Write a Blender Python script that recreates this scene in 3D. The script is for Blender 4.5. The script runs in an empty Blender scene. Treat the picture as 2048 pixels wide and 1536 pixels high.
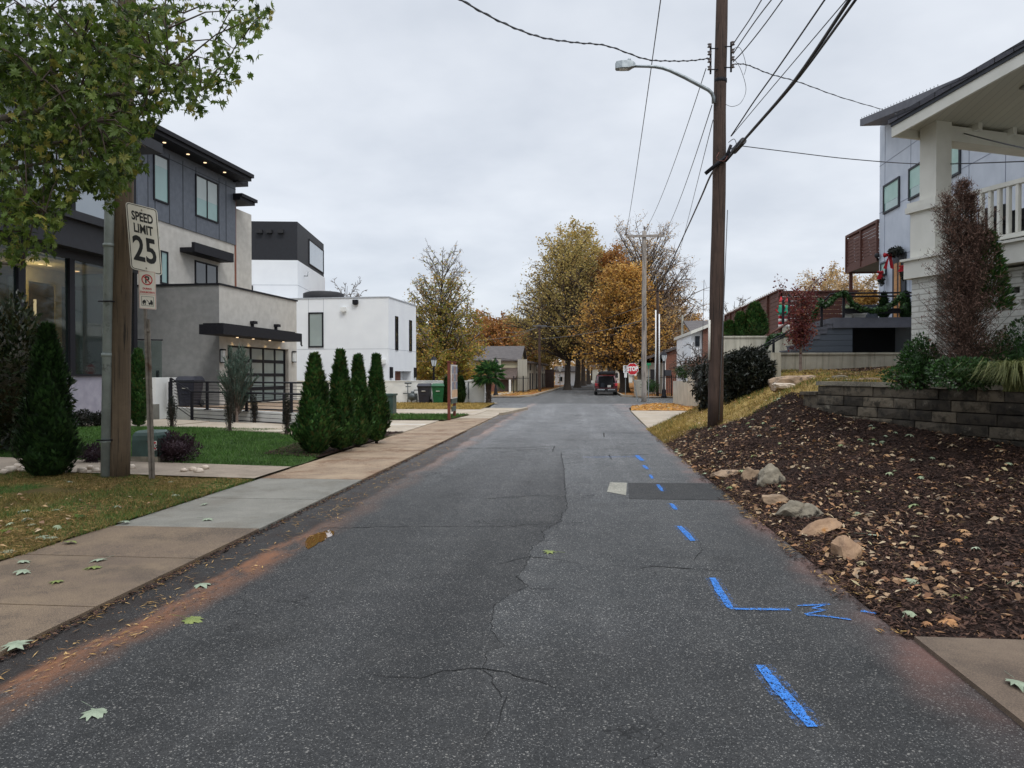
import bpy, bmesh, math, random
from mathutils import Vector, Matrix, noise
R = math.radians
sc = bpy.context.scene
COL = sc.collection
rng = random.Random(7)

# ------------------------------------------------------------------ camera
F = 1480.0; EYE = 1.7; YAW = R(5.36); PITCH = math.atan(18 / F)
cam = bpy.data.cameras.new('camera'); camo = bpy.data.objects.new('camera', cam); COL.objects.link(camo)
cam.sensor_width = 36; cam.lens = F / 2048 * 36; cam.clip_start = .05; cam.clip_end = 3000
camo.location = (0, 0, EYE); camo.rotation_euler = (R(90) - PITCH, 0, YAW)
sc.camera = camo
# ------------------------------------------------------------------ sky and light (overcast)
SUN_EL, SUN_ROT = R(52), R(150)
w = bpy.data.worlds.new('World'); sc.world = w; w.use_nodes = True
nt = w.node_tree; nt.nodes.clear()
def wn(t): return nt.nodes.new(t)
out = wn('ShaderNodeOutputWorld'); bgs = wn('ShaderNodeBackground'); bgc = wn('ShaderNodeBackground'); addw = wn('ShaderNodeAddShader')
sky = wn('ShaderNodeTexSky'); sky.sky_type = 'NISHITA'; sky.sun_disc = False; sky.sun_elevation = SUN_EL; sky.sun_rotation = SUN_ROT
nt.links.new(sky.outputs[0], bgs.inputs[0]); bgs.inputs[1].default_value = .012
tc = wn('ShaderNodeTexCoord'); sep = wn('ShaderNodeSeparateXYZ'); nt.links.new(tc.outputs['Generated'], sep.inputs[0])
# project the direction on a cloud layer
zz = wn('ShaderNodeMath'); zz.operation = 'ADD'; zz.inputs[1].default_value = .22; nt.links.new(sep.outputs[2], zz.inputs[0])
dv = []
for k in (0, 1):
    d = wn('ShaderNodeMath'); d.operation = 'DIVIDE'; nt.links.new(sep.outputs[k], d.inputs[0]); nt.links.new(zz.outputs[0], d.inputs[1]); dv.append(d)
cmb = wn('ShaderNodeCombineXYZ'); nt.links.new(dv[0].outputs[0], cmb.inputs[0]); nt.links.new(dv[1].outputs[0], cmb.inputs[1])
nz = wn('ShaderNodeTexNoise'); nz.inputs['Scale'].default_value = 1.7; nz.inputs['Detail'].default_value = 5; nz.inputs['Roughness'].default_value = .52
nt.links.new(cmb.outputs[0], nz.inputs['Vector'])
cr = wn('ShaderNodeValToRGB'); nt.links.new(nz.outputs['Fac'], cr.inputs[0])
cr.color_ramp.elements[0].position = .36; cr.color_ramp.elements[0].color = (.585, .625, .69, 1)
cr.color_ramp.elements[1].position = .66; cr.color_ramp.elements[1].color = (.735, .77, .825, 1)
mr = wn('ShaderNodeMapRange'); mr.interpolation_type = 'SMOOTHSTEP'
for i, v in enumerate((.42, 1.0, 1.0, 2.6)): mr.inputs[i + 1].default_value = v
nt.links.new(sep.outputs[2], mr.inputs[0])
nt.links.new(cr.outputs[0], bgc.inputs[0]); nt.links.new(mr.outputs[0], bgc.inputs[1])
nt.links.new(bgs.outputs[0], addw.inputs[0]); nt.links.new(bgc.outputs[0], addw.inputs[1]); nt.links.new(addw.outputs[0], out.inputs[0])
sl = bpy.data.lights.new('sun', 'SUN'); sl.energy = 1.15; sl.angle = R(15); sl.color = (1, .97, .93)
so = bpy.data.objects.new('sun', sl); COL.objects.link(so)
# behind the camera, slightly to its right
sd = Vector((math.sin(SUN_ROT) * math.cos(SUN_EL), math.cos(SUN_ROT) * math.cos(SUN_EL), math.sin(SUN_EL)))
so.rotation_euler = sd.to_track_quat('Z', 'Y').to_euler(); so.location = (0, -5, 30)
sc.view_settings.view_transform = 'Standard'; sc.view_settings.look = 'None'; sc.view_settings.gamma = 1
sc.view_settings.exposure = 0.10; sc.view_settings.use_curve_mapping = False
sc.cycles.use_denoising = True; sc.cycles.max_bounces = 6; sc.cycles.diffuse_bounces = 3; sc.cycles.glossy_bounces = 3
sc.cycles.transparent_max_bounces = 12; sc.cycles.transmission_bounces = 4

# ------------------------------------------------------------------ pixel -> world helpers (source pixels 2048x1536)
MC = Matrix.Rotation(YAW, 3, 'Z') @ Matrix.Rotation(-PITCH, 3, 'X')
MCI = MC.inverted()
def ray(px, py): return MC @ Vector(((px - 1024) / F, 1, -(py - 768) / F))
def P(px, py, Y):
    d = ray(px, py); return Vector((0, 0, EYE)) + d * (Y / d.y)
def G(px, py, z=0.0):
    d = ray(px, py); t = (z - EYE) / d.z; return Vector((0, 0, EYE)) + d * t
def X(px, Y): return P(px, 750, Y).x
def Z(px, py, Y): return P(px, py, Y).z
def proj(p):
    q = MCI @ (Vector(p) - Vector((0, 0, EYE)))
    if q.y <= .01: return None
    return (1024 + q.x / q.y * F, 768 - q.z / q.y * F)
class Frame:
    """wall frame: s runs away from the camera (angle clockwise from +Y), n to the right of it"""
    def __init__(f, o, ang):
        a = R(ang); f.o = Vector((o[0], o[1], 0)); f.s = Vector((math.sin(a), math.cos(a), 0)); f.n = Vector((math.cos(a), -math.sin(a), 0))
    def __call__(f, s, n, z): return f.o + f.s * s + f.n * n + Vector((0, 0, z))
    def _hit(f, px, py, nv, off):
        d = ray(px, py); t = (off - nv.dot(Vector((0, 0, EYE)) - f.o)) / nv.dot(d); return Vector((0, 0, EYE)) + d * t
    def side(f, px, py, n=0.0):      # plane n = const -> (s, z)
        p = f._hit(px, py, f.n, n); return ((p - f.o).dot(f.s), p.z)
    def front(f, px, py, s=0.0):     # plane s = const -> (n, z)
        p = f._hit(px, py, f.s, s); return ((p - f.o).dot(f.n), p.z)
WORLD = lambda a, b, c: Vector((a, b, c))

# ------------------------------------------------------------------ materials
def hx(h):
    h = h.lstrip('#'); v = [int(h[i:i + 2], 16) / 255 for i in (0, 2, 4)]
    return tuple(x / 12.92 if x <= .04045 else ((x + .055) / 1.055) ** 2.4 for x in v)
def C4(c): c = hx(c) if isinstance(c, str) else c; return (c[0], c[1], c[2], 1)
class NT:
    def __init__(s, name):
        s.m = bpy.data.materials.new(name); s.m.use_nodes = True; s.t = s.m.node_tree; s.b = s.t.nodes['Principled BSDF']; s.o = s.t.nodes['Material Output']
    def n(s, t, **kw):
        x = s.t.nodes.new(t)
        for k, v in kw.items(): setattr(x, k, v)
        return x
    def l(s, a, b): s.t.links.new(a, b)
    def pos(s): return s.n('ShaderNodeNewGeometry').outputs['Position']
    def obj(s): return s.n('ShaderNodeTexCoord').outputs['Object']
    def uv(s): return s.n('ShaderNodeTexCoord').outputs['UV']
    def noise(s, vec, scale, detail=4, rough=.55, dist=0):
        x = s.n('ShaderNodeTexNoise'); x.inputs['Scale'].default_value = scale; x.inputs['Detail'].default_value = detail
        x.inputs['Roughness'].default_value = rough; x.inputs['Distortion'].default_value = dist
        if vec is not None: s.l(vec, x.inputs['Vector'])
        return x.outputs['Fac']
    def vor(s, vec, scale, feature='F1', out='Distance'):
        x = s.n('ShaderNodeTexVoronoi', feature=feature); x.inputs['Scale'].default_value = scale; s.l(vec, x.inputs['Vector']); return x.outputs[out]
    def ramp(s, fac, stops, interp='LINEAR'):
        x = s.n('ShaderNodeValToRGB'); s.l(fac, x.inputs[0]); r = x.color_ramp; r.interpolation = interp
        while len(r.elements) < len(stops): r.elements.new(.5)
        for e, (p, c) in zip(r.elements, stops): e.position = p; e.color = C4(c) if not isinstance(c, (int, float)) else (c, c, c, 1)
        return x.outputs[0]
    def mix(s, fac, a, b, mode='MIX'):
        x = s.n('ShaderNodeMix', data_type='RGBA', blend_type=mode)
        for v, i in ((fac, 0), (a, 6), (b, 7)):
            if isinstance(v, (int, float)): x.inputs[i].default_value = v if i == 0 else (v, v, v, 1)
            elif isinstance(v, (tuple, str)): x.inputs[i].default_value = C4(v)
            else: s.l(v, x.inputs[i])
        return x.outputs[2]
    def math(s, op, a, b=None, c=None, clamp=False):
        x = s.n('ShaderNodeMath', operation=op); x.use_clamp = clamp
        for i, v in enumerate((a, b, c)):
            if v is None: continue
            if isinstance(v, (int, float)): x.inputs[i].default_value = v
            else: s.l(v, x.inputs[i])
        return x.outputs[0]
    def mr(s, v, a, b, c=0, d=1, smooth=True):
        x = s.n('ShaderNodeMapRange'); x.interpolation_type = 'SMOOTHSTEP' if smooth else 'LINEAR'; s.l(v, x.inputs[0])
        for i, q in enumerate((a, b, c, d)): x.inputs[i + 1].default_value = q
        return x.outputs[0]
    def scale(s, vec, v):
        x = s.n('ShaderNodeMapping'); x.inputs['Scale'].default_value = v; s.l(vec, x.inputs[0]); return x.outputs[0]
    def bump(s, h, strength=.4, dist=.01):
        x = s.n('ShaderNodeBump'); x.inputs['Strength'].default_value = strength; x.inputs['Distance'].default_value = dist
        s.l(h, x.inputs['Height']); s.l(x.outputs[0], s.b.inputs['Normal'])
    def col(s, c):
        if isinstance(c, (tuple, str)): s.b.inputs['Base Color'].default_value = C4(c)
        else: s.l(c, s.b.inputs['Base Color'])
    def rough(s, r):
        if isinstance(r, (int, float)): s.b.inputs['Roughness'].default_value = r
        else: s.l(r, s.b.inputs['Roughness'])
def pm(name, a, b=None, scale=6, rough=.75, bump=0, bscale=60, metal=0, stretch=None, spec=.5, detail=5, lo=.35, hi=.65, extra=None):
    t = NT(name); v = t.obj()
    if stretch: v = t.scale(v, stretch)
    if b is None:
        ca = C4(a)[:3]; b = tuple(min(1, x * 1.14) for x in ca); a = tuple(x * .9 for x in ca)
    c = t.ramp(t.noise(v, scale, detail), [(lo, a), (hi, b)])
    if extra:                                                # (colour, scale, threshold, softness): blotches
        e = t.mr(t.noise(v, extra[1], 6, .6), extra[2], extra[2] + extra[3]); c = t.mix(e, c, extra[0])
    t.col(c); t.rough(rough); t.b.inputs['Metallic'].default_value = metal; t.b.inputs['Specular IOR Level'].default_value = spec
    if bump: t.bump(t.noise(v, bscale, 4), bump, .01)
    return t.m
def emis(name, col, e):
    t = NT(name); t.col(col); t.b.inputs['Emission Color'].default_value = C4(col); t.b.inputs['Emission Strength'].default_value = e; return t.m
def leafmat(name, cols, rough=.55, trans=.35, patch=.8):
    t = NT(name); g = t.n('ShaderNodeNewGeometry')
    st = [(i / (len(cols) - 1) if len(cols) > 1 else 0, c) for i, c in enumerate(cols)]
    c = t.ramp(g.outputs['Random Per Island'], st)
    n_ = t.noise(g.outputs['Position'], patch, 2); hs = t.n('ShaderNodeHueSaturation'); hs.inputs['Saturation'].default_value = 1
    t.l(t.mr(n_, .3, .7, .82, 1.2), hs.inputs['Value']); t.l(c, hs.inputs['Color']); c = hs.outputs[0]
    t.col(c); t.rough(rough); t.b.inputs['Specular IOR Level'].default_value = .35
    if trans:
        tr = t.n('ShaderNodeBsdfTranslucent'); t.l(c, tr.inputs[0]); mx = t.n('ShaderNodeMixShader'); mx.inputs[0].default_value = trans
        t.l(t.b.outputs[0], mx.inputs[1]); t.l(tr.outputs[0], mx.inputs[2]); t.l(mx.outputs[0], t.o.inputs[0])
    return t.m
def brickmat(name, a, b, mortar, bw, bh, rough=.85, bump=.5, msize=.012, blot=None):
    t = NT(name); x = t.n('ShaderNodeTexBrick'); t.l(t.uv(), x.inputs['Vector'])
    x.inputs['Color1'].default_value = C4(a); x.inputs['Color2'].default_value = C4(b); x.inputs['Mortar'].default_value = C4(mortar)
    x.inputs['Scale'].default_value = 1; x.inputs['Brick Width'].default_value = bw; x.inputs['Row Height'].default_value = bh
    x.inputs['Mortar Size'].default_value = msize; x.inputs['Mortar Smooth'].default_value = .15; x.inputs['Bias'].default_value = 0
    c = t.mix(t.mr(t.noise(t.uv(), 9, 5), .35, .7, 0, .35), x.outputs[0], tuple(q * .6 for q in C4(a)[:3]))
    if blot: c = t.mix(t.mr(t.noise(t.uv(), 2.2, 6), blot[1], blot[1] + .1, 0, .8), c, blot[0])
    t.col(c); t.rough(rough)
    h = t.math('ADD', t.math('MULTIPLY', x.outputs['Fac'], -1), t.math('MULTIPLY', t.noise(t.uv(), 30, 4), .5)); t.bump(h, bump, .012)
    return t.m
def linemat(name, a, b, pitch, axis='v', lw=.08, dark=.45, rough=.6, grain=None, bump=.5):
    """boards: dark grooves every pitch metres along u or v"""
    t = NT(name); s = t.n('ShaderNodeSeparateXYZ'); t.l(t.uv(), s.inputs[0])
    v = s.outputs[1 if axis == 'v' else 0]
    q = t.math('DIVIDE', v, pitch); fr = t.math('FRACT', q); g = t.math('LESS_THAN', fr, lw)
    fl = t.math('FLOOR', q); wn_ = t.n('ShaderNodeTexWhiteNoise', noise_dimensions='1D'); t.l(fl, wn_.inputs['W'])
    gs = grain or ((1.5, 30, 1) if axis == 'v' else (30, 1.5, 1))
    nn = t.noise(t.scale(t.uv(), gs), 1.0, 5)
    fac = t.math('ADD', t.math('MULTIPLY', wn_.outputs[0], .5), t.math('MULTIPLY', nn, .6), clamp=True)
    c = t.mix(fac, a, b); c = t.mix(t.math('MULTIPLY', g, 1 - dark), c, (0, 0, 0))
    t.col(c); t.rough(rough); t.bump(t.math('SUBTRACT', t.math('MULTIPLY', nn, .15), g), bump, .01)
    return t.m
def glassmat(name, col, rough=.04, alpha=None, spec=.8):
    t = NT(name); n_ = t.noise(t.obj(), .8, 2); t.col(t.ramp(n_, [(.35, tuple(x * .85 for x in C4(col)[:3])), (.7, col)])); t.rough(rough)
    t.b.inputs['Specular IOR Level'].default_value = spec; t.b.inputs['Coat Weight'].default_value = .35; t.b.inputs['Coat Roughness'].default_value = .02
    if alpha is not None:
        tr = t.n('ShaderNodeBsdfTransparent'); tr.inputs[0].default_value = (.8, .86, .84, 1)
        mx = t.n('ShaderNodeMixShader'); mx.inputs[0].default_value = alpha
        t.l(tr.outputs[0], mx.inputs[1]); t.l(t.b.outputs[0], mx.inputs[2]); t.l(mx.outputs[0], t.o.inputs[0])
    return t.m

XL, XR, XS = -3.48, 2.08, -5.17    # left road edge, right road edge, outer edge of the sidewalk
def asphalt(name, tone=1.0, dirt=True):
    t = NT(name); p = t.pos(); s = t.n('ShaderNodeSeparateXYZ'); t.l(p, s.inputs[0])
    big = t.noise(t.scale(p, (1.1, .28, 1)), 1, 6, .65); mid = t.noise(p, 3.0, 5, .6)
    base = t.mix(t.mr(big, .35, .65), tuple(tone * x for x in (.022, .0225, .0225)), tuple(tone * x for x in (.041, .0415, .0415)))
    base = t.mix(t.mr(mid, .42, .7, 0, .35), base, tuple(tone * x for x in (.060, .058, .055)))
    # aggregate
    vd = t.n('ShaderNodeTexVoronoi'); vd.inputs['Scale'].default_value = 125; t.l(p, vd.inputs['Vector'])
    sp = t.n('ShaderNodeSeparateColor'); t.l(vd.outputs['Color'], sp.inputs[0])
    stone = t.math('MULTIPLY', t.math('LESS_THAN', vd.outputs['Distance'], .42), t.mr(sp.outputs[0], .55, 1.0, 0, 1))
    base = t.mix(t.math('MULTIPLY', stone, .85), base, tuple(tone * x for x in (.20, .196, .185)))
    v2 = t.n('ShaderNodeTexVoronoi'); v2.inputs['Scale'].default_value = 52; t.l(p, v2.inputs['Vector']); s2 = t.n('ShaderNodeSeparateColor'); t.l(v2.outputs['Color'], s2.inputs[0])
    base = t.mix(t.math('MULTIPLY', t.math('LESS_THAN', v2.outputs['Distance'], .30), t.mr(s2.outputs[2], .86, .99, 0, .8)), base, tuple(tone * x for x in (.22, .21, .19)))
    darkp = t.math('MULTIPLY', t.math('LESS_THAN', sp.outputs[1], .3), .55)
    base = t.mix(darkp, base, (.012, .012, .012))
    # fine map cracks, worn wheel tracks and oily patches
    vp = t.n('ShaderNodeVectorMath', operation='ADD'); t.l(p, vp.inputs[0]); nd = t.n('ShaderNodeTexNoise'); nd.inputs['Scale'].default_value = 2.2; nd.inputs['Detail'].default_value = 4; t.l(p, nd.inputs['Vector'])
    sc_ = t.n('ShaderNodeVectorMath', operation='SCALE'); sc_.inputs['Scale'].default_value = .9; t.l(nd.outputs['Color'], sc_.inputs[0]); t.l(sc_.outputs[0], vp.inputs[1])
    ed = t.vor(t.scale(vp.outputs[0], (.9, .55, 1)), 1.0, 'DISTANCE_TO_EDGE'); ck = t.math('MULTIPLY', t.mr(ed, .002, .008, 1, 0), t.mr(t.noise(p, .45, 3), .5, .6, 0, .8))
    base = t.mix(ck, base, (.010, .010, .010))
    trk = t.noise(t.scale(p, (1.5, .05, 1)), 1, 3, .5); base = t.mix(t.mr(trk, .48, .62, 0, .35), base, t.mix(1, base, (1.5, 1.5, 1.5), 'MULTIPLY'))
    oil = t.noise(p, .8, 5, .65); base = t.mix(t.mr(oil, .56, .70, 0, .4), base, t.mix(1, base, (.5, .49, .47), 'MULTIPLY'))
    rough = t.mr(big, .35, .65, .62, .8)
    if dirt:
        wob = t.math('MULTIPLY', t.math('SUBTRACT', t.noise(p, .9, 5), .5), .5)
        xx = t.math('SUBTRACT', t.math('ADD', s.outputs[0], wob), t.mr(s.outputs[1], 3.6, 7.8, -.06, .2, False))
        cr1 = t.mr(xx, XL - .3, XL + .02, 0, 1); cr2 = t.mr(xx, XL + .32, XL + .42, 1, 0)
        gut = t.math('MULTIPLY', cr1, cr2)                     # damp dark gutter
        gut = t.math('MULTIPLY', gut, t.mr(s.outputs[1], 30, 40, 1, 0))
        base = t.mix(t.math('MULTIPLY', gut, t.mr(mid, .35, .65, .45, .9)), base, (.022, .0165, .014))
        band = t.math('MULTIPLY', t.mr(xx, XL + .28, XL + .40, 0, 1), t.mr(xx, XL + .44, XL + .78, 1, 0))
        band = t.math('MULTIPLY', band, t.mr(s.outputs[1], 6.8, 8.6, 1, .18))
        band = t.math('MULTIPLY', band, t.mr(t.noise(t.scale(p, (2.4, .8, 1)), 1, 6, .75), .36, .58, .05, 1))
        base = t.mix(t.math('MULTIPLY', band, .95), base, (.20, .090, .046))
        xr = t.math('ADD', s.outputs[0], t.math('MULTIPLY', t.math('SUBTRACT', t.noise(p, 1.1, 5), .5), .5))
        rb = t.math('MULTIPLY', t.mr(xr, XR - .42, XR - .02, 0, 1), t.mr(t.noise(p, .5, 4), .44, .62, .12, 1))
        rb = t.math('MULTIPLY', rb, t.mr(s.outputs[1], 12, 20, 1, .2))
        base = t.mix(t.math('MULTIPLY', rb, .65), base, (.17, .085, .065))
    t.col(base); t.rough(rough); t.b.inputs['Specular IOR Level'].default_value = .22
    h = t.math('ADD', t.math('MULTIPLY', vd.outputs['Distance'], -.8), t.math('MULTIPLY', t.noise(p, 40, 3), .6))
    t.bump(h, .55, .006)
    return t.m
def concrete(name, a, b, stain=None, grit=.5, gs=120, rough=.85, amt=.5):
    t = NT(name); p = t.pos(); c = t.ramp(t.noise(p, 1.3, 6, .7), [(.36, a), (.62, b)])
    if stain: c = t.mix(t.mr(t.noise(p, 1.1, 8, .75), .47, .62, 0, amt), c, stain)
    g = t.noise(p, gs, 3, .8); c = t.mix(t.mr(g, .5, .64, 0, grit), c, tuple(min(.9, x * 1.6) for x in C4(b)[:3])); c = t.mix(t.mr(g, .36, .48, grit, 0), c, tuple(x * .4 for x in C4(a)[:3]))
    t.col(c); t.rough(rough); t.bump(g, .35, .004); return t.m
def ground_mat(name, cols, scale=3, fine=40, bump=.8, rough=.95, dist=.02, mid=None):
    t = NT(name); p = t.pos(); n1 = t.noise(p, scale, 6, .65); n2 = t.noise(p, fine, 5, .7)
    f = t.math('ADD', t.math('MULTIPLY', n1, .5), t.math('MULTIPLY', n2, .5))
    k = len(cols); c = t.ramp(f, [(.34 + .32 * i / (k - 1), q) for i, q in enumerate(cols)])
    if mid: c = t.mix(t.mr(t.noise(p, mid[1], 5, .6), mid[2], mid[2] + .12, 0, .9), c, mid[0])
    t.col(c); t.rough(rough); t.b.inputs['Specular IOR Level'].default_value = .2; t.bump(n2, bump, dist); return t.m
def concwall(name, a, b, streak):
    """weathered cast concrete with water streaks"""
    t = NT(name); v = t.uv(); c = t.ramp(t.noise(v, 1.6, 6, .6), [(.3, a), (.7, b)])
    st = t.noise(t.scale(v, (7, .5, 1)), 1, 5, .6); c = t.mix(t.mr(st, .46, .66, 0, .42), c, streak)
    t.col(c); t.rough(.9); t.bump(t.noise(v, 40, 4), .3, .006); return t.m

M = {}
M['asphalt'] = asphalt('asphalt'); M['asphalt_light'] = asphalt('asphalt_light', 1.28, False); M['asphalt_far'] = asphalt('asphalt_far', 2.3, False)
M['asphalt_patch'] = asphalt('asphalt_patch', .95, False)
M['crack'] = pm('crack', (.006, .006, .006), rough=1)
M['walk_brown'] = concrete('walk_brown', '#584a3f', '#74634f', '#3d342c', .9, 150, amt=.7)
M['walk_grey'] = concrete('walk_grey', '#6c6a62', '#807d74', '#5c5548', .5, 120)
M['walk_tan'] = concrete('walk_tan', '#786553', '#9c8870', '#6a4d36', .6, 110, amt=.9)
M['walk_pale'] = concrete('walk_pale', '#958977', '#ada08e', '#93836d', .3, 90)
M['walk_path'] = concrete('walk_path', '#7d7062', '#958776', '#625547', .4, 100)
M['drive'] = concrete('drive', '#9c907f', '#b3a796', '#a08c72', .25, 80)
M['joint'] = pm('joint', (.085, .065, .045), rough=1)
M['soil'] = ground_mat('soil', ['#2c211a', '#4a382b', '#6a4f3a'], 2)
M['lawn_soil'] = ground_mat('lawn_soil', ['#212c15', '#34461e', '#48592e'], 3)
M['verge_soil'] = ground_mat('verge_soil', ['#2a2417', '#564a26', '#7d6a3c'], 2.2, 50, mid=('#3d4a1c', .8, .5))
M['dry_soil'] = ground_mat('dry_soil', ['#5e5030', '#947c48', '#b69f68'], 2.2, 50, mid=('#57602a', .6, .55))
M['mulch'] = ground_mat('mulch', ['#150e0b', '#2e1f19', '#4a372c'], 3, 55, 1.0, dist=.04)
M['leafy'] = ground_mat('leafy', ['#5b3a1c', '#a06a30', '#cf9a52', '#dcb878'], 5, 22, mid=('#7c7a38', 1.2, .58))
M['leafy_dark'] = ground_mat('leafy_dark', ['#3a2a18', '#8a5a30', '#b97f44'], 4, 22, mid=('#8d8140', 1.0, .52))
M['earth'] = ground_mat('earth', ['#3b3626', '#5c5636', '#77704a'], .3, 8)
M['blue_paint'] = None
t = NT('blue_paint'); pv = t.noise(t.pos(), 70, 4, .7); t.col(t.ramp(pv, [(.33, '#2a4f86'), (.5, '#2c7be0'), (.7, '#3c8ff0')])); t.rough(.7); M['blue_paint'] = t.m
def paint(name, lo, hi, mx):
    t = NT(name); t.col(t.ramp(t.noise(t.pos(), 30, 4, .7), [(.35, '#2a68b4'), (.6, '#3c88dc')])); t.rough(.8)
    vv = t.n('ShaderNodeTexVoronoi'); vv.inputs['Scale'].default_value = 125; t.l(t.pos(), vv.inputs['Vector']); f = t.math('ADD', t.math('MULTIPLY', t.noise(t.pos(), 26, 5, .75), .75), t.math('MULTIPLY', t.math('SUBTRACT', .6, vv.outputs['Distance']), .35))
    t.l(t.mr(f, lo, hi, 0, mx), t.b.inputs['Alpha']); return t.m
M['blue_paint'] = paint('blue_paint', .27, .42, .92); M['blue_over'] = paint('blue_overspray', .40, .62, .55)
t = NT('puddle'); t.col((.20, .095, .03)); t.rough(.03); t.b.inputs['Coat Weight'].default_value = 1; t.b.inputs['Coat Roughness'].default_value = .0; M['puddle'] = t.m
M['old_paint'] = concrete('old_paint', '#77756b', '#949184', '#55544d', .7, 60)
# buildings
M['stucco_grey'] = pm('stucco_grey', '#787876', '#858482', 4, .9, .25, 220)
M['stucco_cream'] = pm('stucco_cream', '#b4b0a8', '#c2beb6', 3, .9, .25, 220)
M['stucco_white'] = pm('stucco_white', '#e2e4e6', '#e9ebec', .8, .85, .2, 200)
M['wall_white'] = pm('wall_white', '#d6d6d2', '#e6e6e2', 1.5, .85, .2, 160)
M['stucco_lilac'] = pm('stucco_lilac', '#8d8a96', '#9c99a4', 4, .9, .2, 220)
M['siding_dark'] = pm('siding_dark', '#50565f', '#5b616b', 5, .55, .1, 90)
M['siding_black'] = pm('siding_black', '#14151b', '#1a1c23', 6, .6, .1, 60)
M['panel_blue'] = pm('panel_blue', '#b4bcc8', '#c2c9d4', 1.6, .55, .05, 60)
M['seam_dark'] = pm('seam_dark', '#34383f', rough=.7)
M['seam_blue'] = pm('seam_blue', '#858c9c', rough=.7)
M['seam_white'] = pm('seam_white', '#a9adb2', rough=.8)
M['black'] = pm('black_metal', (.007, .007, .010), (.013, .013, .017), 20, .6, .05, 200, spec=.25)
M['black_matte'] = pm('black_matte', (.01, .01, .012), (.018, .018, .02), 9, .7)
M['glass_teal'] = glassmat('glass_teal', '#7fa09b', .05)
M['glass_pale'] = glassmat('glass_pale', '#9aa5a1', .12)
M['glass_dark'] = glassmat('glass_dark', '#262c30', .04)
M['glass_clear'] = glassmat('glass_clear', '#26302f', .03, .42)
M['glass_faint'] = glassmat('glass_faint', '#4a5452', .05, .12)
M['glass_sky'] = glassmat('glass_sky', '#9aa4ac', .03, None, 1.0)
M['blind_green'] = pm('blind_green', '#9cbfb5', '#aac9c0', 2, .5)
M['room_cream'] = pm('room_cream', '#b79f6c', '#cdb684', 2, .8)
M['room_dark'] = pm('room_dark', '#3d302c', '#52413b', 3, .7)
M['room_teal'] = pm('room_teal', '#4f6b66', '#69847d', 2, .8)
M['warm'] = emis('warm_lamp', '#ffdcae', 1.7); M['warm_dim'] = emis('warm_lamp_dim', '#ffdca8', 2.0)
M['lamp_glass'] = pm('lamp_glass', '#cfd3d2', '#e2e5e4', 10, .3)
M['wood_red'] = linemat('wood_red', '#5a3228', '#6f4234', .145, 'v', .07, .25, .6)
M['wood_red_plain'] = pm('wood_red_plain', '#4c2a20', '#633a2e', 3, .6, .2, 30, stretch=(3, 3, 20))
M['wood_door'] = linemat('wood_door', '#b07a48', '#cf9a62', .16, 'v', .05, .4, .5)
M['wood_brown'] = linemat('wood_brown', '#6d3a24', '#86492d', .18, 'v', .05, .3, .5)
M['lap_dark'] = linemat('lap_dark', '#3d434b', '#484f58', .19, 'v', .08, .3, .55)
M['deck_grey'] = pm('deck_grey', '#4b4c54', '#5a5b63', 3, .6, .15, 60)
M['cream'] = pm('cream_paint', '#d4d2c8', '#dedcd3', 3, .6, .06, 60)
M['ceil'] = linemat('ceil_boards', '#b9b6a8', '#c6c3b4', .14, 'u', .05, .6, .6)
M['brick_white'] = brickmat('brick_white', '#c4c3bb', '#d0cfc8', '#a3a198', .4, .1, .7, .9, .010)
M['brick_red'] = brickmat('brick_red', '#6b3a2c', '#844a38', '#8a7a6c', .22, .075, .85, .3, .010)
M['siding_far'] = linemat('siding_far', '#a09d90', '#b5b2a5', .3, 'u', .08, .7, .7)
M['siding_cream'] = linemat('siding_cream', '#b9b296', '#c6bfa3', .16, 'v', .08, .7, .7)
M['shingle'] = brickmat('shingle', '#3c3c42', '#5a5a62', '#26262a', .3, .14, .9, .8, .010)
M['shingle_brown'] = brickmat('shingle_brown', '#50433c', '#65564d', '#3a302b', .3, .14, .9, .5, .010)
M['shingle_far'] = brickmat('shingle_far', '#565150', '#67615f', '#45413f', .3, .16, .9, .5, .010)
M['block'] = brickmat('retaining_block', '#4e483f', '#6d665a', '#100e0c', .62, .178, .95, 1.0, .014, ('#1c1b17', .5))
M['cap'] = concrete('cap_stone', '#5d574b', '#827b6c', '#312e27', .5, 60)
M['conc'] = concwall('cast_concrete', '#8f8a7c', '#aaa596', '#4a4538')
M['conc_light'] = concwall('cast_concrete_light', '#b0ac9e', '#c6c2b4', '#7a7566')
# poles, metal, wood
def polemat(name, a, b, c):
    t = NT(name); v = t.obj(); g = t.math('ADD', t.math('MULTIPLY', t.noise(t.scale(v, (26, 26, .9)), 1, 6, .65), .55), t.math('MULTIPLY', t.noise(v, 2.6, 6, .7), .45)); cc = t.ramp(g, [(.3, a), (.5, b), (.7, c)])
    cc = t.mix(t.mr(t.noise(v, 1.3, 5), .5, .75, 0, .5), cc, tuple(x * .45 for x in C4(a)[:3]))
    ck = t.noise(t.scale(v, (60, 60, 1.2)), 1, 3, .5); cc = t.mix(t.mr(ck, .60, .66, 0, .85), cc, (.01, .008, .006))
    t.col(cc); t.rough(.85); t.bump(t.math('SUBTRACT', g, t.mr(ck, .60, .66)), .8, .02); return t.m
M['pole_brown'] = polemat('pole_brown', '#30251e', '#48372e', '#5c493e')
M['pole_tan'] = polemat('pole_tan', '#45392d', '#5c4d3b', '#6f5f4a')
M['pole_grey'] = polemat('pole_grey', '#7d756c', '#999189', '#b0a89e')
M['galv'] = pm('galvanised', '#7e8588', '#9aa1a3', 9, .45, .1, 60, .6, extra=('#6a5a4c', 3, .62, .06))
M['pvc'] = pm('conduit', '#7f8683', '#98a09c', 3, .5, .05, 60, extra=('#565c58', 2, .58, .08))
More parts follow.
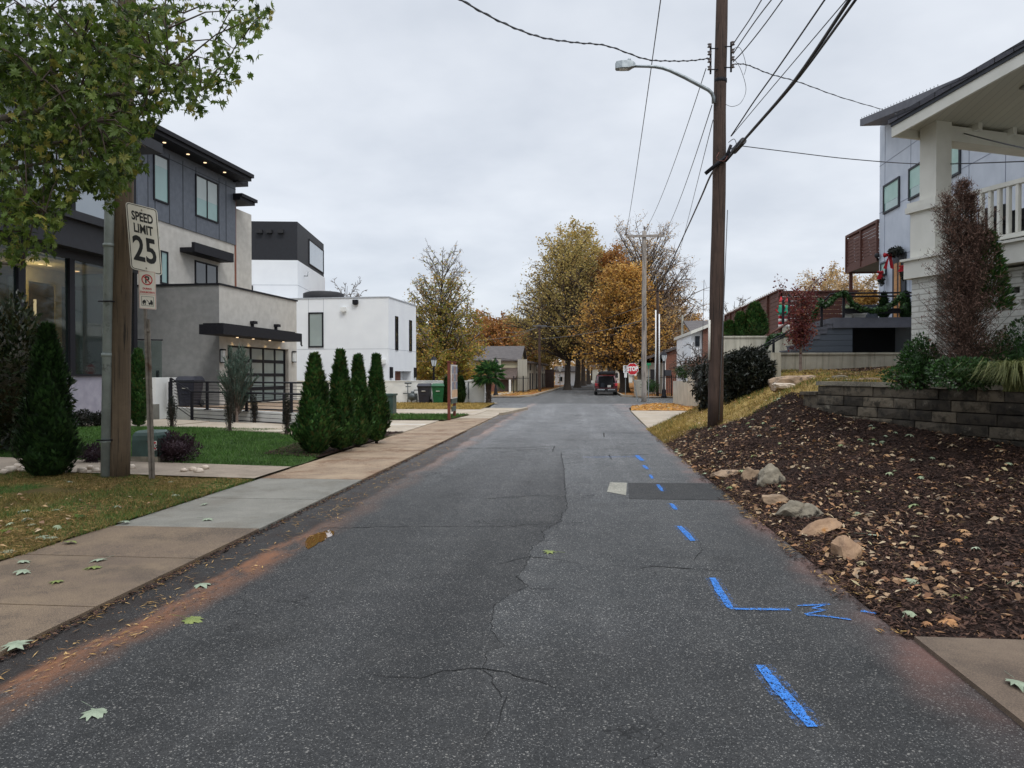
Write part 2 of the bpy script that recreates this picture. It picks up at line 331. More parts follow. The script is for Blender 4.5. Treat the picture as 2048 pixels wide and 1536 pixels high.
M['steel_rust'] = pm('post_steel', '#6d655c', '#8b8379', 10, .55, .1, 80, .5, extra=('#5e4634', 2, .55, .1))
M['sign_white'] = pm('sign_white', '#d6d0c0', '#e2ddd0', 3, .45, extra=('#a5815a', 7, .66, .1))
M['sign_clean'] = pm('sign_clean', '#e2e3e0', '#ececea', 3, .45)
M['sign_black'] = pm('sign_black', (.015, .015, .015), rough=.5)
M['sign_red'] = pm('sign_red', '#b01826', '#c01f2d', 3, .45)
M['sign_green'] = pm('sign_green', '#1c7a50', '#22895a', 3, .45)
M['sign_tag'] = pm('sign_tag', '#c9c6bd', '#d9d6cd', 3, .5)
M['green_box'] = pm('utility_green', '#2c3f38', '#38504a', 4, .45, .05, 60, extra=('#55655e', 3, .6, .1))
M['bin_green'] = pm('bin_green', '#10502f', '#166038', 4, .45)
M['bin_dark'] = pm('bin_dark', '#23242e', '#2d2e39', 4, .45)
M['rubber'] = pm('rubber', (.02, .02, .02), rough=.8)
M['meter'] = pm('meter_grey', '#4e5455', '#656b6c', 8, .5, metal=.4)
M['rust_post'] = pm('sign_post_red', '#5a2a1e', '#703627', 5, .5)
M['red'] = pm('red_cloth', '#a8101c', '#c41626', 12, .6); M['white_p'] = pm('white_plain', '#d8d8d4', '#e8e8e4', 6, .6); M['green_p'] = pm('green_cloth', '#1d8a6c', '#28a07f', 6, .6)
M['skin_t'] = pm('figure_skin', '#b98a70', '#c99a80', 6, .6)
M['car_red'] = pm('car_red', '#4e0d18', '#6a1522', 2, .25); M['car_red'].node_tree.nodes['Principled BSDF'].inputs['Coat Weight'].default_value = 1
M['taillight'] = pm('taillight', '#b3202c', '#d2414a', 6, .2)
M['chrome'] = pm('chrome', '#a9acb0', '#c0c3c6', 6, .2, metal=.8)
M['porcelain'] = pm('insulator', '#5c5350', '#6e6462', 6, .3)
M['cable'] = pm('cable_black', (.012, .012, .014), (.02, .02, .024), 20, .5)
M['cable_grey'] = pm('cable_grey', '#55585c', '#6a6d72', 20, .5)
M['bark'] = polemat('bark', '#2c2621', '#40372f', '#52473d'); M['bark_grey'] = polemat('bark_grey', '#4d4640', '#655c54', '#7b7168')
M['twig'] = pm('twig', '#5c4e44', '#76685e', 5, .9); M['twig_grey'] = pm('twig_grey', '#6e6660', '#8a817a', 5, .9); M['twig_dark'] = pm('twig_dark', '#3a3029', '#4f433a', 5, .9)
M['rock_tan'] = pm('rock_tan', '#7d6a56', '#a98f74', 5, .85, .8, 25, extra=('#4d4238', 4, .55, .1))
M['rock_grey'] = pm('rock_grey', '#6a6355', '#948a78', 5, .85, .8, 25, extra=('#3f3b34', 4, .55, .1))
M['rock_orange'] = pm('rock_orange', '#80654f', '#a98a6c', 4, .85, .8, 25, extra=('#a06a2a', 4, .58, .1))
M['stone_pale'] = pm('stone_pale', '#b5a594', '#d3c6b6', 9, .85, .5, 30)
M['pot_grey'] = pm('pot_grey', '#4a4f57', '#5a5f67', 5, .6)
# foliage
M['lf_maple'] = leafmat('leaf_maple', ['#283a14', '#3a4e1a', '#4e6424', '#62782e', '#40561e', '#7a8a3e', '#52682a', '#948c40'], .5, .4, .6)
M['lf_thuja'] = leafmat('leaf_thuja', ['#1c3416', '#2a4a20', '#3a602c', '#243e1c', '#507a3a', '#544f28', '#3e6630'], .65, .25, 2.5)
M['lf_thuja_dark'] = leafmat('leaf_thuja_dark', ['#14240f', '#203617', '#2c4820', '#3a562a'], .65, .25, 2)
M['lf_gold'] = leafmat('leaf_gold', ['#a07a38', '#bc9042', '#d2a650', '#b88448', '#8e6e3c', '#d8b468', '#b88446'], .7, .35, .25)
M['lf_rust'] = leafmat('leaf_rust', ['#8c5e34', '#a8723e', '#b98648', '#9c6c40', '#84623c', '#bb9a5a'], .7, .35, .25)
M['lf_olive'] = leafmat('leaf_olive', ['#827440', '#9a8a52', '#b09c5e', '#c4aa66', '#8c864a', '#bc9658'], .7, .35, .22)
M['lf_mix'] = leafmat('leaf_mix', ['#66702c', '#86883a', '#a69a46', '#bc9e50', '#c0904e', '#747a38'], .7, .35, .22)
M['lf_pale'] = leafmat('leaf_pale', ['#a8946a', '#bfa274', '#ccb07c', '#b4906a', '#988a64'], .7, .35, .3)
M['lf_red'] = leafmat('leaf_red', ['#4e2224', '#643032', '#7a3e3c', '#6c3630', '#8c5a3a'], .6, .35, 2)
M['lf_dead'] = leafmat('leaf_dead', ['#4c372e', '#644a3f', '#7d6356', '#574138'], .8, .1, 2)
M['lf_dark'] = leafmat('leaf_dark', ['#101510', '#191f17', '#242a1e', '#2c2a24', '#1c221a', '#35362a'], .45, .15, 2)
M['lf_mag'] = leafmat('leaf_magnolia', ['#131c0f', '#1e2a17', '#2b3820', '#37301c', '#222e18', '#3c4428'], .35, .15, 2)
M['lf_purple'] = leafmat('leaf_purple', ['#22161a', '#32202a', '#3d2a30', '#2a2420'], .6, .2, 2)
M['lf_holly'] = leafmat('leaf_holly', ['#1a2e14', '#27401d', '#365528', '#446632'], .4, .2, 2)
M['lf_silver'] = leafmat('leaf_silver', ['#3a4c42', '#4d6054', '#5f7265', '#708173'], .6, .25, 2)
M['lf_palm'] = leafmat('leaf_palm', ['#1d3a1c', '#2a4d26', '#3b6231', '#55783a'], .5, .3, 2)
M['lf_orn'] = leafmat('grass_ornamental', ['#5b6236', '#747a48', '#8d8d5c', '#4a5530'], .6, .3, 2)
M['blade'] = leafmat('lawn_blade', ['#2b4719', '#3a5b22', '#4b702e', '#37521f', '#61803c'], .6, .3, 1.2)
M['blade_dry'] = leafmat('dry_blade', ['#7d6c3a', '#a48c4e', '#ba9f60', '#937c46', '#6e6c36'], .8, .3, .9)
M['blade_verge'] = leafmat('verge_blade', ['#3a4418', '#5a5a24', '#7d6a3a', '#9a8254', '#4c5a1e', '#6b5a30'], .8, .3, .8)
M['straw'] = leafmat('straw', ['#7d6038', '#a5844e', '#c2a26c', '#8d6a44', '#5c4630'], .8, .1, 2)
M['litter'] = leafmat('leaf_litter', ['#5e4636', '#8a6a4c', '#b59a7a', '#9c7452', '#74503a', '#c4b090', '#51403a', '#b48458', '#a9a07c'], .7, .15, 1)
M['litter_pale'] = leafmat('leaf_litter_pale', ['#8a9678', '#a0aa8e', '#b0b7a0', '#7d8a50', '#98a27c'], .7, .2, 3)
M['chips'] = leafmat('mulch_chips', ['#1c110d', '#302019', '#422d24', '#553e33', '#261813', '#664c3d'], .95, 0, 2)
M['chips_tan'] = leafmat('bark_chips_tan', ['#6d4f38', '#8e6a4c', '#a98660', '#7c573c'], .9, 0, 2)
M['leaf_pale1'] = pm('fallen_leaf_pale', '#78836e', '#929d86', 14, .7); M['leaf_green1'] = pm('fallen_leaf_green', '#5f6b34', '#7a8444', 14, .6); M['leaf_brown1'] = pm('fallen_leaf_brown', '#9a6a48', '#b98a62', 14, .7)

# ------------------------------------------------------------------ mesh builder
class MB:
    def __init__(s): s.v = []; s.f = []; s.mi = []; s.sm = []
    def add(s, vs, fs, m=0, sm=False):
        b = len(s.v); s.v.extend(tuple(v) for v in vs); s.f.extend([i + b for i in f] for f in fs); s.mi.extend([m] * len(fs)); s.sm.extend([sm] * len(fs)); return s
    def box(s, a0, a1, b0, b1, c0, c1, T=WORLD, m=0):
        vs = [T(a, b, c) for c in (c0, c1) for b in (b0, b1) for a in (a0, a1)]
        return s.add(vs, [(0, 1, 3, 2), (4, 5, 7, 6), (0, 1, 5, 4), (2, 3, 7, 6), (0, 2, 6, 4), (1, 3, 7, 5)], m)
    def prism(s, poly, z0, z1, T=WORLD, m=0):       # poly in first two frame axes
        n = len(poly); vs = [T(a, b, z0) for a, b in poly] + [T(a, b, z1) for a, b in poly]
        return s.add(vs, [tuple(range(n)), tuple(range(n, 2 * n))] + [(i, (i + 1) % n, n + (i + 1) % n, n + i) for i in range(n)], m)
    def hexa(s, lo, hi, m=0):                        # 4 lower points and 4 upper points
        return s.add(list(lo) + list(hi), [(0, 1, 2, 3), (4, 5, 6, 7), (0, 1, 5, 4), (1, 2, 6, 5), (2, 3, 7, 6), (3, 0, 4, 7)], m)
    def tube(s, pts, r, n=8, m=0, cap=True, sm=True):
        pts = [Vector(p) for p in pts]; rs = r if isinstance(r, (list, tuple)) else [r] * len(pts); vs = []
        up = Vector((0, 0, 1)); k = len(pts)
        for i, p in enumerate(pts):
            d = (pts[min(i + 1, k - 1)] - pts[max(i - 1, 0)])
            d = d.normalized() if d.length > 1e-9 else Vector((0, 0, 1))
            ref = Vector((1, 0, 0)) if abs(d.z) > .9 else up
            a = d.cross(ref).normalized(); b = d.cross(a)
            vs += [p + (a * math.cos(q * 2 * math.pi / n) + b * math.sin(q * 2 * math.pi / n)) * rs[i] for q in range(n)]
        fs = [(i * n + q, i * n + (q + 1) % n, (i + 1) * n + (q + 1) % n, (i + 1) * n + q) for i in range(k - 1) for q in range(n)]
        s.add(vs, fs, m, sm)
        if cap: s.f += [[len(s.v) - len(vs) + q for q in range(n)], [len(s.v) - n + q for q in range(n)]]; s.mi += [m, m]; s.sm += [False, False]
        return s
    def lathe(s, c, prof, n=12, m=0, sm=True, cap=True):  # prof [(r,z)...]
        c = Vector(c); vs = [c + Vector((r * math.cos(2 * math.pi * q / n), r * math.sin(2 * math.pi * q / n), z)) for r, z in prof for q in range(n)]
        k = len(prof); s.add(vs, [(i * n + q, i * n + (q + 1) % n, (i + 1) * n + (q + 1) % n, (i + 1) * n + q) for i in range(k - 1) for q in range(n)], m, sm)
        if cap: s.f += [[len(s.v) - len(vs) + q for q in range(n)], [len(s.v) - n + q for q in range(n)]]; s.mi += [m, m]; s.sm += [False, False]
        return s
    def ball(s, c, r, m=0, n=10, k=6, jit=0, rg=None):
        c = Vector(c); r = Vector(r) if not isinstance(r, (int, float)) else Vector((r, r, r)); vs = [c + Vector((0, 0, -r.z))]
        for i in range(1, k):
            a = -math.pi / 2 + math.pi * i / k
            for q in range(n):
                j = 1 + (rg.uniform(-jit, jit) if rg else 0); b = 2 * math.pi * q / n
                vs.append(c + Vector((r.x * math.cos(a) * math.cos(b), r.y * math.cos(a) * math.sin(b), r.z * math.sin(a))) * 1 * 1 if not jit else c + Vector((r.x * math.cos(a) * math.cos(b), r.y * math.cos(a) * math.sin(b), r.z * math.sin(a))) * j)
        vs.append(c + Vector((0, 0, r.z))); L = len(vs) - 1
        fs = [(0, 1 + (q + 1) % n, 1 + q) for q in range(n)] + [(1 + i * n + q, 1 + i * n + (q + 1) % n, 1 + (i + 1) * n + (q + 1) % n, 1 + (i + 1) * n + q) for i in range(k - 2) for q in range(n)] + [(L, 1 + (k - 2) * n + q, 1 + (k - 2) * n + (q + 1) % n) for q in range(n)]
        return s.add(vs, fs, m, True)
    def quad(s, a, b, c, d, m=0): return s.add([a, b, c, d], [(0, 1, 2, 3)], m)
    def build(s, name, mats, parent=None, rc=True, kind=None, bevel=0):
        mats = mats if isinstance(mats, (list, tuple)) else [mats]
        off = Vector(parent['_w']) if parent is not None else Vector((0, 0, 0))
        me = bpy.data.meshes.new(name); me.from_pydata([(v[0] - off.x, v[1] - off.y, v[2] - off.z) for v in s.v], [], s.f)
        for m_ in mats: me.materials.append(M[m_] if isinstance(m_, str) else m_)
        me.polygons.foreach_set('material_index', s.mi); me.polygons.foreach_set('use_smooth', s.sm); me.update()
        if rc and len(s.f) < 20000:
            bm = bmesh.new(); bm.from_mesh(me); bmesh.ops.recalc_face_normals(bm, faces=bm.faces)
            if bevel: bmesh.ops.bevel(bm, geom=list(bm.edges), offset=bevel, segments=1, affect='EDGES')
            uvl = bm.loops.layers.uv.new('UVMap')
            for f in bm.faces:
                nn = f.normal
                if abs(nn.z) > .95 or nn.length < 1e-6:
                    for l in f.loops: l[uvl].uv = (l.vert.co.x + off.x, l.vert.co.y + off.y)
                else:
                    tn = Vector((-nn.y, nn.x, 0)).normalized(); bn = nn.cross(tn)
                    if bn.z < 0: bn = -bn
                    for l in f.loops: co = l.vert.co + off; l[uvl].uv = (co.dot(tn), co.dot(bn) if abs(nn.z) > .1 else co.z)
            bm.to_mesh(me); bm.free()
        o = bpy.data.objects.new(name, me); COL.objects.link(o)
        o['_w'] = (0.0, 0.0, 0.0) if parent is None else tuple(parent['_w'])
        if parent is not None: o.parent = parent
        if kind: o['kind'] = kind
        return o
def tag(o, label, cat, group=None):
    o['label'] = label; o['category'] = cat
    if group: o['group'] = group
    return o
def thing(name, label, cat, loc, group=None):
    o = bpy.data.objects.new(name, None); COL.objects.link(o); o.location = loc; o['_w'] = tuple(loc); o.empty_display_size = .2
    return tag(o, label, cat, group)
def lab(o, label): o['label'] = label; return o
def dup(root, loc, rz, label, scale=None, group=None):
    def cp(o, par):
        c = o.copy(); COL.objects.link(c)
        if par is not None: c.parent = par
        for ch in o.children: cp(ch, c)
        return c
    r = cp(root, None); r.location = loc; r.rotation_euler = (0, 0, rz); r['label'] = label
    if scale: r.scale = scale if isinstance(scale, (tuple, list)) else (scale,) * 3
    if group: r['group'] = group
    return r
def grp(root, g): root['group'] = g
def simple(mb, name, mats, label, cat, loc=None, group=None, rc=True):
    """a thing that is one mesh, with its origin at loc"""
    if loc is not None:
        L = Vector(loc); mb.v = [(v[0] - L.x, v[1] - L.y, v[2] - L.z) for v in mb.v]
    o = mb.build(name, mats, rc=rc)
    if loc is not None: o.location = loc; o['_w'] = tuple(loc)
    return tag(o, label, cat, group)
def textmesh(txt, size, mat, M4, name, parent=None, depth=.002, squash=1.0, bold=0.0):
    cu = bpy.data.curves.new(name, 'FONT'); cu.body = txt; cu.size = size; cu.align_x = 'CENTER'; cu.align_y = 'CENTER'; cu.extrude = depth; cu.offset = bold
    cu.resolution_u = 3; ob = bpy.data.objects.new(name, cu); COL.objects.link(ob)
    dg = bpy.context.evaluated_depsgraph_get(); me = bpy.data.meshes.new_from_object(ob.evaluated_get(dg)); bpy.data.objects.remove(ob)
    off = Vector(parent['_w']) if parent is not None else Vector((0, 0, 0))
    me.transform(Matrix.Translation(-off) @ M4 @ Matrix.Diagonal((squash, 1, 1, 1)))
    me.materials.clear(); me.materials.append(M[mat]); o = bpy.data.objects.new(name, me); COL.objects.link(o); o['_w'] = tuple(off)
    if parent is not None: o.parent = parent
    return o
# ================================================================== ground
def lerp(a, b, t): return a + (b - a) * t
def sstep(a, b, x):
    t = max(0, min(1, (x - a) / (b - a))); return t * t * (3 - 2 * t)
def n2(x, y, s=1.0, seed=0): return noise.noise(Vector((x * s, y * s, seed)))
def Wx(y): return 6.46 - .54 * (y - 10.8)
def HU(x, y): return 1.50 + .027 * max(0, y - 13.0) + .05 * max(0, x - 7) * sstep(14, 20, y)
def HR(x, y):
    d = max(0, x - 2.1)
    if y < 14.5:
        zb = max(.10, .66 + .0946 * (y - 10.8)); z = zb * min(1.15, (d / (Wx(y) - 2.1))) ** .85
    else:
        z = .43 * d
    top = HU(x, y); k = sstep(14.2, 15.6, y) * sstep(3.2, 4.4, x)
    z = lerp(z, z + .42 * min(1, (x - 3.2)) if x > 3.2 else z, k * sstep(19.5, 15.5, y) if y > 15.5 else k)
    return max(0.0, min(z, top)) + .035 * n2(x, y, 1.3) * min(1, d * 2) + (.012 * n2(x, y, 6, 3) if d > .05 else 0)
def zL(x, y): return .05 + min(.02 * max(0, XS - x), .12) + .015 * n2(x, y, 1.5)
def hit(px, py, H, t0=2, t1=60):
    d = ray(px, py); t = t0
    while t < t1:
        p = Vector((0, 0, EYE)) + d * t
        if p.z <= H(p.x, p.y): return p
        t += .01
    return G(px, py, 0)
def rowpt(rows, v, u):
    k = min(int(v), len(rows) - 2); f = v - k; (l0, r0), (l1, r1) = rows[k], rows[k + 1]
    return (lerp(lerp(l0[0], l1[0], f), lerp(r0[0], r1[0], f), u), lerp(lerp(l0[1], l1[1], f), lerp(r0[1], r1[1], f), u))
def patch(name, rows, zf, mat, nu=12, nv=12, kind='structure', mats=None):
    """sheet between key rows ((xl,yl),(xr,yr)); nv cells per key-row interval"""
    mb = MB(); K = (len(rows) - 1) * nv
    vs = []
    for j in range(K + 1):
        for i in range(nu + 1):
            x, y = rowpt(rows, j / nv, i / nu); vs.append((x, y, zf(x, y)))
    mb.add(vs, [(j * (nu + 1) + i, j * (nu + 1) + i + 1, (j + 1) * (nu + 1) + i + 1, (j + 1) * (nu + 1) + i) for j in range(K) for i in range(nu)], 0, True)
    return mb.build(name, mat, kind=kind, rc=False)
def sampler(rows, rg):
    ar = []
    for (l0, r0), (l1, r1) in zip(rows, rows[1:]):
        w0 = math.dist(l0, r0); w1 = math.dist(l1, r1); h = math.dist(((l0[0] + r0[0]) / 2, (l0[1] + r0[1]) / 2), ((l1[0] + r1[0]) / 2, (l1[1] + r1[1]) / 2)); ar.append((w0 + w1) / 2 * h)
    tot = sum(ar)
    def f():
        q = rg.random() * tot
        for k, a in enumerate(ar):
            if q < a: break
            q -= a
        return rowpt(rows, k + rg.random(), rg.random())
    return f
def inframe(p, m=60):
    q = proj(p); return q is not None and -m < q[0] < 2048 + m and -m < q[1] < 1536 + m
def blades(name, rows, zf, mat, n, h, wd, seed, keep=None, lean=.5):
    rg = random.Random(seed); s = sampler(rows, rg); mb = MB(); c = 0
    for _ in range(n * 3):
        if c >= n: break
        x, y = s(); z = zf(x, y)
        if keep and not keep(x, y, rg): continue
        if not inframe((x, y, z), 520): continue
        c += 1; a = rg.uniform(0, 6.283); hh = h * rg.uniform(.5, 1.2); ww = wd * rg.uniform(.6, 1.3) * (1 + y / 25)
        lx, ly = rg.uniform(-lean, lean) * hh, rg.uniform(-lean, lean) * hh
        mb.add([(x - ww * math.cos(a), y - ww * math.sin(a), z - .005), (x + ww * math.cos(a), y + ww * math.sin(a), z - .005), (x + lx, y + ly, z + hh)], [(0, 1, 2)])
    o = mb.build(name, mat, rc=False, kind='stuff'); return o
def flakes(name, rows, zf, mat, n, size, seed, aspect=.45, lift=.01, tilt=.6, keep=None, dens=None, mb=None, build=True, curl=.3):
    rg = random.Random(seed); s = sampler(rows, rg); mb = mb or MB(); c = 0
    for _ in range(n * 4):
        if c >= n: break
        x, y = s(); z = zf(x, y)
        if keep and not keep(x, y, rg): continue
        if not inframe((x, y, z), 520): continue
        c += 1; L = size * rg.uniform(.4, 1.25); W = L * aspect * rg.uniform(.5, 1.3); a = rg.uniform(0, 6.283)
        d1 = Vector((math.cos(a), math.sin(a), rg.uniform(-tilt, tilt) * .6)); d2 = Vector((-math.sin(a), math.cos(a), rg.uniform(-tilt, tilt))); p = Vector((x, y, z + lift + abs(d1.z) * L * .4))
        q = p + Vector((0, 0, curl * W))
        mb.add([p - d1 * L / 2, p + d2 * W / 2 + Vector((0, 0, curl * W * .6)), p + d1 * L / 2, p - d2 * W / 2 + Vector((0, 0, curl * W * .6))], [(0, 1, 2), (0, 2, 3)])
    if build: return mb.build(name, mat, rc=False, kind='stuff')
    return mb
MAPLE = [(0, -.5), (.06, -.18), (.34, -.30), (.30, -.10), (.52, .02), (.34, .10), (.38, .30), (.16, .20), (.10, .34), (0, .56), (-.10, .34), (-.16, .20), (-.38, .30), (-.34, .10), (-.52, .02), (-.30, -.10), (-.34, -.30), (-.06, -.18)]
def maple_leaf(mb, p, ux, uy, size, m=0, curl=.12, lob=MAPLE):
    p = Vector(p); nrm = ux.cross(uy)
    kx_ = rng.uniform(.62, 1.05); lob = [(a * kx_ * rng.uniform(.82, 1.18), b * rng.uniform(.86, 1.14)) for a, b in lob]
    vs = [p + ux * (a * size) + uy * (b * size) - nrm * (curl * size * (a * a * 3 + b * b * 2)) for a, b in lob]; k = len(vs); vs.append(p)
    mb.add(vs, [(i, (i + 1) % k, k) for i in range(k)], m)

# base land
mb = MB(); mb.add([(-900, -60, -.08), (900, -60, -.08), (900, 1800, -.08), (-900, 1800, -.08)], [(0, 1, 2, 3)]); mb.build('ground', 'earth', kind='structure', rc=False)
# distant ground beyond the junction
FLAT = lambda z: (lambda x, y: z)
road_rows = [((XL, -4), (XR + .1, -4)), ((XL, 3), (XR + .1, 3)), ((XL, 20), (XR, 20)), ((-3.58, 27), (2.12, 27)), ((-3.4, 33), (2.25, 34)), ((-2.75, 36.4), (2.4, 38)), ((-2.7, 37.0), (2.6, 39)), ((-4.7, 37.3), (2.9, 41)), ((-5.2, 44), (5.0, 44))]
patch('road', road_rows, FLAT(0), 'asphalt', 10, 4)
# curve of the wandering crack, drawn as a tone change between the two resurfacing layers
CR = [(1122, 905), (1128, 940), (1132, 1002), (1135, 1015), (1123, 1031), (1122, 1042), (1085, 1064), (1091, 1078), (1064, 1093), (1058, 1114), (1047, 1140), (1035, 1154), (1056, 1172), (1038, 1180), (1002, 1198), (984, 1216), (984, 1238), (980, 1261), (1009, 1292), (975, 1303), (967, 1337), (975, 1380), (990, 1460)]
crw = [G(px, py) for px, py in CR]
tt = M['asphalt'].node_tree
def patch_asphalt_curve():
    t = NT.__new__(NT); t.m = M['asphalt']; t.t = tt; t.b = tt.nodes['Principled BSDF']
    lnk = t.b.inputs['Base Color'].links[0].from_socket
    s = t.n('ShaderNodeSeparateXYZ'); t.l(t.pos(), s.inputs[0])
    y0, y1 = 3.0, 24.0; pts = sorted([(c.y, c.x) for c in crw])
    st = [((y - y0) / (y1 - y0), (x + 2) / 4) for y, x in pts if y0 <= y <= y1]
    fac = t.math('DIVIDE', t.math('SUBTRACT', s.outputs[1], y0), y1 - y0, clamp=True)
    rr = t.ramp(fac, st); xc = t.math('SUBTRACT', t.math('MULTIPLY', rr, 4), 2)
    d = t.math('SUBTRACT', s.outputs[0], t.math('ADD', xc, t.math('MULTIPLY', t.math('SUBTRACT', t.noise(t.pos(), 9, 4), .5), .10)))
    right = t.mr(d, -.01, .012, 0, 1); right = t.math('MULTIPLY', right, t.mr(d, .5, 2.6, 1, .3)); right = t.math('MULTIPLY', right, t.mr(s.outputs[1], 4.3, 5.2, 0, 1)); right = t.math('MULTIPLY', right, t.mr(s.outputs[1], 12, 20, 1, 0))
    left = t.math('MULTIPLY', t.mr(d, -1.1, -.02, 0, 1), t.mr(d, -.02, .0, 1, 0)); left = t.math('MULTIPLY', left, t.mr(s.outputs[1], 10, 18, 1, 0))
    c = t.mix(t.math('MULTIPLY', right, .5), lnk, t.mix(1, lnk, (1.75, 1.78, 1.8), 'MULTIPLY'))
    c = t.mix(t.math('MULTIPLY', left, .4), c, t.mix(1, lnk, (.62, .61, .60), 'MULTIPLY'))
    # grazing reflection painted in as paler asphalt towards the junction; sealed strips across
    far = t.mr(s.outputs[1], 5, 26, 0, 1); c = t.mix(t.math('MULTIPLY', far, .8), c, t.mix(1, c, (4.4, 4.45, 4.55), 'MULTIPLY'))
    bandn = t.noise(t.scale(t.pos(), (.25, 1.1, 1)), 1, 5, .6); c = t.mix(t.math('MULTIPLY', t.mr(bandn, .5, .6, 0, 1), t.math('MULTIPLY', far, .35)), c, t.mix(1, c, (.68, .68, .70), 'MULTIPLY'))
    t.col(c)
patch_asphalt_curve()
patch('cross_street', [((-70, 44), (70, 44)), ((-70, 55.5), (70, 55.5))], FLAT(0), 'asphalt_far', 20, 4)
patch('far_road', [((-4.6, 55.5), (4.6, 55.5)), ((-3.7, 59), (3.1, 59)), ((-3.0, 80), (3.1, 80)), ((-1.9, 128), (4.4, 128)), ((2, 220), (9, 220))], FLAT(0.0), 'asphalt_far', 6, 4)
mb = MB()
def ribbon(mb, pts, wfun, z=.004, jag=.0, seed=1, sub=6, vary=True):
    rg = random.Random(seed); q = []
    for a, b in zip(pts, pts[1:]):
        n = max(1, int((b - a).length / .06)) if sub else 1
        q += [a.lerp(b, i / n) for i in range(n)]
    q.append(pts[-1]); vs = []
    for i, p in enumerate(q):
        d = (q[min(i + 1, len(q) - 1)] - q[max(0, i - 1)]).normalized(); nn = Vector((-d.y, d.x, 0)); j = rg.uniform(-jag, jag); wd = wfun(i / max(1, len(q) - 1)) * (rg.uniform(.5, 1.3) if vary else rg.uniform(.93, 1.05)) / 2
        vs += [(p.x + nn.x * (j + wd), p.y + nn.y * (j + wd), z), (p.x + nn.x * (j - wd), p.y + nn.y * (j - wd), z)]
    mb.add(vs, [(2 * i, 2 * i + 1, 2 * i + 3, 2 * i + 2) for i in range(len(q) - 1)])
gp = lambda L: [Vector((G(*p).x, G(*p).y, 0)) for p in L]
z2 = lambda L: gp([(600 + x / 2.239, 850 + y / 2.239) for x, y in L])
cracks = [(gp(CR[:21]), .011, .012), (z2([(822, 1090), (640, 1100), (540, 1135), (300, 1118)]), .010, .01), (z2([(822, 1090), (930, 1110), (1060, 1150), (1145, 1180)]), .012, .01),
          (z2([(1025, 592), (940, 610), (880, 625)]), .012, .01), (z2([(1025, 592), (1130, 600), (1270, 625)]), .011, .01), (z2([(1030, 735), (1150, 733)]), .008, .01),
          (z2([(100, 462), (500, 455), (900, 455), (1160, 438), (1300, 440)]), .016, .02), (z2([(840, 330), (1060, 315), (1230, 325)]), .02, .02), (z2([(740, 105), (950, 104), (1140, 95), (1130, 122)]), .04, .01),
          (z2([(1560, 36), (1360, 36), (1362, 55)]), .05, .01), (z2([(1560, 133), (1383, 135), (1395, 156)]), .035, .01), (z2([(820, 1100), (860, 1130), (900, 1220), (935, 1210), (900, 1320), (820, 1420)]), .006, .012),
          (gp([(1380, 1138), (1300, 1133), (1270, 1140)]), .01, .01), (gp([(1300, 1132), (1420, 1140), (1480, 1142)]), .01, .012), (gp([(1390, 1120), (1405, 1100), (1398, 1080)]), .008, .01), (gp([(700, 960), (840, 955), (960, 930)]), .01, .02),
          (gp([(1050, 862), (1240, 868)]), .03, .01), (gp([(1000, 905), (1130, 893), (1240, 905)]), .02, .02)]
for i, (pts, wd, jg) in enumerate(cracks): ribbon(mb, pts, lambda t, w_=wd: w_ * 1.05 * (1.1 - .75 * t), .004, jg * 1.2, i + 1)
mb.build('road_cracks', 'crack', kind='structure', rc=False)
def gpoly(name, px, mat, z=.004, kind='structure'):
    mb = MB(); pts = [G(a, b) for a, b in px]; mb.add([(p.x, p.y, z) for p in pts], [tuple(range(len(pts)))]); return mb.build(name, mat, kind=kind, rc=False)
gpoly('road_patch', [(1258, 998), (1480, 1001), (1440, 967), (1256, 966)], 'asphalt_patch')
gpoly('road_marking', [(1214, 984), (1252, 991), (1254, 966), (1220, 965)], 'old_paint', .005)
mb = MB()
blue = [([(1425, 1157), (1437, 1180), (1460, 1217)], .075), ([(1460, 1219), (1520, 1220), (1580, 1221)], .045), ([(1595, 1213), (1660, 1210)], .03), ([(1655, 1210), (1625, 1218), (1650, 1222), (1610, 1230)], .028), ([(1612, 1231), (1660, 1235), (1702, 1241)], .032), ([(1722, 1223), (1752, 1228)], .055),
        ([(1520, 1332), (1560, 1382), (1625, 1456)], .085), ([(1358, 1053), (1372, 1067), (1386, 1083)], .085), ([(1342, 1008), (1352, 1020)], .07), ([(1316, 970), (1325, 983)], .07), ([(1300, 950), (1305, 958)], .06), ([(1287, 931), (1295, 939)], .08), ([(1273, 911), (1285, 922)], .12), ([(1165, 915), (1268, 914)], .03)]
for i, (L, wd) in enumerate(blue): ribbon(mb, gp(L), lambda t, w_=wd: w_ * .85 * (1 - .5 * abs(t - .5)), .007, .003, 40 + i, vary=False)
mb.build('paint_marking', 'blue_paint', kind='structure', rc=False)
mb = MB()
for i, (L, wd) in enumerate(blue): ribbon(mb, gp(L), lambda t, w_=wd: w_ * 1.7, .0095, .004, 80 + i, vary=False)
mb.build('paint_overspray', 'blue_over', kind='structure', rc=False)
# puddle in the gutter
mb = MB(); pts = [(611, 1094), (610, 1086), (614, 1078), (621, 1072), (630, 1069), (637, 1066), (645, 1065), (652, 1062), (661, 1061), (668, 1064), (668, 1070), (661, 1074), (654, 1076), (650, 1081), (643, 1084), (637, 1085), (631, 1091), (624, 1095), (616, 1099)]
mb.add([(G(a, b).x, G(a, b).y, .005) for a, b in pts], [tuple(range(len(pts)))]); o = mb.build('puddle', 'puddle', rc=False, kind='structure')

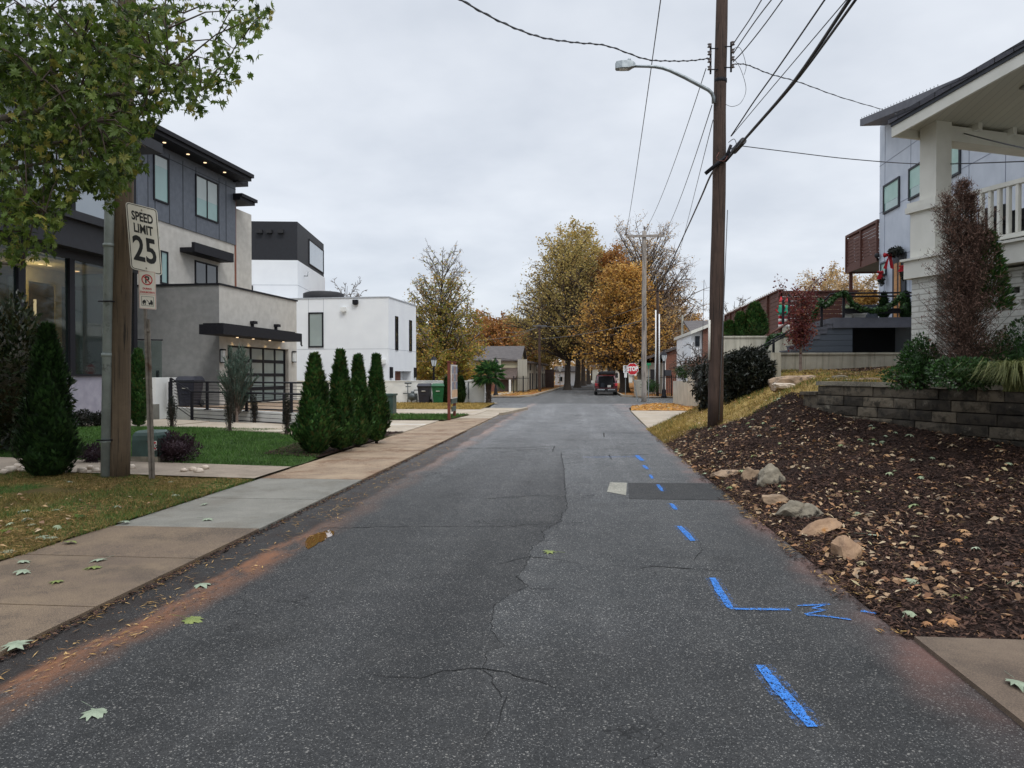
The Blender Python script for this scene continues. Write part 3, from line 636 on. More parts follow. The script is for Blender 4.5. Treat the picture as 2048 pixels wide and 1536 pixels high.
# sidewalk of single slabs
mb = MB(); ys = [(-3, .2, 0), (.2, 2.0, 0), (2.0, 3.5, 0), (3.5, 5.0, 0), (5.0, 6.4, 0), (6.4, 7.72, 0), (7.72, 9.6, 1), (9.6, 11.5, 1)]
y = 11.5
while y < 34: ys.append((y, y + 1.52, 2 if y < 27 else 3)); y += 1.52
for i, (a, b, m_) in enumerate(ys):
    xl = XL if b < 25 else lerp(XL, -3.45, (b - 25) / 10)
    mb.box(XS + (.02 if m_ == 1 else 0), XL + .0, a + .006, b - .006, -.05, .032 + .006 * ((i * 7) % 3) / 3, m=m_)
mb.box(XS + .02, XL - .01, -3, 34, -.05, .018, m=4)
mb.prism([(XS, 34.0), (-3.48, 34.0), (-2.8, 36.4), (-2.85, 36.9), (XS + .3, 36.9)], -.05, .05, m=3)
mb.build('sidewalk', ['walk_brown', 'walk_grey', 'walk_tan', 'walk_pale', 'joint'], kind='structure')
# kerb stone at the corner
mb = MB(); mb.prism([(-3.46, 31), (-3.30, 31), (-2.62, 36.2), (-2.78, 36.4)], -.05, .11); mb.build('kerb', 'walk_pale', kind='structure')
# gravelly dirt along the sidewalk edge
EDGE = [((XL - .02, 3), (XL + .5, 3)), ((XL - .02, 30), (XL + .45, 30))]
flakes('gutter_litter', EDGE, FLAT(0), 'straw', 1500, .10, 5, .10, .008, .2, keep=lambda x, y, r: r.random() < (.9 if x < XL + .08 else .16) * (1 if n2(x, y, 1.5, 4) > -.1 else .3))
flakes('gutter_debris', [((XL + .2, 3.2), (XL + .55, 3.2)), ((XL + .3, 7.5), (XL + .75, 7.5)), ((XL + .1, 12), (XL + .5, 12))], FLAT(0), 'straw', 420, .05, 8, .2, .008, .4, keep=lambda x, y, r: n2(x, y, 2.2, 6) > .12)
flakes('gutter_soil', [((XL - .03, 3), (XL + .10, 3)), ((XL - .03, 22), (XL + .08, 22))], FLAT(0), 'chips', 3800, .035, 7, .6, .012, .4)
flakes('gutter_gravel', [((XL, 3), (XL + .75, 3)), ((XL, 18), (XL + .7, 18))], FLAT(0), 'chips_tan', 900, .016, 15, .8, .003, .3)

# left verge, path, lawn
verge = [((-14, 2.0), (XS, 2.0)), ((-16, 11.2), (XS, 11.2))]
patch('grass_verge', verge, zL, 'verge_soil', 24, 24)
blades('verge_grass', [((-10.5, 4.0), (XS + .04, 4.0)), ((-12, 11.15), (XS + .06, 11.15))], zL, 'blade_verge', 56000, .045, .0035, 11, keep=lambda x, y, r: n2(x, y, 1.1, 5) > -.28 + .3 * (r.random() - .5), lean=1.4)
blades('verge_grass_green', [((-10.5, 7.0), (XS + .05, 7.0)), ((-12, 11.15), (XS + .08, 11.15))], zL, 'blade', 15000, .05, .003, 12, keep=lambda x, y, r: n2(x, y, .9, 15) > .0 or x > XS - .5, lean=1.1)
flakes('verge_leaf_litter', [((-10, 4), (XS, 4)), ((-11, 9.5), (XS - .2, 9.5))], zL, 'litter', 260, .07, 14, .6, .03, .5)
flakes('verge_straw', verge, zL, 'straw', 19000, .13, 13, .05, .012, .25, keep=lambda x, y, r: n2(x, y, .8, 9) > -.12 + .2 * (r.random() - .5))
patch('path', [((-24, 11.2), (XS + .04, 11.2)), ((-24, 12.7), (XS + .04, 12.7))], lambda x, y: .075 + min(.02 * max(0, XS - x), .12), 'walk_path', 10, 2)
lawn = [((-20, 12.7), (XS, 12.7)), ((-20, 16.0), (XS - .05, 16.0)), ((-19, 20.6), (-6.6, 20.6))]
patch('lawn', lawn, zL, 'lawn_soil', 24, 12)
blades('lawn_grass', [((-15, 12.72), (XS - .04, 12.72)), ((-15.5, 14.3), (XS - .05, 14.3)), ((-16, 20.6), (-6.7, 20.6))], zL, 'blade', 82000, .055, .0045, 17, lean=.9)
# mulch bed under the arborvitae row
bed = [((-6.5, 14.6), (XS, 14.2)), ((-6.9, 19.5), (XS, 20.3)), ((-6.0, 20.6), (XS + .1, 20.9))]
patch('mulch_bed', bed, lambda x, y: zL(x, y) + .02, 'mulch', 8, 10)
flakes('mulch_bed_chips', bed, lambda x, y: zL(x, y) + .02, 'chips', 2500, .07, 19, .3, .01, .5)
# driveways and pads
def slab(name, poly, z0, z1, mat): mb = MB(); mb.prism(poly, z0, z1); return mb.build(name, mat, kind='structure')
slab('driveway', [(-12.5, 20.9), (XS + .05, 20.9), (XS + .05, 26.3), (-12.5, 26.3)], -.05, .060, 'drive')
mb = MB(); mb.box(-9.4, XS + .02, 24.1, 24.22, .058, .066); mb.box(-7.6, -7.56, 20.9, 26.3, .058, .064, m=1); mb.box(-9.4, XS, 22.9, 22.93, .058, .064, m=1); mb.build('driveway_joint', ['wall_white', 'joint'], kind='structure')
mb = MB(); p0 = P(640, 852, 20.5)
for i, (a, b, c, d) in enumerate([((300, 858), (560, 866), (640, 850), (420, 846)), ((560, 868), (720, 880), (760, 862), (650, 852)), ((150, 850), (300, 857), (420, 844), (330, 840))]):
    q = [G(x_, y_, .12) for x_, y_ in (a, b, c, d)]; mb.prism([(v.x, v.y) for v in q], .05, .155)
mb.build('stepping_pads', 'drive', kind='structure')
isl = [((-9.4, 26.3), (-4.95, 26.3)), ((-9.4, 30.3), (-4.6, 30.3))]
patch('grass_island', isl, lambda x, y: .07, 'verge_soil', 8, 8)
blades('island_grass', isl, lambda x, y: .07, 'blade', 7000, .08, .007, 21, lean=.8); 
patch('grass_strip_edge', [((-9.4, 26.32), (-5.0, 26.32)), ((-9.4, 26.6), (-5.0, 26.6))], lambda x, y: .085, 'mulch', 6, 2)
slab('second_driveway', [(-40, 30.3), (-4.4, 30.3), (-4.35, 35.0), (-40, 35.0)], -.05, .055, 'drive')
gold = [((-40, 35.0), (-4.8, 35.0)), ((-40, 42.8), (-5.0, 42.8))]
patch('dry_grass_strip', gold, lambda x, y: .07, 'dry_soil', 20, 6)
blades('dry_strip_grass', [((-16, 35.0), (-4.8, 35.0)), ((-16, 42.6), (-5.0, 42.6))], lambda x, y: .07, 'blade_dry', 14000, .08, .009, 23, lean=.8)
mb = MB(); mb.prism([(-40, 42.8), (-5.0, 42.8), (-5.0, 44), (-40, 44)], -.05, .04); mb.build('kerb_strip', 'walk_pale', kind='structure')

# right bank
mul = [((XR, 4.95), (9.9, 4.95)), ((XR, 7.0), (Wx(7.0) + .1, 7.0)), ((XR - .02, 10.8), (Wx(10.8) + .1, 10.8)), ((XR - .05, 14.5), (4.56, 14.5)), ((XR - .02, 17.0), (3.9, 17.0)), ((XR, 19.6), (2.5, 19.6))]
HRm = lambda x, y: HR(x, y) + .004
patch('mulch_bank', mul, HRm, 'mulch', 30, 14)
gr = [((4.5, 14.45), (6.9, 14.45)), ((3.7, 17.0), (7.4, 17.0)), ((2.35, 19.6), (7.6, 19.6)), ((XR, 21.0), (7.6, 21.0)), ((XR, 23.6), (7.6, 23.6)), ((5.0, 24.8), (7.6, 24.8))]
patch('grass_bank', gr, HR, 'dry_soil', 16, 14)
flakes('mulch_chips', mul, HRm, 'chips', 68000, .058, 31, .26, .012, .75, keep=lambda x, y, r: r.random() < 1.25 - y / 22)
flakes('mulch_straw', mul, HRm, 'chips_tan', 2600, .06, 33, .16, .016, .5, keep=lambda x, y, r: r.random() < (1.0 if x < 3.0 + .2 * n2(x, y, 2) else .35))
flakes('mulch_spill', [((XR - .22, 5.0), (XR + .08, 5.0)), ((XR - .24, 14), (XR + .06, 14)), ((XR - .2, 23), (XR + .05, 23))], FLAT(0), 'chips', 3600, .045, 34, .3, .008, .4, keep=lambda x, y, r: x > XR - .05 - .16 * max(0, n2(x, y, 1.6, 9) + .25) - .05 * r.random())
flakes('edge_straw', [((XR - .14, 5.0), (XR + .25, 5.0)), ((XR - .14, 20), (XR + .25, 20))], HRm, 'straw', 1500, .07, 36, .14, .012, .4, keep=lambda x, y, r: n2(x, y, 1.4, 3) > -.1)
flakes('leaf_litter', mul, HRm, 'litter', 3200, .075, 35, .5, .018, .8, keep=lambda x, y, r: n2(x, y, .9, 2) + .6 * n2(x, y, 3, 7) + r.uniform(-.25, .25) > -.02)
flakes('leaf_litter_grass', gr, HR, 'litter', 700, .09, 37, .55, .03, .6)
blades('bank_grass', gr, HR, 'blade_dry', 16000, .08, .005, 39, lean=1.0)
blades('bank_grass_green', gr, HR, 'blade', 2500, .09, .005, 41, keep=lambda x, y, r: n2(x, y, .7, 8) > .12, lean=.9)
blades('bank_edge_grass', [((XR - .04, 18.6), (2.6, 18.6)), ((XR - .06, 23.4), (3.2, 23.4))], HR, 'blade_dry', 3000, .09, .006, 43, lean=1.0)
rg = random.Random(77); mb = MB(); s_ = sampler(mul, rg); c = 0
while c < 230:
    x, y = s_(); z = HRm(x, y)
    if not inframe((x, y, z), 0): continue
    c += 1; a = rg.uniform(0, 6.28); ux = Vector((math.cos(a), math.sin(a), rg.uniform(-.35, .35))); uy = Vector((-math.sin(a), math.cos(a), rg.uniform(-.35, .35)))
    maple_leaf(mb, (x, y, z + .035), ux, uy, rg.uniform(.09, .19), rg.choice((0, 1, 1, 1)), .5)
mb.build('maple_leaf_litter', ['litter_pale', 'litter'], rc=False, kind='stuff')
rg = random.Random(78); mb = MB(); s_ = sampler([((-9.5, 3.6), (XS - .1, 3.6)), ((-10.5, 8.6), (XS - .3, 8.6))], rg)
for _ in range(110):
    x, y = s_(); z = zL(x, y)
    if not inframe((x, y, z), 0): continue
    a = rg.uniform(0, 6.28); maple_leaf(mb, (x, y, z + .05), Vector((math.cos(a), math.sin(a), rg.uniform(-.4, .4))), Vector((-math.sin(a), math.cos(a), rg.uniform(-.4, .4))), rg.uniform(.10, .17), rg.choice((0, 0, 1)), .4)
mb.build('verge_maple_leaves', ['litter_pale', 'lf_maple'], rc=False, kind='stuff')
# pavers at the lower right
mb = MB()
for (x0, x1, y0, y1) in [(2.12, 3.6, 3.5, 4.93), (3.62, 5.2, 3.5, 4.93), (2.12, 3.6, 1.6, 3.48), (3.62, 5.2, 1.6, 3.48), (5.22, 9, 1.6, 4.93), (2.12, 9, -3, 1.58)]: mb.box(x0, x1, y0, y1, -.06, .03)
mb.box(2.14, 8.9, -2.9, 4.9, -.05, .018, m=1)
mb.build('paved_walk', [concrete('walk_dark', '#54463a', '#6e5e4e', '#3d332b', .4, 100), 'joint'], kind='structure')
# driveway on the right
mb = MB(); mb.prism([(XR + .02, 23.7), (9.5, 23.6), (9.5, 35.0), (2.3, 35.0)], -.05, .035); mb.build('side_driveway', 'drive', kind='structure')
lf = [((2.32, 35.0), (9.5, 35.0)), ((2.6, 39.5), (9.5, 39.5)), ((4.2, 43.6), (9.5, 43.6))]
patch('leafy_verge', lf, lambda x, y: .05 + .02 * n2(x, y, 2), 'leafy', 14, 8)
flakes('verge_leaf_litter', lf, lambda x, y: .06, 'lf_gold', 1500, .16, 51, .6, .01, .4); flakes('verge_leaf_litter_tan', lf, lambda x, y: .06, 'litter', 900, .15, 53, .6, .01, .4)
# upper yard on the right
up = [((Wx(6.0) + .25, 6.0), (14, 6.0)), ((Wx(10.8) + .25, 10.8), (16, 10.8)), ((4.72, 14.46), (18, 14.46)), ((6.0, 18), (18, 18)), ((6.15, 20.5), (18, 20.5)), ((6.35, 24.8), (18, 24.8))]
patch('upper_yard', up, lambda x, y: HU(x, y) - .02 + .02 * n2(x, y, 1.2), 'dry_soil', 26, 10)
flakes('yard_leaf_litter', [((6.2, 17.5), (9, 17.5)), ((6.2, 24.6), (10.5, 24.6))], HU, 'litter', 1200, .1, 55, .55, .02, .5)
flakes('yard_mulch', [((6.2, 18.2), (8.0, 19.5)), ((6.2, 24.6), (11, 24.6))], HU, 'chips', 6000, .12, 57, .3, .02, .5)
blades('yard_grass', [((5.5, 14.5), (12, 14.5)), ((7.5, 20.5), (13, 20.5)), ((10, 24.5), (15, 24.5))], HU, 'blade_dry', 12000, .09, .006, 59, lean=.8)
# beyond the cross street
farL = [((-60, 55.5), (-4.7, 55.5)), ((-60, 59), (-3.85, 59)), ((-60, 80), (-3.15, 80)), ((-60, 128), (-2.05, 128)), ((-60, 220), (1.9, 220))]
patch('far_verge', farL, lambda x, y: .06 + (.0 if y < 62 else 0), 'leafy_dark', 30, 6)
farR = [((4.7, 55.5), (80, 55.5)), ((3.25, 59), (80, 59)), ((3.2, 80), (80, 80)), ((4.5, 128), (80, 128)), ((9.1, 220), (80, 220))]
patch('far_verge_leafy', farR, lambda x, y: .06, 'leafy_dark', 30, 6)
flakes('far_leaf_litter', [((-20, 55.8), (-4.9, 55.8)), ((-18, 80), (-3.4, 80))], lambda x, y: .08, 'lf_gold', 1800, .28, 61, .6, .01, .3)
flakes('far_leaf_litter_orange', [((3.4, 57), (20, 57)), ((3.3, 90), (20, 90))], lambda x, y: .08, 'lf_rust', 1800, .28, 63, .6, .01, .3)
mb = MB()   # far sidewalk and kerbs
for (x0, y0, x1, y1) in [(-24, 57.2, -6.0, 57.8), (-6.0, 57.8, -5.6, 82), (-5.6, 82, -4.4, 128)]:
    pass
mb.prism([(-24, 57.6), (-6.6, 57.6), (-5.7, 80), (-4.4, 128), (-5.9, 128), (-7.2, 80), (-7.8, 59.2), (-24, 59.2)], 0, .085)
mb.build('far_sidewalk', 'walk_pale', kind='structure')
mb = MB(); K_ = [(-30, 55.5), (-4.75, 55.6), (-3.78, 59), (-3.08, 80), (-1.98, 128)]
for a, b in zip(K_, K_[1:]): mb.prism([(a[0], a[1]), (b[0], b[1]), (b[0] - .16, b[1] + .1), (a[0] - .16, a[1] + .16)], 0, .14)
mb.build('far_kerb', 'walk_pale', kind='structure')
mb = MB(); K_ = [(40, 55.5), (4.75, 55.6), (3.18, 59), (3.14, 80), (4.45, 128)]
for a, b in zip(K_, K_[1:]): mb.prism([(a[0], a[1]), (b[0], b[1]), (b[0] + .16, b[1] + .1), (a[0] + .16, a[1] + .16)], 0, .14)
mb.build('far_kerb', 'walk_pale', kind='structure')

# rocks along the foot of the bank
def rock(px, py, size, mat, label, seed, rz=0, squash=(1, .7, .5), sink=.3):
    p = hit(px, py, HRm); rg = random.Random(seed); bm = bmesh.new(); bmesh.ops.create_icosphere(bm, subdivisions=4, radius=.5)
    cuts = [(Vector((rg.uniform(-1, 1), rg.uniform(-1, 1), rg.uniform(-.3, 1))).normalized(), rg.uniform(.24, .40)) for _ in range(8)]
    for v in bm.verts:
        c0 = v.co.copy()
        for nv, d in cuts:
            q = c0.dot(nv)
            if q > d: c0 -= nv * (q - d) * .93
        c0 *= 1 + .13 * noise.noise(c0 * 4 + Vector((seed, 0, 0))) + .05 * noise.noise(c0 * 11 + Vector((seed, 3, 0))); v.co = Vector((c0.x * squash[0], c0.y * squash[1], c0.z * squash[2])) * size * 1.12
    me = bpy.data.meshes.new('rock'); bm.to_mesh(me); bm.free(); me.materials.append(M[mat]); o = bpy.data.objects.new('rock', me); COL.objects.link(o)
    o.location = p + Vector((0, 0, size * squash[2] * (.42 - sink))); o.rotation_euler = (rg.uniform(-.2, .2), rg.uniform(-.3, .3), rz); o['_w'] = tuple(p)
    return tag(o, label, 'rock', 'rocks along the foot of the mulch bank')
rock(1447, 952, .62, 'rock_tan', 'flat tan slab of rock, farthest of the rocks by the road', 1, .2, (1, .5, .28))
rock(1503, 958, .40, 'rock_tan', 'small pointed rock between the flat slab and the grey boulder', 2, .6, (.8, .5, .7))
rock(1546, 966, .56, 'rock_grey', 'tall leaning grey rock standing highest above the mulch', 3, .5, (1.0, .45, .75))
rock(1560, 1006, .44, 'rock_tan', 'low tan rock lying behind the brown pair', 4, .3, (1, .5, .4))
rock(1578, 1030, .42, 'rock_grey', 'grey brown wedge rock leaning beside the darker one', 5, 2.6, (1, .6, .62))
rock(1616, 1030, .34, 'rock_grey', 'dark brown square rock beside the arched orange one', 6, .1, (1, .8, .75))
rock(1634, 1066, .46, 'rock_orange', 'arched pale orange rock half covered with mulch', 7, .4, (1.2, .5, .42))
rock(1692, 1112, .36, 'rock_orange', 'rust orange angular rock nearest along the road edge', 8, 1.2, (.85, .7, .8))
# fallen leaves one can count
def fallen(px, py, size, mat, label, H=FLAT(0), seed=0, z=.012):
    p = hit(px, py, H)
    rg = random.Random(seed + 900); a = rg.uniform(0, 6.28); mb = MB(); ux = Vector((math.cos(a), math.sin(a), rg.uniform(-.12, .12))); uy = Vector((-math.sin(a), math.cos(a), rg.uniform(-.12, .12)))
    maple_leaf(mb, p + Vector((0, 0, .02)), ux, uy, size, 0, .18); mb.tube([p + Vector((0, 0, .02)) - uy * size * .35, p + Vector((0, 0, .02)) - uy * size * .9 + ux * .02], .0016, 4)
    return simple(mb, 'fallen_leaf', mat, label, 'leaf', p, 'single maple leaves lying about', rc=False)
H0 = FLAT(.0); Hs = FLAT(.036)
for i, (px, py, sz, mt, lb, H) in enumerate([
    (30, 1293, .20, 'leaf_pale1', 'large pale grey leaf hanging over the sidewalk edge', Hs), (198, 1122, .17, 'leaf_pale1', 'pale leaf in the middle of the brown sidewalk slab', Hs), (186, 1137, .16, 'leaf_green1', 'green leaf just below the pale one on the sidewalk', Hs),
    (112, 1166, .15, 'leaf_green1', 'dull green leaf near the sidewalk joint', Hs), (48, 1125, .15, 'leaf_pale1', 'pale leaf lying where grass meets brown sidewalk', Hs), (415, 1040, .18, 'leaf_pale1', 'pale leaf on the grey sidewalk slab', Hs),
    (408, 1010, .15, 'leaf_pale1', 'small pale leaf at the grass edge of the grey slab', Hs), (385, 1243, .19, 'leaf_green1', 'pale green leaf lying in the orange clay streak', H0), (192, 1430, .16, 'leaf_pale1', 'pale green leaf alone on the dark asphalt', H0),
    (1100, 1105, .16, 'leaf_green1', 'yellow green leaf on the road right of the long crack', H0), (405, 1172, .18, 'leaf_pale1', 'crumpled pale leaf in the gutter', H0), (2035, 1370, .2, 'leaf_pale1', 'pale leaf on the dark paved walk', FLAT(.035)),
    (45, 1145, .16, 'leaf_pale1', 'pale leaf at the very edge of the verge by the sidewalk', zL), (100, 1078, .17, 'leaf_pale1', 'pale leaf among straw near the sidewalk edge', zL), (45, 1024, .2, 'leaf_pale1', 'broad pale leaf on the straw covered verge', zL), (110, 1022, .14, 'leaf_pale1', 'smaller pale leaf beside the broad one on the verge', zL),
    (140, 1085, .2, 'leaf_green1', 'green leaf leaning against pale leaves on the verge', zL), (80, 1076, .18, 'leaf_pale1', 'upturned pale leaf on dry grass', zL), (340, 965, .15, 'leaf_pale1', 'leaf lying by the foot of the signs', zL), (140, 965, .16, 'leaf_pale1', 'silvery leaf just left of the grey conduit', zL),
    (350, 992, .15, 'leaf_pale1', 'pale leaf on the green part of the verge', zL), (250, 1045, .15, 'leaf_pale1', 'pale leaf near the corner of the grey slab', zL), (60, 1052, .15, 'leaf_pale1', 'pale leaf half hidden in straw', zL), (15, 1105, .17, 'leaf_pale1', 'pale leaf overlapping the verge grass edge', zL), (20, 1060, .16, 'leaf_green1', 'yellowing leaf lying flat on straw', zL),
    (2030, 1133, .16, 'leaf_brown1', 'broad tan leaf on the dark mulch', HRm), (1745, 1072, .19, 'leaf_pale1', 'silvery leaf just behind the rust orange rock', HRm), (1712, 985, .16, 'leaf_green1', 'bright green leaf on the mulch above the rocks', HRm), (1920, 1195, .16, 'leaf_green1', 'pale green leaf low on the mulch slope', HRm)]):
    fallen(px, py, sz, mt, lb, H, i)
# ================================================================== buildings on the left
def window(fr, parent, s0, s1, z0, z1, n=0.0, fw=.07, glass='glass_teal', frame='black', mull=(), rows=(), name='window', face='side', proud=.05, blind=None, back=True):
    """window on the plane n=const of a frame; face 'front' swaps s and n"""
    T = (lambda a, b, c: fr(a, b, c)) if face == 'side' else (lambda a, b, c: fr(-b, a, c))
    mb = MB()
    mb.box(s0, s1, n, n + proud, z0, z0 + fw, T); mb.box(s0, s1, n, n + proud, z1 - fw, z1, T)
    mb.box(s0, s0 + fw, n, n + proud - .002, z0 + fw, z1 - fw, T); mb.box(s1 - fw, s1, n, n + proud - .002, z0 + fw, z1 - fw, T)
    for q in mull: mb.box(q - fw * .4, q + fw * .4, n, n + proud - .004, z0 + fw, z1 - fw, T)
    for q in rows: mb.box(s0 + fw, s1 - fw, n, n + proud - .006, q - fw * .35, q + fw * .35, T)
    w_ = mb.build(name, frame, parent)
    g = MB(); g.box(s0 + fw * .6, s1 - fw * .6, n + .004, n + proud * .35, z0 + fw * .6, z1 - fw * .6, T); go = g.build('pane', glass, w_)
    if blind:
        b = MB(); zb = lerp(z0, z1, blind[1]); b.box(s0 + fw, s1 - fw, n + proud * .35, n + proud * .4, zb, z1 - fw, T); b.build('blind', blind[0], w_)
    return w_
# ---- garage block of the grey and cream house
FG = Frame((X(439, 28), 28), 4.1)
sG, zG = FG.side(593, 604.5); zt = FG.side(440, 570)[1]; zb = .5
house = thing('modern_house', 'three storey house with dark grey siding, cream stucco and glass garage door', 'house', FG(0, 0, zb))
FU = Frame((X(470, 36), 36), 4.1)
dn = (FU(0, 0, 0) - FG(0, 0, 0)).dot(FG.n); ds = (FU(0, 0, 0) - FG(0, 0, 0)).dot(FG.s)
mb = MB(); sGd0, _ = FG.side(455, 700); sGd1, _ = FG.side(577, 700); zdt = FG.side(457, 690)[1]
# garage wall with a real opening for the door
mb.box(0, sGd0, -.35, 0, zb, zt, FG); mb.box(sGd1, sG, -.35, 0, zb, zt, FG); mb.box(sGd0, sGd1, -.35, 0, zdt, zt, FG)
mb.box(0, sG, -5.2, -.352, zb, zt, FG); mb.build('garage_wall', 'stucco_cream', house)
mb = MB(); mb.box(-.02, 0, -7.5, -.0, zb, zt - .01, FG); mb.build('side_wall', 'stucco_grey', house)
mb = MB(); mb.box(-.06, sG + .04, -7.5, .05, zt, zt + .07, FG); mb.build('parapet_cap', 'black', house)
# garage door: black grid with frosted panes
mb = MB(); nD = -.22; gd = MB(); cols = [FG.side(q, 700, nD)[0] for q in (459, 476, 500, 525, 548, 567)]; s1d = sGd1
zr = [zb + (zdt - zb) * q for q in (.0, .25, .5, .75, 1)]
mb.box(sGd0, s1d, nD - .05, nD, zb, zdt, FG, 0)
for c_ in cols: mb.box(c_ - .06, c_ + .06, nD, nD + .05, zb, zdt, FG)
for z_ in zr: mb.box(sGd0, s1d, nD, nD + .045, max(zb, z_ - .07), min(zdt - .002, z_ + .07), FG)
mb.box(cols[-1] + .06, s1d - .002, nD, nD + .06, zb, zdt, FG)
gdo = mb.build('garage_door', 'black', house)
for i in range(5):
    g = MB(); g.box(cols[i] + .055, cols[i + 1] - .055, nD + .002, nD + .02, zb + .05, zdt - .05, FG); g.build('pane', 'glass_pale', gdo)
# canopy with downlights
s0, z0_ = FG.side(447, 668, 1.0); s1c, _ = FG.side(604, 682, 1.0); zc = FG.side(447, 668)[1]; ztop = FG.side(447, 648)[1]
sc0 = FG.side(447, 660, 1.0)[0]; sc1 = FG.side(604, 675, 1.0)[0]; zcb = FG.side(447, 668, 1.0)[1]; zct = FG.side(447, 648, 1.0)[1]
mb = MB(); mb.box(sc0, sc1, .003, 1.0, zcb, zct, FG); mb.box(sc0 + .1, sc1 - .5, .1, .9, zct, zct + .05, FG); mb.tube([FG(sc1 + .02, .95, zcb), FG(sc1 + .02, .95, zcb - .12), FG(sc1 + .1, .95, zcb - .18)], .04, 6); cn = mb.build('garage_canopy', 'black', house)
for px in (476, 508, 541, 568):
    s_ = FG.side(px, 690, .25)[0]; mb = MB(); mb.lathe(FG(s_, .22, zcb - .02), [(.05, 0), (.05, .02)], 10); o = mb.build('downlight', 'warm', cn)
    l = bpy.data.lights.new('downlight_beam', 'SPOT'); l.energy = 9; l.color = (1, .66, .28); l.spot_size = R(75); l.spot_blend = .9; l.shadow_soft_size = .04
    lo = bpy.data.objects.new('downlight_beam', l); COL.objects.link(lo); lo.location = FG(s_, .16, zcb - .04); lo.rotation_euler = (Vector(FG.n) * .12 + Vector((0, 0, 1))).to_track_quat('Z', 'Y').to_euler()
for px, yt, yb in ((446.5, 699, 725), (589, 703, 724)):
    a, zt_ = FG.side(px, yt, .1); zb_ = FG.side(px, yb, .1)[1]; mb = MB(); mb.box(a - .1, a + .1, .0, .03, zb_, zt_, FG); mb.box(a - .1, a + .1, .03, .16, zt_ - .04, zt_ + .02, FG); mb.box(a - .1, a + .1, .03, .16, zb_ - .02, zb_ + .02, FG); sn = mb.build('sconce', 'black', house)
    mb = MB(); mb.box(a - .07, a + .07, .03, .14, zb_ + .02, zt_ - .04, FG); mb.build('glass', 'lamp_glass', sn)
for px, py in ((505, 647), (552, 653)):
    a, z_ = FG.side(px, py, .05); mb = MB(); mb.box(a - .12, a + .16, 0, .2, z_ - .02, z_ + .1, FG); mb.box(a - .06, a + .04, 0, .1, z_ - .16, z_ - .02, FG); mb.build('floodlight', 'black', house)
# upper storeys, set back
zsid = FU.side(469, 490)[1]; zU = FU.side(470, 372)[1]; sU0 = FU.side(276, 400)[0]
mb = MB(); mb.box(sU0, 0, -9, 0, zb, zsid, FU); mb.build('stucco_wall', 'stucco_cream', house)
mb = MB(); mb.box(sU0 - .05, .05, -9, .05, zsid, zU + .35, FU); mb.build('siding_wall', 'siding_dark', house)
mb = MB()
for px in (310, 339, 366, 392, 438, 452, 296):
    a = FU.side(px, 400, .05)[0]; mb.box(a - .02, a + .02, .05, .062, zsid, zU, FU)
for q in (.33,): mb.box(sU0, .05, .05, .060, lerp(zsid, zU, .93), lerp(zsid, zU, .94), FU)
mb.build('siding_seam', 'seam_dark', house)
er = FU.side(503, 362, .9)[0]; zE = FU.side(503, 363, .9)[1]
mb = MB(); mb.box(sU0 - .6, er, -9.2, .9, zE, zE + .16, FU); mb.box(sU0 - .6, er + .05, -9.3, 1.02, zE + .16, zE + .34, FU); rf = mb.build('roof', 'black', house)
for px in (331, 378, 412, 451):
    a = FU.side(px, 300, .55)[0]; mb = MB(); mb.lathe(FU(a, .5, zE - .015), [(.07, 0), (.07, .014)], 10); mb.build('eave_downlight', 'warm', rf)
def upwin(px0, px1, yt, yb, mull=None, fr=FU, n=.05, **kw):
    a, zt_ = fr.side(px0, yt, n + .05); b = fr.side(px1, yt, n + .05)[0]; zb_ = fr.side(px0, yb, n + .05)[1]
    ml = [lerp(a, b, q) for q in (mull or [])]; return window(fr, house, a, b, zb_, zt_, n, mull=ml, **kw)
upwin(308, 338, 304, 399, blind=('glass_pale', .75)); upwin(392, 437, 347, 431, [.5], blind=('glass_pale', .45))
upwin(391, 436, 520, 568, [.5], n=0, glass='glass_dark'); upwin(322, 337, 500, 567, n=0, glass='glass_teal')
a, zt_ = FU.side(384, 484, 0.6); b = FU.side(463, 515, .6)[0]; zb_ = FU.side(384, 503, .6)[1]
mb = MB(); mb.box(a, b, 0, .7, zb_, zb_ + .12, FU); mb.box(a, b, .58, .72, zb_, zt_, FU); mb.box(a, b, 0, .58, zb_ + .12, zb_ + .2, FU); mb.build('awning', 'black', house)
# rear wing with brown corner and lower eave
mb = MB(); mb.box(.02, 2.6, -9, -.5, zb, zU - .9, FU); mb.build('rear_wall', 'stucco_cream', house)
e2, z2_ = FU.side(508, 411, .45)
mb = MB(); mb.box(-.2, e2 + .1, -9.2, .45, z2_, z2_ + .16, FU); mb.box(-.2, e2 + .2, -9.2, .55, z2_ + .16, z2_ + .32, FU); mb.box(-.2, e2 - .3, -9.2, .3, z2_ + .9, z2_ + 1.15, FU); mb.build('rear_roof', 'black', house)
mb = MB(); mb.box(.06, .22, -.4, -.02, zb, z2_, FU); mb.build('corner_post', 'wood_brown', house)

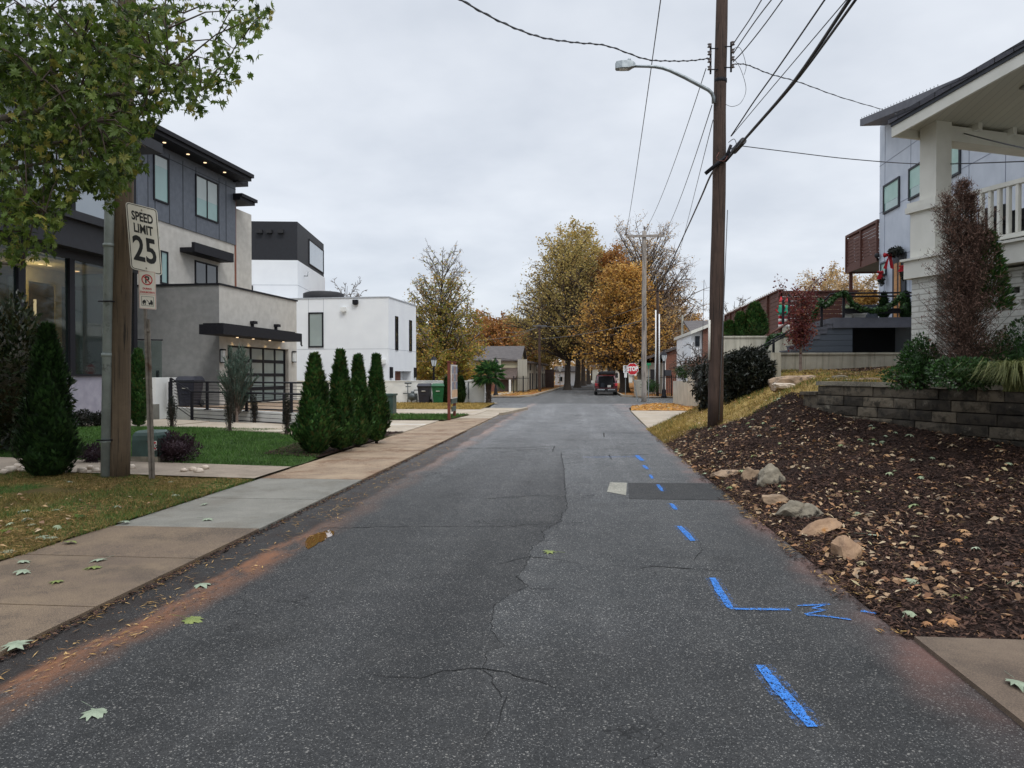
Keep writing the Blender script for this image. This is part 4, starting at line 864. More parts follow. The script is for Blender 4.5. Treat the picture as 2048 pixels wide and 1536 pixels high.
# ---- near glass house
FL = Frame((X(272, 24.8), 24.8), 1.5); zg = .12
gh = thing('glass_fronted_house', 'dark banded house with tall glass walls and lilac stucco base', 'house', FL(0, 0, zg))
z1 = FL.side(190, 752)[1]; z2g = FL.side(207, 532)[1]; z3 = FL.side(208, 452)[1]; z4 = z3 + 2.9; sN = FL.side(0, 600)[0] - 5.5
mb = MB(); mb.box(sN, 0, -.25, 0, zg - .15, z1, FL); mb.box(-.25, 0, -8, -.25, zg - .15, z1, FL); mb.build('base_wall', 'stucco_lilac', gh)
mb = MB(); mb.box(sN, .02, -.3, .06, z1, z1 + .06, FL); mb.build('sill', 'black', gh)
mb = MB(); mb.box(sN, .25, -8.2, .0, z2g, z2g + .25, FL); mb.box(sN, .25, -8.2, .5, z2g + .25, z3 - .25, FL); mb.box(sN, .35, -8.2, .7, z3 - .25, z3, FL); mb.build('floor_band', 'siding_black', gh)
mb = MB(); mb.box(sN, .25, -8.2, .9, z4, z4 + .35, FL); mb.build('roof', 'siding_black', gh)
mb = MB(); mb.box(sN, 0, -8, -.3, z1 - .25, z1 - .05, FL); mb.build('floor_slab', 'room_cream', gh)
# lower glazing
cols = [FL.side(q, 600)[0] for q in (43, 143.5, 270)]
c_ = FL.side(-70, 600)[0]
for q_, w_ in zip(cols + [c_], (.13, .11, .09, .1)): mb = MB(); mb.box(q_ - w_, q_ + w_, -.14, .03, z1 + .06, z2g, FL); mb.build('window_mullion', 'black', gh)
ed = [c_ + .1] + [x for q, w_ in zip(cols, (.13, .11, .09)) for x in (q - w_, q + w_)]
edges = [(sN, c_ - .1)] + [(ed[i], ed[i + 1]) for i in (0, 2, 4)]
for a, b in edges: g = MB(); g.box(a, b, -.07, -.05, z1 + .06, z2g, FL); g.build('lower_pane', 'glass_clear', gh)
mb = MB(); mb.box(-.12, -.10, -8, -.14, z1 + .06, z2g, FL); mb.build('end_pane', 'glass_clear', gh)
# room inside: cream frames, dark door, pendant
mb = MB(); mb.box(sN, 0, -5.0, -4.9, z1, z2g, FL, 0); mb.box(sN, -.2, -4.9, -.3, z2g - .04, z2g - .01, FL, 0)
mb.build('room_wall', 'room_cream', gh)
a0 = FL.side(43, 600, -2.2)[0]
mb = MB(); q = [FL.side(px, 600, -2.4)[0] for px in (50, 108, 116, 128, 60, 70)]
mb.box(q[0] + .1, q[1], -2.5, -2.4, z1, z2g - .55, FL); mb.build('inner_door', 'room_dark', gh)
mb = MB(); mb.box(q[1], q[1] + .3, -2.55, -2.35, z1, z2g - .5, FL); mb.box(q[0] - .2, q[1] + .8, -2.55, -2.35, z2g - .5, z2g - .02, FL); mb.box(q[0] - .2, q[0] + .1, -2.55, -2.35, z1, z2g - .5, FL); mb.box(q[1] + .75, q[1] + .95, -2.55, -2.35, z1, z2g - .5, FL); mb.build('door_surround', 'room_cream', gh)
a = FL.side(185, 600, -1.6)[0]; mb = MB(); mb.box(FL.side(150, 600, -1.8)[0], -.3, -1.9, -1.8, z1, lerp(z1, z2g, .82), FL); mb.build('inner_panel', 'room_teal', gh)
for px, py in ((82, 546), (155, 552), (153, 559), (100, 575)):
    n_ = -1.5; a, zz_ = FL.side(px, py, n_); mb = MB(); mb.lathe(FL(a, n_, z2g - .06), [(.07, 0), (.07, .02)], 10); mb.build('ceiling_light', 'warm', gh)
a, zz_ = FL.side(70, 615, -1.2); mb = MB(); mb.tube([FL(a, -1.2, zz_ - .25), FL(a, -1.2, zz_ + .25)], .04, 6); mb.build('pendant_light', 'warm', gh)
l = bpy.data.lights.new('room_fill_light', 'POINT'); l.energy = 60; l.color = (1, .82, .55); l.shadow_soft_size = .3; lo = bpy.data.objects.new('room_fill_light', l); COL.objects.link(lo); lo.location = FL(FL.side(70, 600, -1.6)[0], -1.6, z2g - .5)  # added point light that brightens the room, no fixture of its own
# upper glazing
cu = [FL.side(q, 450)[0] for q in (60, 146, 268)]
mb = MB()
for c_ in cu: mb.box(c_ - .09, c_ + .09, -.12, .03, z3, z4, FL)
mb.box(sN, .0, -.12, .04, z3, z3 + .1, FL); mb.build('upper_mullion', 'black', gh)
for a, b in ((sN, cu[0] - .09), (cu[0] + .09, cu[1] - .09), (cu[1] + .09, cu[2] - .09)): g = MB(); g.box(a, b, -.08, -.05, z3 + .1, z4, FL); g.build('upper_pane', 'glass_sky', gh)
mb = MB(); mb.box(sN, -.05, -8, -.3, z3, z4, FL); mb.build('upper_wall', 'siding_black', gh)
# hand rail of the terrace seen through and beside the glass
hr = thing('glass_balustrade', 'black topped glass balustrade on the entry terrace', 'railing', P(330, 750, 26))
mb = MB(); mb.tube([P(262, 679, 26.3), P(325, 680, 26.3)], .03, 6); mb.box(0, .08, 0, .08, 0, .3, lambda a, b, c: P(312, 757, 26.3) + Vector((a, b, c))); mb.build('rail', 'black', hr)
mb = MB(); a, b = P(262, 682, 26.3), P(324, 756, 26.3); mb.box(a.x, b.x, 26.28, 26.3, b.z, a.z); mb.build('glass', 'glass_faint', hr)
# white terrace wall and steps
tw = P(286, 755, 26); te = P(336, 812, 26)
st = thing('terrace_steps', 'white stepped terrace wall with pale concrete entry steps', 'steps', (te.x, 26, .1))
mb = MB(); mb.box(tw.x - 2.5, te.x, 25.2, 27.9, .1, tw.z); mb.build('terrace_wall', 'wall_white', st)
mb = MB()
for k in range(4): mb.box(te.x - 2.2 , te.x + .15, 25.19 - .42 * (k + 1), 25.19 - .42 * k - (.0), .1, .66 - .16 * k + .0)
mb.build('step', 'walk_grey', st)
# driveway terrace and its retaining wall
A = P(357, 838, 26.2); B = P(650, 852, 21.9); zw = P(357, 815, 26.2).z
dirw = (B - A); dirw.z = 0; dirw.normalize(); nw_ = Vector((-dirw.y, dirw.x, 0))
rw = lambda a, b, c: Vector((A.x, A.y, 0)) + dirw * a + nw_ * b + Vector((0, 0, c))
Lw = (Vector((B.x, B.y, 0)) - Vector((A.x, A.y, 0))).length
mb = MB(); mb.box(-.6, Lw, 0, .22, -.05, zw, rw); mb.hexa([rw(Lw - .25, .221, -.05), rw(Lw, .221, -.05), Vector((-9.0, 31, -.05)), Vector((-9.25, 31, -.05))], [rw(Lw - .25, .221, zw), rw(Lw, .221, zw), Vector((-9.0, 31, zw)), Vector((-9.25, 31, zw))])
simple(mb, 'low_wall', 'wall_white', 'low white retaining wall under the black cable railing', 'wall', rw(0, 0, 0))
mb = MB(); pl = [rw(-2, .23, 0), rw(Lw - .23, .23, 0), Vector((-9.26, 31, 0)), FG(sG + .5, .2, 0), FG(-.2, .0, 0), FG(-.2, -4, 0)]
mb.prism([(p.x, p.y) for p in pl], .0, .50); mb.build('garage_forecourt', 'walk_tan', kind='structure')
def cable_rail(name, pts, hgt, posts, label, nw=8, loc=None):
    """pts: base line points; posts: parameters 0..1 for the posts"""
    t = thing(name, label, 'railing', pts[0])
    mb = MB(); a, b = Vector(pts[0]), Vector(pts[-1]); up = Vector((0, 0, hgt)); mb.tube([a + up, b + up], .028, 4); mb.tube([a + Vector((0, 0, .08)), b + Vector((0, 0, .08))], .018, 4); mb.build('top_rail', 'black', t)
    mb = MB()
    for i in range(1, nw): mb.tube([a + Vector((0, 0, .08 + (hgt - .08) * i / nw)), b + Vector((0, 0, .08 + (hgt - .08) * i / nw))], .008, 4, cap=False)
    mb.build('cable', 'black', t)
    for q in posts:
        p = a.lerp(b, q); mb = MB(); mb.box(-.04, .04, -.04, .04, -.02, hgt, lambda x, y, z: p + Vector((x, y, z))); mb.box(-.09, .09, -.09, .09, -.02, .01, lambda x, y, z: p + Vector((x, y, z))); mb.build('post', 'black', t)
    return t
ra = P(340, 812, 25.9); rb = P(655, 822, 22.2)
cable_rail('cable_railing', [Vector((ra.x, ra.y, zw)), Vector((rb.x, rb.y, zw))], .96, (0, .27, .53, .80, 1), 'upper black cable railing standing on the low white wall', 8)
a = P(384, 838, 25.2); b = P(650, 850, 21.5)
cable_rail('cable_railing', [Vector((a.x, a.y, .10)), Vector((b.x, b.y, .10))], 1.0, (0, .36, .73, 1), 'lower black cable railing along the pads in front of the white wall', 7)
a2 = P(342, 770, 25.8); cable_rail('cable_railing', [Vector((a2.x, a2.y, .6)), Vector((a.x, a.y, .1))], .99, (0,), 'sloping black cable railing beside the entry steps', 8)

# ---- white house
FB = Frame((X(777, 46), 46), 4.1); wh = thing('white_house', 'white cubic house with a black clad tower and slit windows', 'house', FB(0, 0, 0))
zWt = FB.side(777, 595)[1]; sW = FB.side(832, 615)[0]
mb = MB(); a0, a1 = FB.side(790, 755)[0], FB.side(822, 755)[0]; zrec = FB.side(785, 742)[1]
mb.box(0, a0, -.6, 0, 0, zWt, FB); mb.box(a1, sW, -.6, 0, 0, zWt, FB); mb.box(a0, a1, -.6, 0, zrec, zWt, FB); mb.box(0, sW, -14, -.6, 0, zWt, FB); mb.build('wall', 'stucco_white', wh)
mb = MB(); mb.box(a0, a1 - .8, -.598, -.5, 0, zrec, FB); mb.build('garage_door', 'wood_brown', wh)
mb = MB(); mb.box(-.04, sW + .04, -14, .04, zWt, zWt + .07, FB); mb.build('parapet_cap', 'seam_white', wh)
mb = MB(); zl_ = FB.side(777, 698)[1]; mb.box(-.006, .0, -13, 0, zl_, zl_ + .025, FB); mb.box(0, sW, 0, .006, zl_, zl_ + .025, FB)
for px in (617, 647): n_ = FB.front(px, 650)[0]; mb.box(-.006, 0, n_ - .012, n_ + .012, zl_, zWt, FB)
mb.build('stucco_joint', 'seam_white', wh)
def fwin(px0, px1, yt, yb, glass, fr=FB, s=0, par=wh, **kw):
    a, zt_ = fr.front(px0, yt, s); b = fr.front(px1, yt, s)[0]; zb_ = fr.front(px0, yb, s)[1]
    T = lambda p, q, r: fr(s - q, p, r); mb = MB(); f_ = .09
    mb.box(a, b, 0, .06, zb_, zb_ + f_, T); mb.box(a, b, 0, .06, zt_ - f_, zt_, T); mb.box(a, a + f_, 0, .058, zb_ + f_, zt_ - f_, T); mb.box(b - f_, b, 0, .058, zb_ + f_, zt_ - f_, T)
    w_ = mb.build('window', 'black', par); g = MB(); g.box(a + .05, b - .05, .003, .02, zb_ + .05, zt_ - .05, T); g.build('pane', glass, w_); return w_
fwin(617, 647, 625, 695, 'glass_pale'); fwin(615, 640, 737, 762, 'glass_dark')
def swin(px0, px1, yt, yb, glass, fr=FB, par=wh):
    a, zt_ = fr.side(px0, yt); b = fr.side(px1, yt)[0]; zb_ = fr.side(px0, yb)[1]; return window(fr, par, a, b, zb_, zt_, 0, glass=glass, fw=.05)
swin(790, 795.5, 632, 700, 'glass_dark'); swin(818, 823, 640, 702, 'glass_dark')
for px, py in ((688, 620), (712, 605), (767, 724)):
    n_, z_ = FB.front(px, py); mb = MB(); T = lambda p, q, r: FB(-q, n_ + p, z_ + r); mb.box(-.16, .16, 0, .22, -.1, .16, T); mb.box(-.1, .1, .05, .2, -.16, -.1, T); mb.build('wall_light', 'white_p' if px != 712 else 'black', wh)
for px in (781, 829): a, z_ = FB.side(px, 745); mb = MB(); mb.box(a - .18, a + .18, .003, .12, z_ - .35, z_ + .35, FB); mb.build('sconce', 'black', wh)
# roof unit
n_, z_ = FB.front(645, 590, 2); mb = MB(); p = FB(2.2, n_, zWt); mb.lathe(p, [(1.3, .05), (1.35, .1), (1.35, .55), (1.1, .65), (.3, .68)], 16); mb.build('roof_unit', 'black_matte', wh)
# tower
FT = Frame((X(596, 50), 50), -8.1); zTt = FT.side(596, 444)[1]; zTm = FT.side(596, 521)[1]; sT = FT.side(650, 560)[0]; sT2 = FT.side(648, 500)[0]
mb = MB(); mb.box(0, sT, -9, 0, 3, zTm, FT); mb.build('tower_wall', 'stucco_white', wh)
mb = MB(); mb.box(.02, sT2, -9, -.02, zTm, zTt, FT)
mb.build('tower_cladding', 'siding_black', wh)
mb = MB(); a, zt_ = FT.side(618, 482, .0); b = FT.side(647, 505)[0]; zb_ = FT.side(618, 535)[1]
zt_ = lerp(zTm, zTt, .80); zb_ = zTm + .25
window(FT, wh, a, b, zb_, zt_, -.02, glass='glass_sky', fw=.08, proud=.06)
n_, z_ = FT.front(498, 582); fwin(487, 506, 571, 592, 'glass_dark', FT, 0)
for px in (520, 539, 562): n_, z_ = FT.front(px, 464); mb = MB(); mb.box(-.25, .02, n_ - .2, n_ + .2, z_ - .1, z_ + .15, FT); mb.build('flood_lamp', 'black_matte', wh)
a, z_ = FT.side(608, 552); mb = MB(); mb.tube([FT(a, 0, z_), FT(a, .25, z_), FT(a, .3, z_ + .3)], .04, 6); mb.build('roof_bracket', 'galv', wh)
mb = MB(); zq = FT.side(596, 571)[1]; mb.box(-.006, 0, -9, 0, zq, zq + .03, FT); mb.box(0, sT, 0, .006, zq, zq + .03, FT); mb.build('tower_joint', 'seam_white', wh)
a, z_ = FT.side(615, 591); mb = MB(); mb.box(a - .3, a + .3, .002, .03, z_ - .3, z_ + .3, FT); mb.build('wall_vent', 'lamp_glass', wh)

# ---- white boundary wall with pillar and box
q0 = P(760, 763, 43); q1 = P(972, 766, 43.4)
bw = thing('boundary_wall', 'long white garden wall behind the wheeled bins', 'wall', (q1.x, 43.2, 0))
mb = MB(); mb.box(-32, q1.x - .5, 43, 43.25, 0, q0.z); mb.box(-32, q1.x - .5, 42.97, 43.28, q0.z, q0.z + .06); mb.build('wall', 'wall_white', bw)
mb = MB(); mb.box(q1.x - .9, q1.x + .0, 42.7, 43.6, 0, q0.z + .02); mb.box(q1.x - .96, q1.x + .06, 42.64, 43.66, q0.z + .02, q0.z + .1); mb.build('pillar', 'wall_white', bw)
mb = MB(); p = P(948, 768, 42.8); p2 = P(961, 798, 42.8); mb.hexa([(p.x, 42.75, p2.z), (q1.x - .95, 42.75, p2.z), (q1.x - .95, 42.96, p2.z), (p.x, 42.96, p2.z)], [(p.x, 42.75, p.z - .3), (q1.x - .95, 42.75, p.z + .1), (q1.x - .95, 42.96, p.z + .1), (p.x, 42.96, p.z - .3)]); mb.build('mailbox_panel', 'black', bw)

# ---- wheeled bins
def bin_(px, Y, hpx, mat, label, z0=.07, rz=0, h=1.15):
    p = P(px, 800, Y); t = thing('wheeled_bin', label, 'bin', (p.x, Y, z0)); T = lambda a, b, c: Vector((p.x + a * math.cos(rz) - b * math.sin(rz), Y + a * math.sin(rz) + b * math.cos(rz), z0 + c))
    mb = MB(); w0, w1, d0, d1 = .27, .36, .25, .36
    mb.hexa([T(-w0, -d0, .04), T(w0, -d0, .04), T(w0, d0, .04), T(-w0, d0, .04)], [T(-w1, -d1, h * .86), T(w1, -d1, h * .86), T(w1, d1, h * .86), T(-w1, d1, h * .86)])
    mb.box(-w1 - .02, w1 + .02, -d1 - .02, d1 + .02, h * .82, h * .87, T); mb.box(-.13, .13, -d0 - .09, -d0 - .05, .5, .53, T)
    mb.build('body', mat, t)
    mb = MB(); mb.hexa([T(-w1 - .03, -d1 - .05, h * .871), T(w1 + .03, -d1 - .05, h * .871), T(w1 + .03, d1 + .05, h * .871), T(-w1 - .03, d1 + .05, h * .871)], [T(-w1 + .05, -d1 + .08, h), T(w1 - .05, -d1 + .08, h), T(w1 - .05, d1 - .02, h), T(-w1 + .05, d1 - .02, h)]); mb.build('lid', mat, t)
    mb = MB(); mb.box(-.11, .11, -d1 - .015, -d1 + .05, .60 * h, .63 * h, T); mb.build('mark', 'sign_tag', t)
    mb = MB(); mb.tube([T(-w1, d1 + .07, h * .85), T(w1, d1 + .07, h * .85)], .02, 6); mb.build('handle', mat, t)
    for s_ in (-1, 1): mb = MB(); mb.tube([T(s_ * (w0 + .03), d0 + .02, .12), T(s_ * (w0 + .09), d0 + .02, .12)], .12, 12); mb.build('wheel', 'rubber', t)
    return t
bin_(849.5, 42.2, 37, 'bin_dark', 'dark blue grey wheeled bin beside the gas meter'); bin_(878, 42.2, 37, 'bin_green', 'green wheeled bin next to the dark one')
b_ = bin_(380, 26.9, 50, 'bin_dark', 'black wheeled bin behind the cable railing by the garage', .5)
mb = MB(); p = P(391, 779, 26.4); 
# ---- gas meter
gx = P(823, 800, 42.6); gm = thing('gas_meter', 'grey gas meter with its riser pipes against the white wall', 'meter', (gx.x, 42.6, .07))
T = lambda a, b, c: Vector((gx.x + a, 42.6 + b, .07 + c))
mb = MB(); mb.tube([T(-.22, 0, 0), T(-.22, 0, 1.15)], .03, 8); mb.tube([T(-.4, 0, 1.15), T(0, 0, 1.15)], .045, 8); mb.tube([T(-.35, 0, .95), T(-.05, 0, .95)], .03, 6); mb.tube([T(.15, 0, .6), T(.15, 0, .75), T(.6, 0, .75)], .03, 8); mb.tube([T(-.5, 0, .55), T(.1, 0, .55)], .035, 6); mb.tube([T(-.02, .1, 0), T(-.02, .1, .2)], .03, 6); mb.tube([T(.3, .1, 0), T(.3, .1, .2)], .03, 6); mb.build('riser_pipe', 'meter', gm)
mb = MB(); mb.box(-.2, .32, -.15, .15, .18, .55, T); mb.ball(T(.06, -.02, .36), (.3, .2, .24), n=12, k=8); mb.lathe(T(.06, 0, .55), [(.1, 0), (.1, .1), (.05, .14)], 10); mb.build('meter_body', 'meter', gm, bevel=0)
# ---- utility boxes
gb = P(774, 838, 30.0); mb = MB(); mb.box(gb.x - .3, gb.x + .3, 29.8, 30.4, .1, .85); u = thing('utility_pedestal', 'green utility pedestal behind the last of the four evergreens', 'utility box', (gb.x, 30, .07)); mb.build('cabinet', 'green_box', u)
mb = MB(); mb.box(gb.x - .34, gb.x + .34, 29.76, 30.44, .85, .93); mb.build('lid', 'green_box', u); mb = MB(); mb.box(gb.x - .12, gb.x + .1, 29.79, 29.8, .4, .7); mb.build('notice', 'sign_tag', u); mb = MB(); mb.box(gb.x - .34, gb.x + .34, 29.76, 30.44, .0, .1); mb.build('base', 'rock_orange', u)
p = G(284, 925, .12); Y0 = p.y; zb0 = .12
u = thing('utility_pedestal', 'dark green rounded pedestal behind the utility pole', 'utility box', (p.x, Y0, zb0)); hgt = Z(284, 862, Y0) - zb0; wd = (X(310, Y0) - X(259, Y0)) / 2; cx = X(284.5, Y0)
T = lambda a, b, c: Vector((cx + a, Y0 + .3 + b, zb0 + c)); prof = [(1, .0), (1, .62), (.97, .80), (.88, .92), (.70, .99), (.4, 1.0)]
mb = MB(); prev = None
for (w0, h0), (w1, h1) in zip(prof, prof[1:]): mb.hexa([T(-wd * w0, -wd * w0, .1 + (hgt - .1) * h0), T(wd * w0, -wd * w0, .1 + (hgt - .1) * h0), T(wd * w0, wd * w0, .1 + (hgt - .1) * h0), T(-wd * w0, wd * w0, .1 + (hgt - .1) * h0)], [T(-wd * w1, -wd * w1, .1 + (hgt - .1) * h1), T(wd * w1, -wd * w1, .1 + (hgt - .1) * h1), T(wd * w1, wd * w1, .1 + (hgt - .1) * h1), T(-wd * w1, wd * w1, .1 + (hgt - .1) * h1)])
mb.build('cover', 'green_box', u); mb = MB(); mb.box(-wd * 1.06, wd * 1.06, -wd * 1.06, wd * 1.06, -.05, .1, T); mb.build('base', 'rock_grey', u)
mb = MB(); mb.box(wd * .55, wd * .97, -wd - .006, -wd, hgt * .38, hgt * .68, T); mb.build('warning_sticker', 'sign_tag', u); mb = MB(); mb.box(wd * .6, wd * .92, -wd - .009, -wd - .006, hgt * .60, hgt * .65, T); mb.box(wd * .6, wd * .92, -wd - .009, -wd - .006, hgt * .42, hgt * .46, T); mb.build('sticker_band', 'sign_red', u)
# ================================================================== poles, signs, wires
def pole(name, px, Ybase, z0, rb, rt, H, mat, label, n=20, lean=0.0):
    x = X(px, Ybase); t = thing(name, label, 'utility pole', (x, Ybase, z0)); rg = random.Random(int(px)); k = 14
    mb = MB(); mb.tube([Vector((x + lean * H * i / k + .008 * math.sin(i * 1.3), Ybase, z0 - .2 + (H + .2) * i / k)) for i in range(k + 1)], [lerp(rb, rt, i / k) * (1 + .02 * math.sin(i * 2.1)) for i in range(k + 1)], n); mb.build('shaft', mat, t)
    return t, x
# --- left utility pole with conduit
pb = hit(236, 958, zL); YL = pb.y + .2; rL = (X(258, YL) - X(214, YL)) / 2 * .84
pl_, xl_ = pole('utility_pole', 236, YL, pb.z, rL, rL * .82, 9.5, 'pole_tan', 'tan wooden utility pole behind the speed limit sign', lean=.024)
mb = MB(); cr_ = (X(222, YL) - X(199, YL)) / 2; cx0 = X(208, YL - .15)
mb.tube([Vector((cx0, YL - .12, pb.z - .05)), Vector((cx0 + .09, YL - .12, pb.z + 4)), Vector((cx0 + .18, YL - .12, pb.z + 8))], cr_ * .8, 14)
for z_ in (.55, 1.9, 3.6): mb.lathe(Vector((cx0 + .0215 * z_, YL - .12, pb.z + z_)), [(cr_ * .92, 0), (cr_ * .92, .05)], 14)
mb.build('conduit', 'pvc', pl_)
for z_ in (.60, 2.75): mb = MB(); mb.tube([Vector((cx0 + .0215 * z_ - cr_, YL - .22, pb.z + z_)), Vector((cx0 + .0215 * z_ + cr_ * 1.1, YL - .21, pb.z + z_)), Vector((cx0 + .0215 * z_ + cr_ * 1.3, YL - .1, pb.z + z_))], .012, 6); mb.build('strap', 'black', pl_)
mb = MB(); mb.box(rL * .7, rL * .72 + .02, -rL * .8, -rL * .5, 1.6, 1.95, lambda a, b, c: Vector((xl_ + a, YL + b, pb.z + c + .6))); mb.build('pole_tag', 'sign_tag', pl_)
# --- sign post with two signs
sb = hit(303, 953, zL); YS = YL - .12; sb.x = X(303, YS); sb.y = YS; sg = thing('sign_post', 'steel post with worn speed limit and tow away signs', 'road sign', sb)
xt = X(293, YS); zt5 = Z(290, 470, YS)
base = Vector((sb.x, YS, sb.z - .05)); top = Vector((X(289, YS), YS, Z(289, 420, YS)))
mb = MB(); pp = lambda q: base.lerp(top, q)
for dx, q1, q2 in ((-.022, 0, 1), (.022, 0, .60)):
    a, b = pp(q1), pp(q2); mb.box(-.018, .018, -.02 + (.02 if dx > 0 else 0), .02, 0, 1, lambda x, y, z: a.lerp(b, z) + Vector((x + dx, y, 0)))
mb.tube([pp(.55) + Vector((.03, -.02, 0)), pp(.56) + Vector((.03, -.05, 0))], .01, 6); mb.build('post', 'steel_rust', sg)
# sign plate from its four photographed corners, turned towards the verge
def plate_frame(tl, tr, bl, Yl, Yr):
    a, b, c = P(*tl, Yl), P(*tr, Yr), P(*bl, Yl + .03); ux = (b - a); uy = (a - c); W, H = ux.length, uy.length; ux.normalize(); uy = (uy - ux * uy.dot(ux)).normalized(); return (a + b) / 2 * 0 + (a + (b - a) / 2 + (c - a) / 2), ux, uy, W, H
def rounded(w, h, r, k=4):
    pts = []
    for cx_, cy_, a0 in ((w / 2 - r, h / 2 - r, 0), (-w / 2 + r, h / 2 - r, 90), (-w / 2 + r, -h / 2 + r, 180), (w / 2 - r, -h / 2 + r, 270)):
        for i in range(k + 1): a = R(a0 + 90 * i / k); pts.append((cx_ + r * math.cos(a), cy_ + r * math.sin(a)))
    return pts
def make_plate(parent, name, ctr, ux, uy, w, h, r, mat, thick=.004, border=None, bw=.012, inset=.014):
    nz_ = ux.cross(uy); T = lambda a, b, c: ctr + ux * a + uy * b + nz_ * c; M4 = Matrix((ux, uy, nz_)).transposed().to_4x4(); M4.translation = ctr + nz_ * (thick / 2 + .0015)
    mb = MB(); mb.prism(rounded(w, h, r), -thick / 2, thick / 2, T); o = mb.build(name, mat, parent)
    if border:
        mb = MB(); a = rounded(w - inset * 2, h - inset * 2, r * .8); b = rounded(w - inset * 2 - bw * 2, h - inset * 2 - bw * 2, r * .65); n = len(a)
        vs = [T(x, y, thick / 2 + .0012) for x, y in a] + [T(x, y, thick / 2 + .0012) for x, y in b]; mb.add(vs, [(i, (i + 1) % n, n + (i + 1) % n, n + i) for i in range(n)]); mb.build('border', border, o)
    return o, T, M4
ctr, ux, uy, W_, H_ = plate_frame((254, 404), (317, 420), (265, 538), YS - .14, YS + .02)
uy = Vector((0, 0, 1)) * .995 + Vector((.02, 0, 0)); ux = (ux + Vector((0, 0, 0))); uy = (P(254, 404, YS - .14) - P(265, 538, YS - .12)).normalized()
uy = (uy - ux * uy.dot(ux) * .0).normalized()
# the plate is bent, so it keeps the slightly sheared outline it has in the photograph
o5, T5, M5 = make_plate(sg, 'speed_limit_plate', ctr + Vector((0, -.04, 0)), ux, uy, W_ * 1.0, H_ * 1.0, .05, 'sign_white', border='sign_black', bw=.011, inset=.012)
def txt(s, x, y, size, mat, par, M4, squash=1, bold=0): return textmesh(s, size, mat, M4 @ Matrix.Translation((x, y, 0)), 'lettering', par, .001, squash, bold)
txt('SPEED', 0, H_ * .315, H_ * .185, 'sign_black', o5, M5, .60, .006); txt('LIMIT', 0, H_ * .135, H_ * .185, 'sign_black', o5, M5, .62, .006); txt('25', 0, -H_ * .185, H_ * .52, 'sign_black', o5, M5, .66, .012)
mb = MB(); mb.prism([(.012 * math.cos(i), .012 * math.sin(i)) for i in range(6)], .002, .012, lambda a, b, c: T5(a, b + H_ * .43, c)); mb.prism([(.012 * math.cos(i), .012 * math.sin(i)) for i in range(6)], .002, .012, lambda a, b, c: T5(a, b - H_ * .44, c)); mb.build('bolt', 'steel_rust', o5)
ctr, ux, uy, W2, H2 = plate_frame((279, 541), (313, 544), (281, 617), YS - .09, YS - .04)
uy = (P(279, 541, YS - .09) - P(281, 617, YS - .08)).normalized()
o6, T6, M6 = make_plate(sg, 'tow_away_plate', ctr + Vector((0, -.03, 0)), ux, uy, W2, H2, .012, 'sign_white', border='sign_red', bw=.004, inset=.006)
mb = MB(); cyy = H2 * .27; r1 = W2 * .33; n = 28; vs = []
for r_ in (r1, r1 * .80): vs += [T6(r_ * math.cos(2 * math.pi * i / n), cyy + r_ * math.sin(2 * math.pi * i / n), .0042) for i in range(n)]
mb.add(vs, [(i, (i + 1) % n, n + (i + 1) % n, n + i) for i in range(n)]); c45 = math.cos(.785)
mb.prism([(-r1 * .62 - .006, r1 * .62 - .006), (-r1 * .62 + .006, r1 * .62 + .006), (r1 * .62 + .006, -r1 * .62 + .006), (r1 * .62 - .006, -r1 * .62 - .006)], .0038, .0046, lambda a, b, c: T6(a, b + cyy, c)); mb.build('prohibition_ring', 'sign_red', o6)
txt('P', 0, cyy - .005, H2 * .25, 'sign_black', o6, M6, .9, .004); txt('DURING', 0, H2 * .03, H2 * .075, 'sign_red', o6, M6, .8, .001); txt('STADIUM EVENTS', 0, -H2 * .065, H2 * .075, 'sign_red', o6, M6, .62, .001)
mb = MB(); mb.box(-W2 * .46, W2 * .46, -H2 * .125, -H2 * .12, .0030, .0040, T6); mb.build('red_rule', 'sign_red', o6)
mb = MB()   # tow truck pictogram
b0 = [(-W2 * .36, -H2 * .42), (W2 * .36, -H2 * .42), (W2 * .36, -H2 * .17), (-W2 * .36, -H2 * .17)]; t_ = .005
mb.box(b0[0][0], b0[1][0], b0[0][1], b0[0][1] + t_, .003, .004, T6); mb.box(b0[0][0], b0[1][0], b0[2][1] - t_, b0[2][1], .003, .004, T6); mb.box(b0[0][0], b0[0][0] + t_, b0[0][1] + t_, b0[2][1] - t_, .003, .004, T6); mb.box(b0[1][0] - t_, b0[1][0], b0[0][1] + t_, b0[2][1] - t_, .003, .004, T6)
mb.prism([(-W2 * .30, -H2 * .36), (-W2 * .08, -H2 * .34), (-W2 * .10, -H2 * .29), (-W2 * .17, -H2 * .26), (-W2 * .26, -H2 * .28), (-W2 * .31, -H2 * .31)], .003, .0042, T6)
mb.prism([(W2 * .05, -H2 * .37), (W2 * .31, -H2 * .37), (W2 * .31, -H2 * .31), (W2 * .25, -H2 * .26), (W2 * .17, -H2 * .26), (W2 * .16, -H2 * .32), (W2 * .05, -H2 * .33)], .003, .0042, T6)
mb.prism([(-W2 * .06, -H2 * .25), (W2 * .08, -H2 * .31), (W2 * .06, -H2 * .325), (-W2 * .07, -H2 * .265)], .003, .0042, T6)
for q in (-.24, -.13, .12, .25): mb.prism([(W2 * q + .011 * math.cos(i), -H2 * .375 + .011 * math.sin(i)) for i in range(6)], .0043, .005, T6)
mb.build('tow_symbol', 'sign_black', o6)

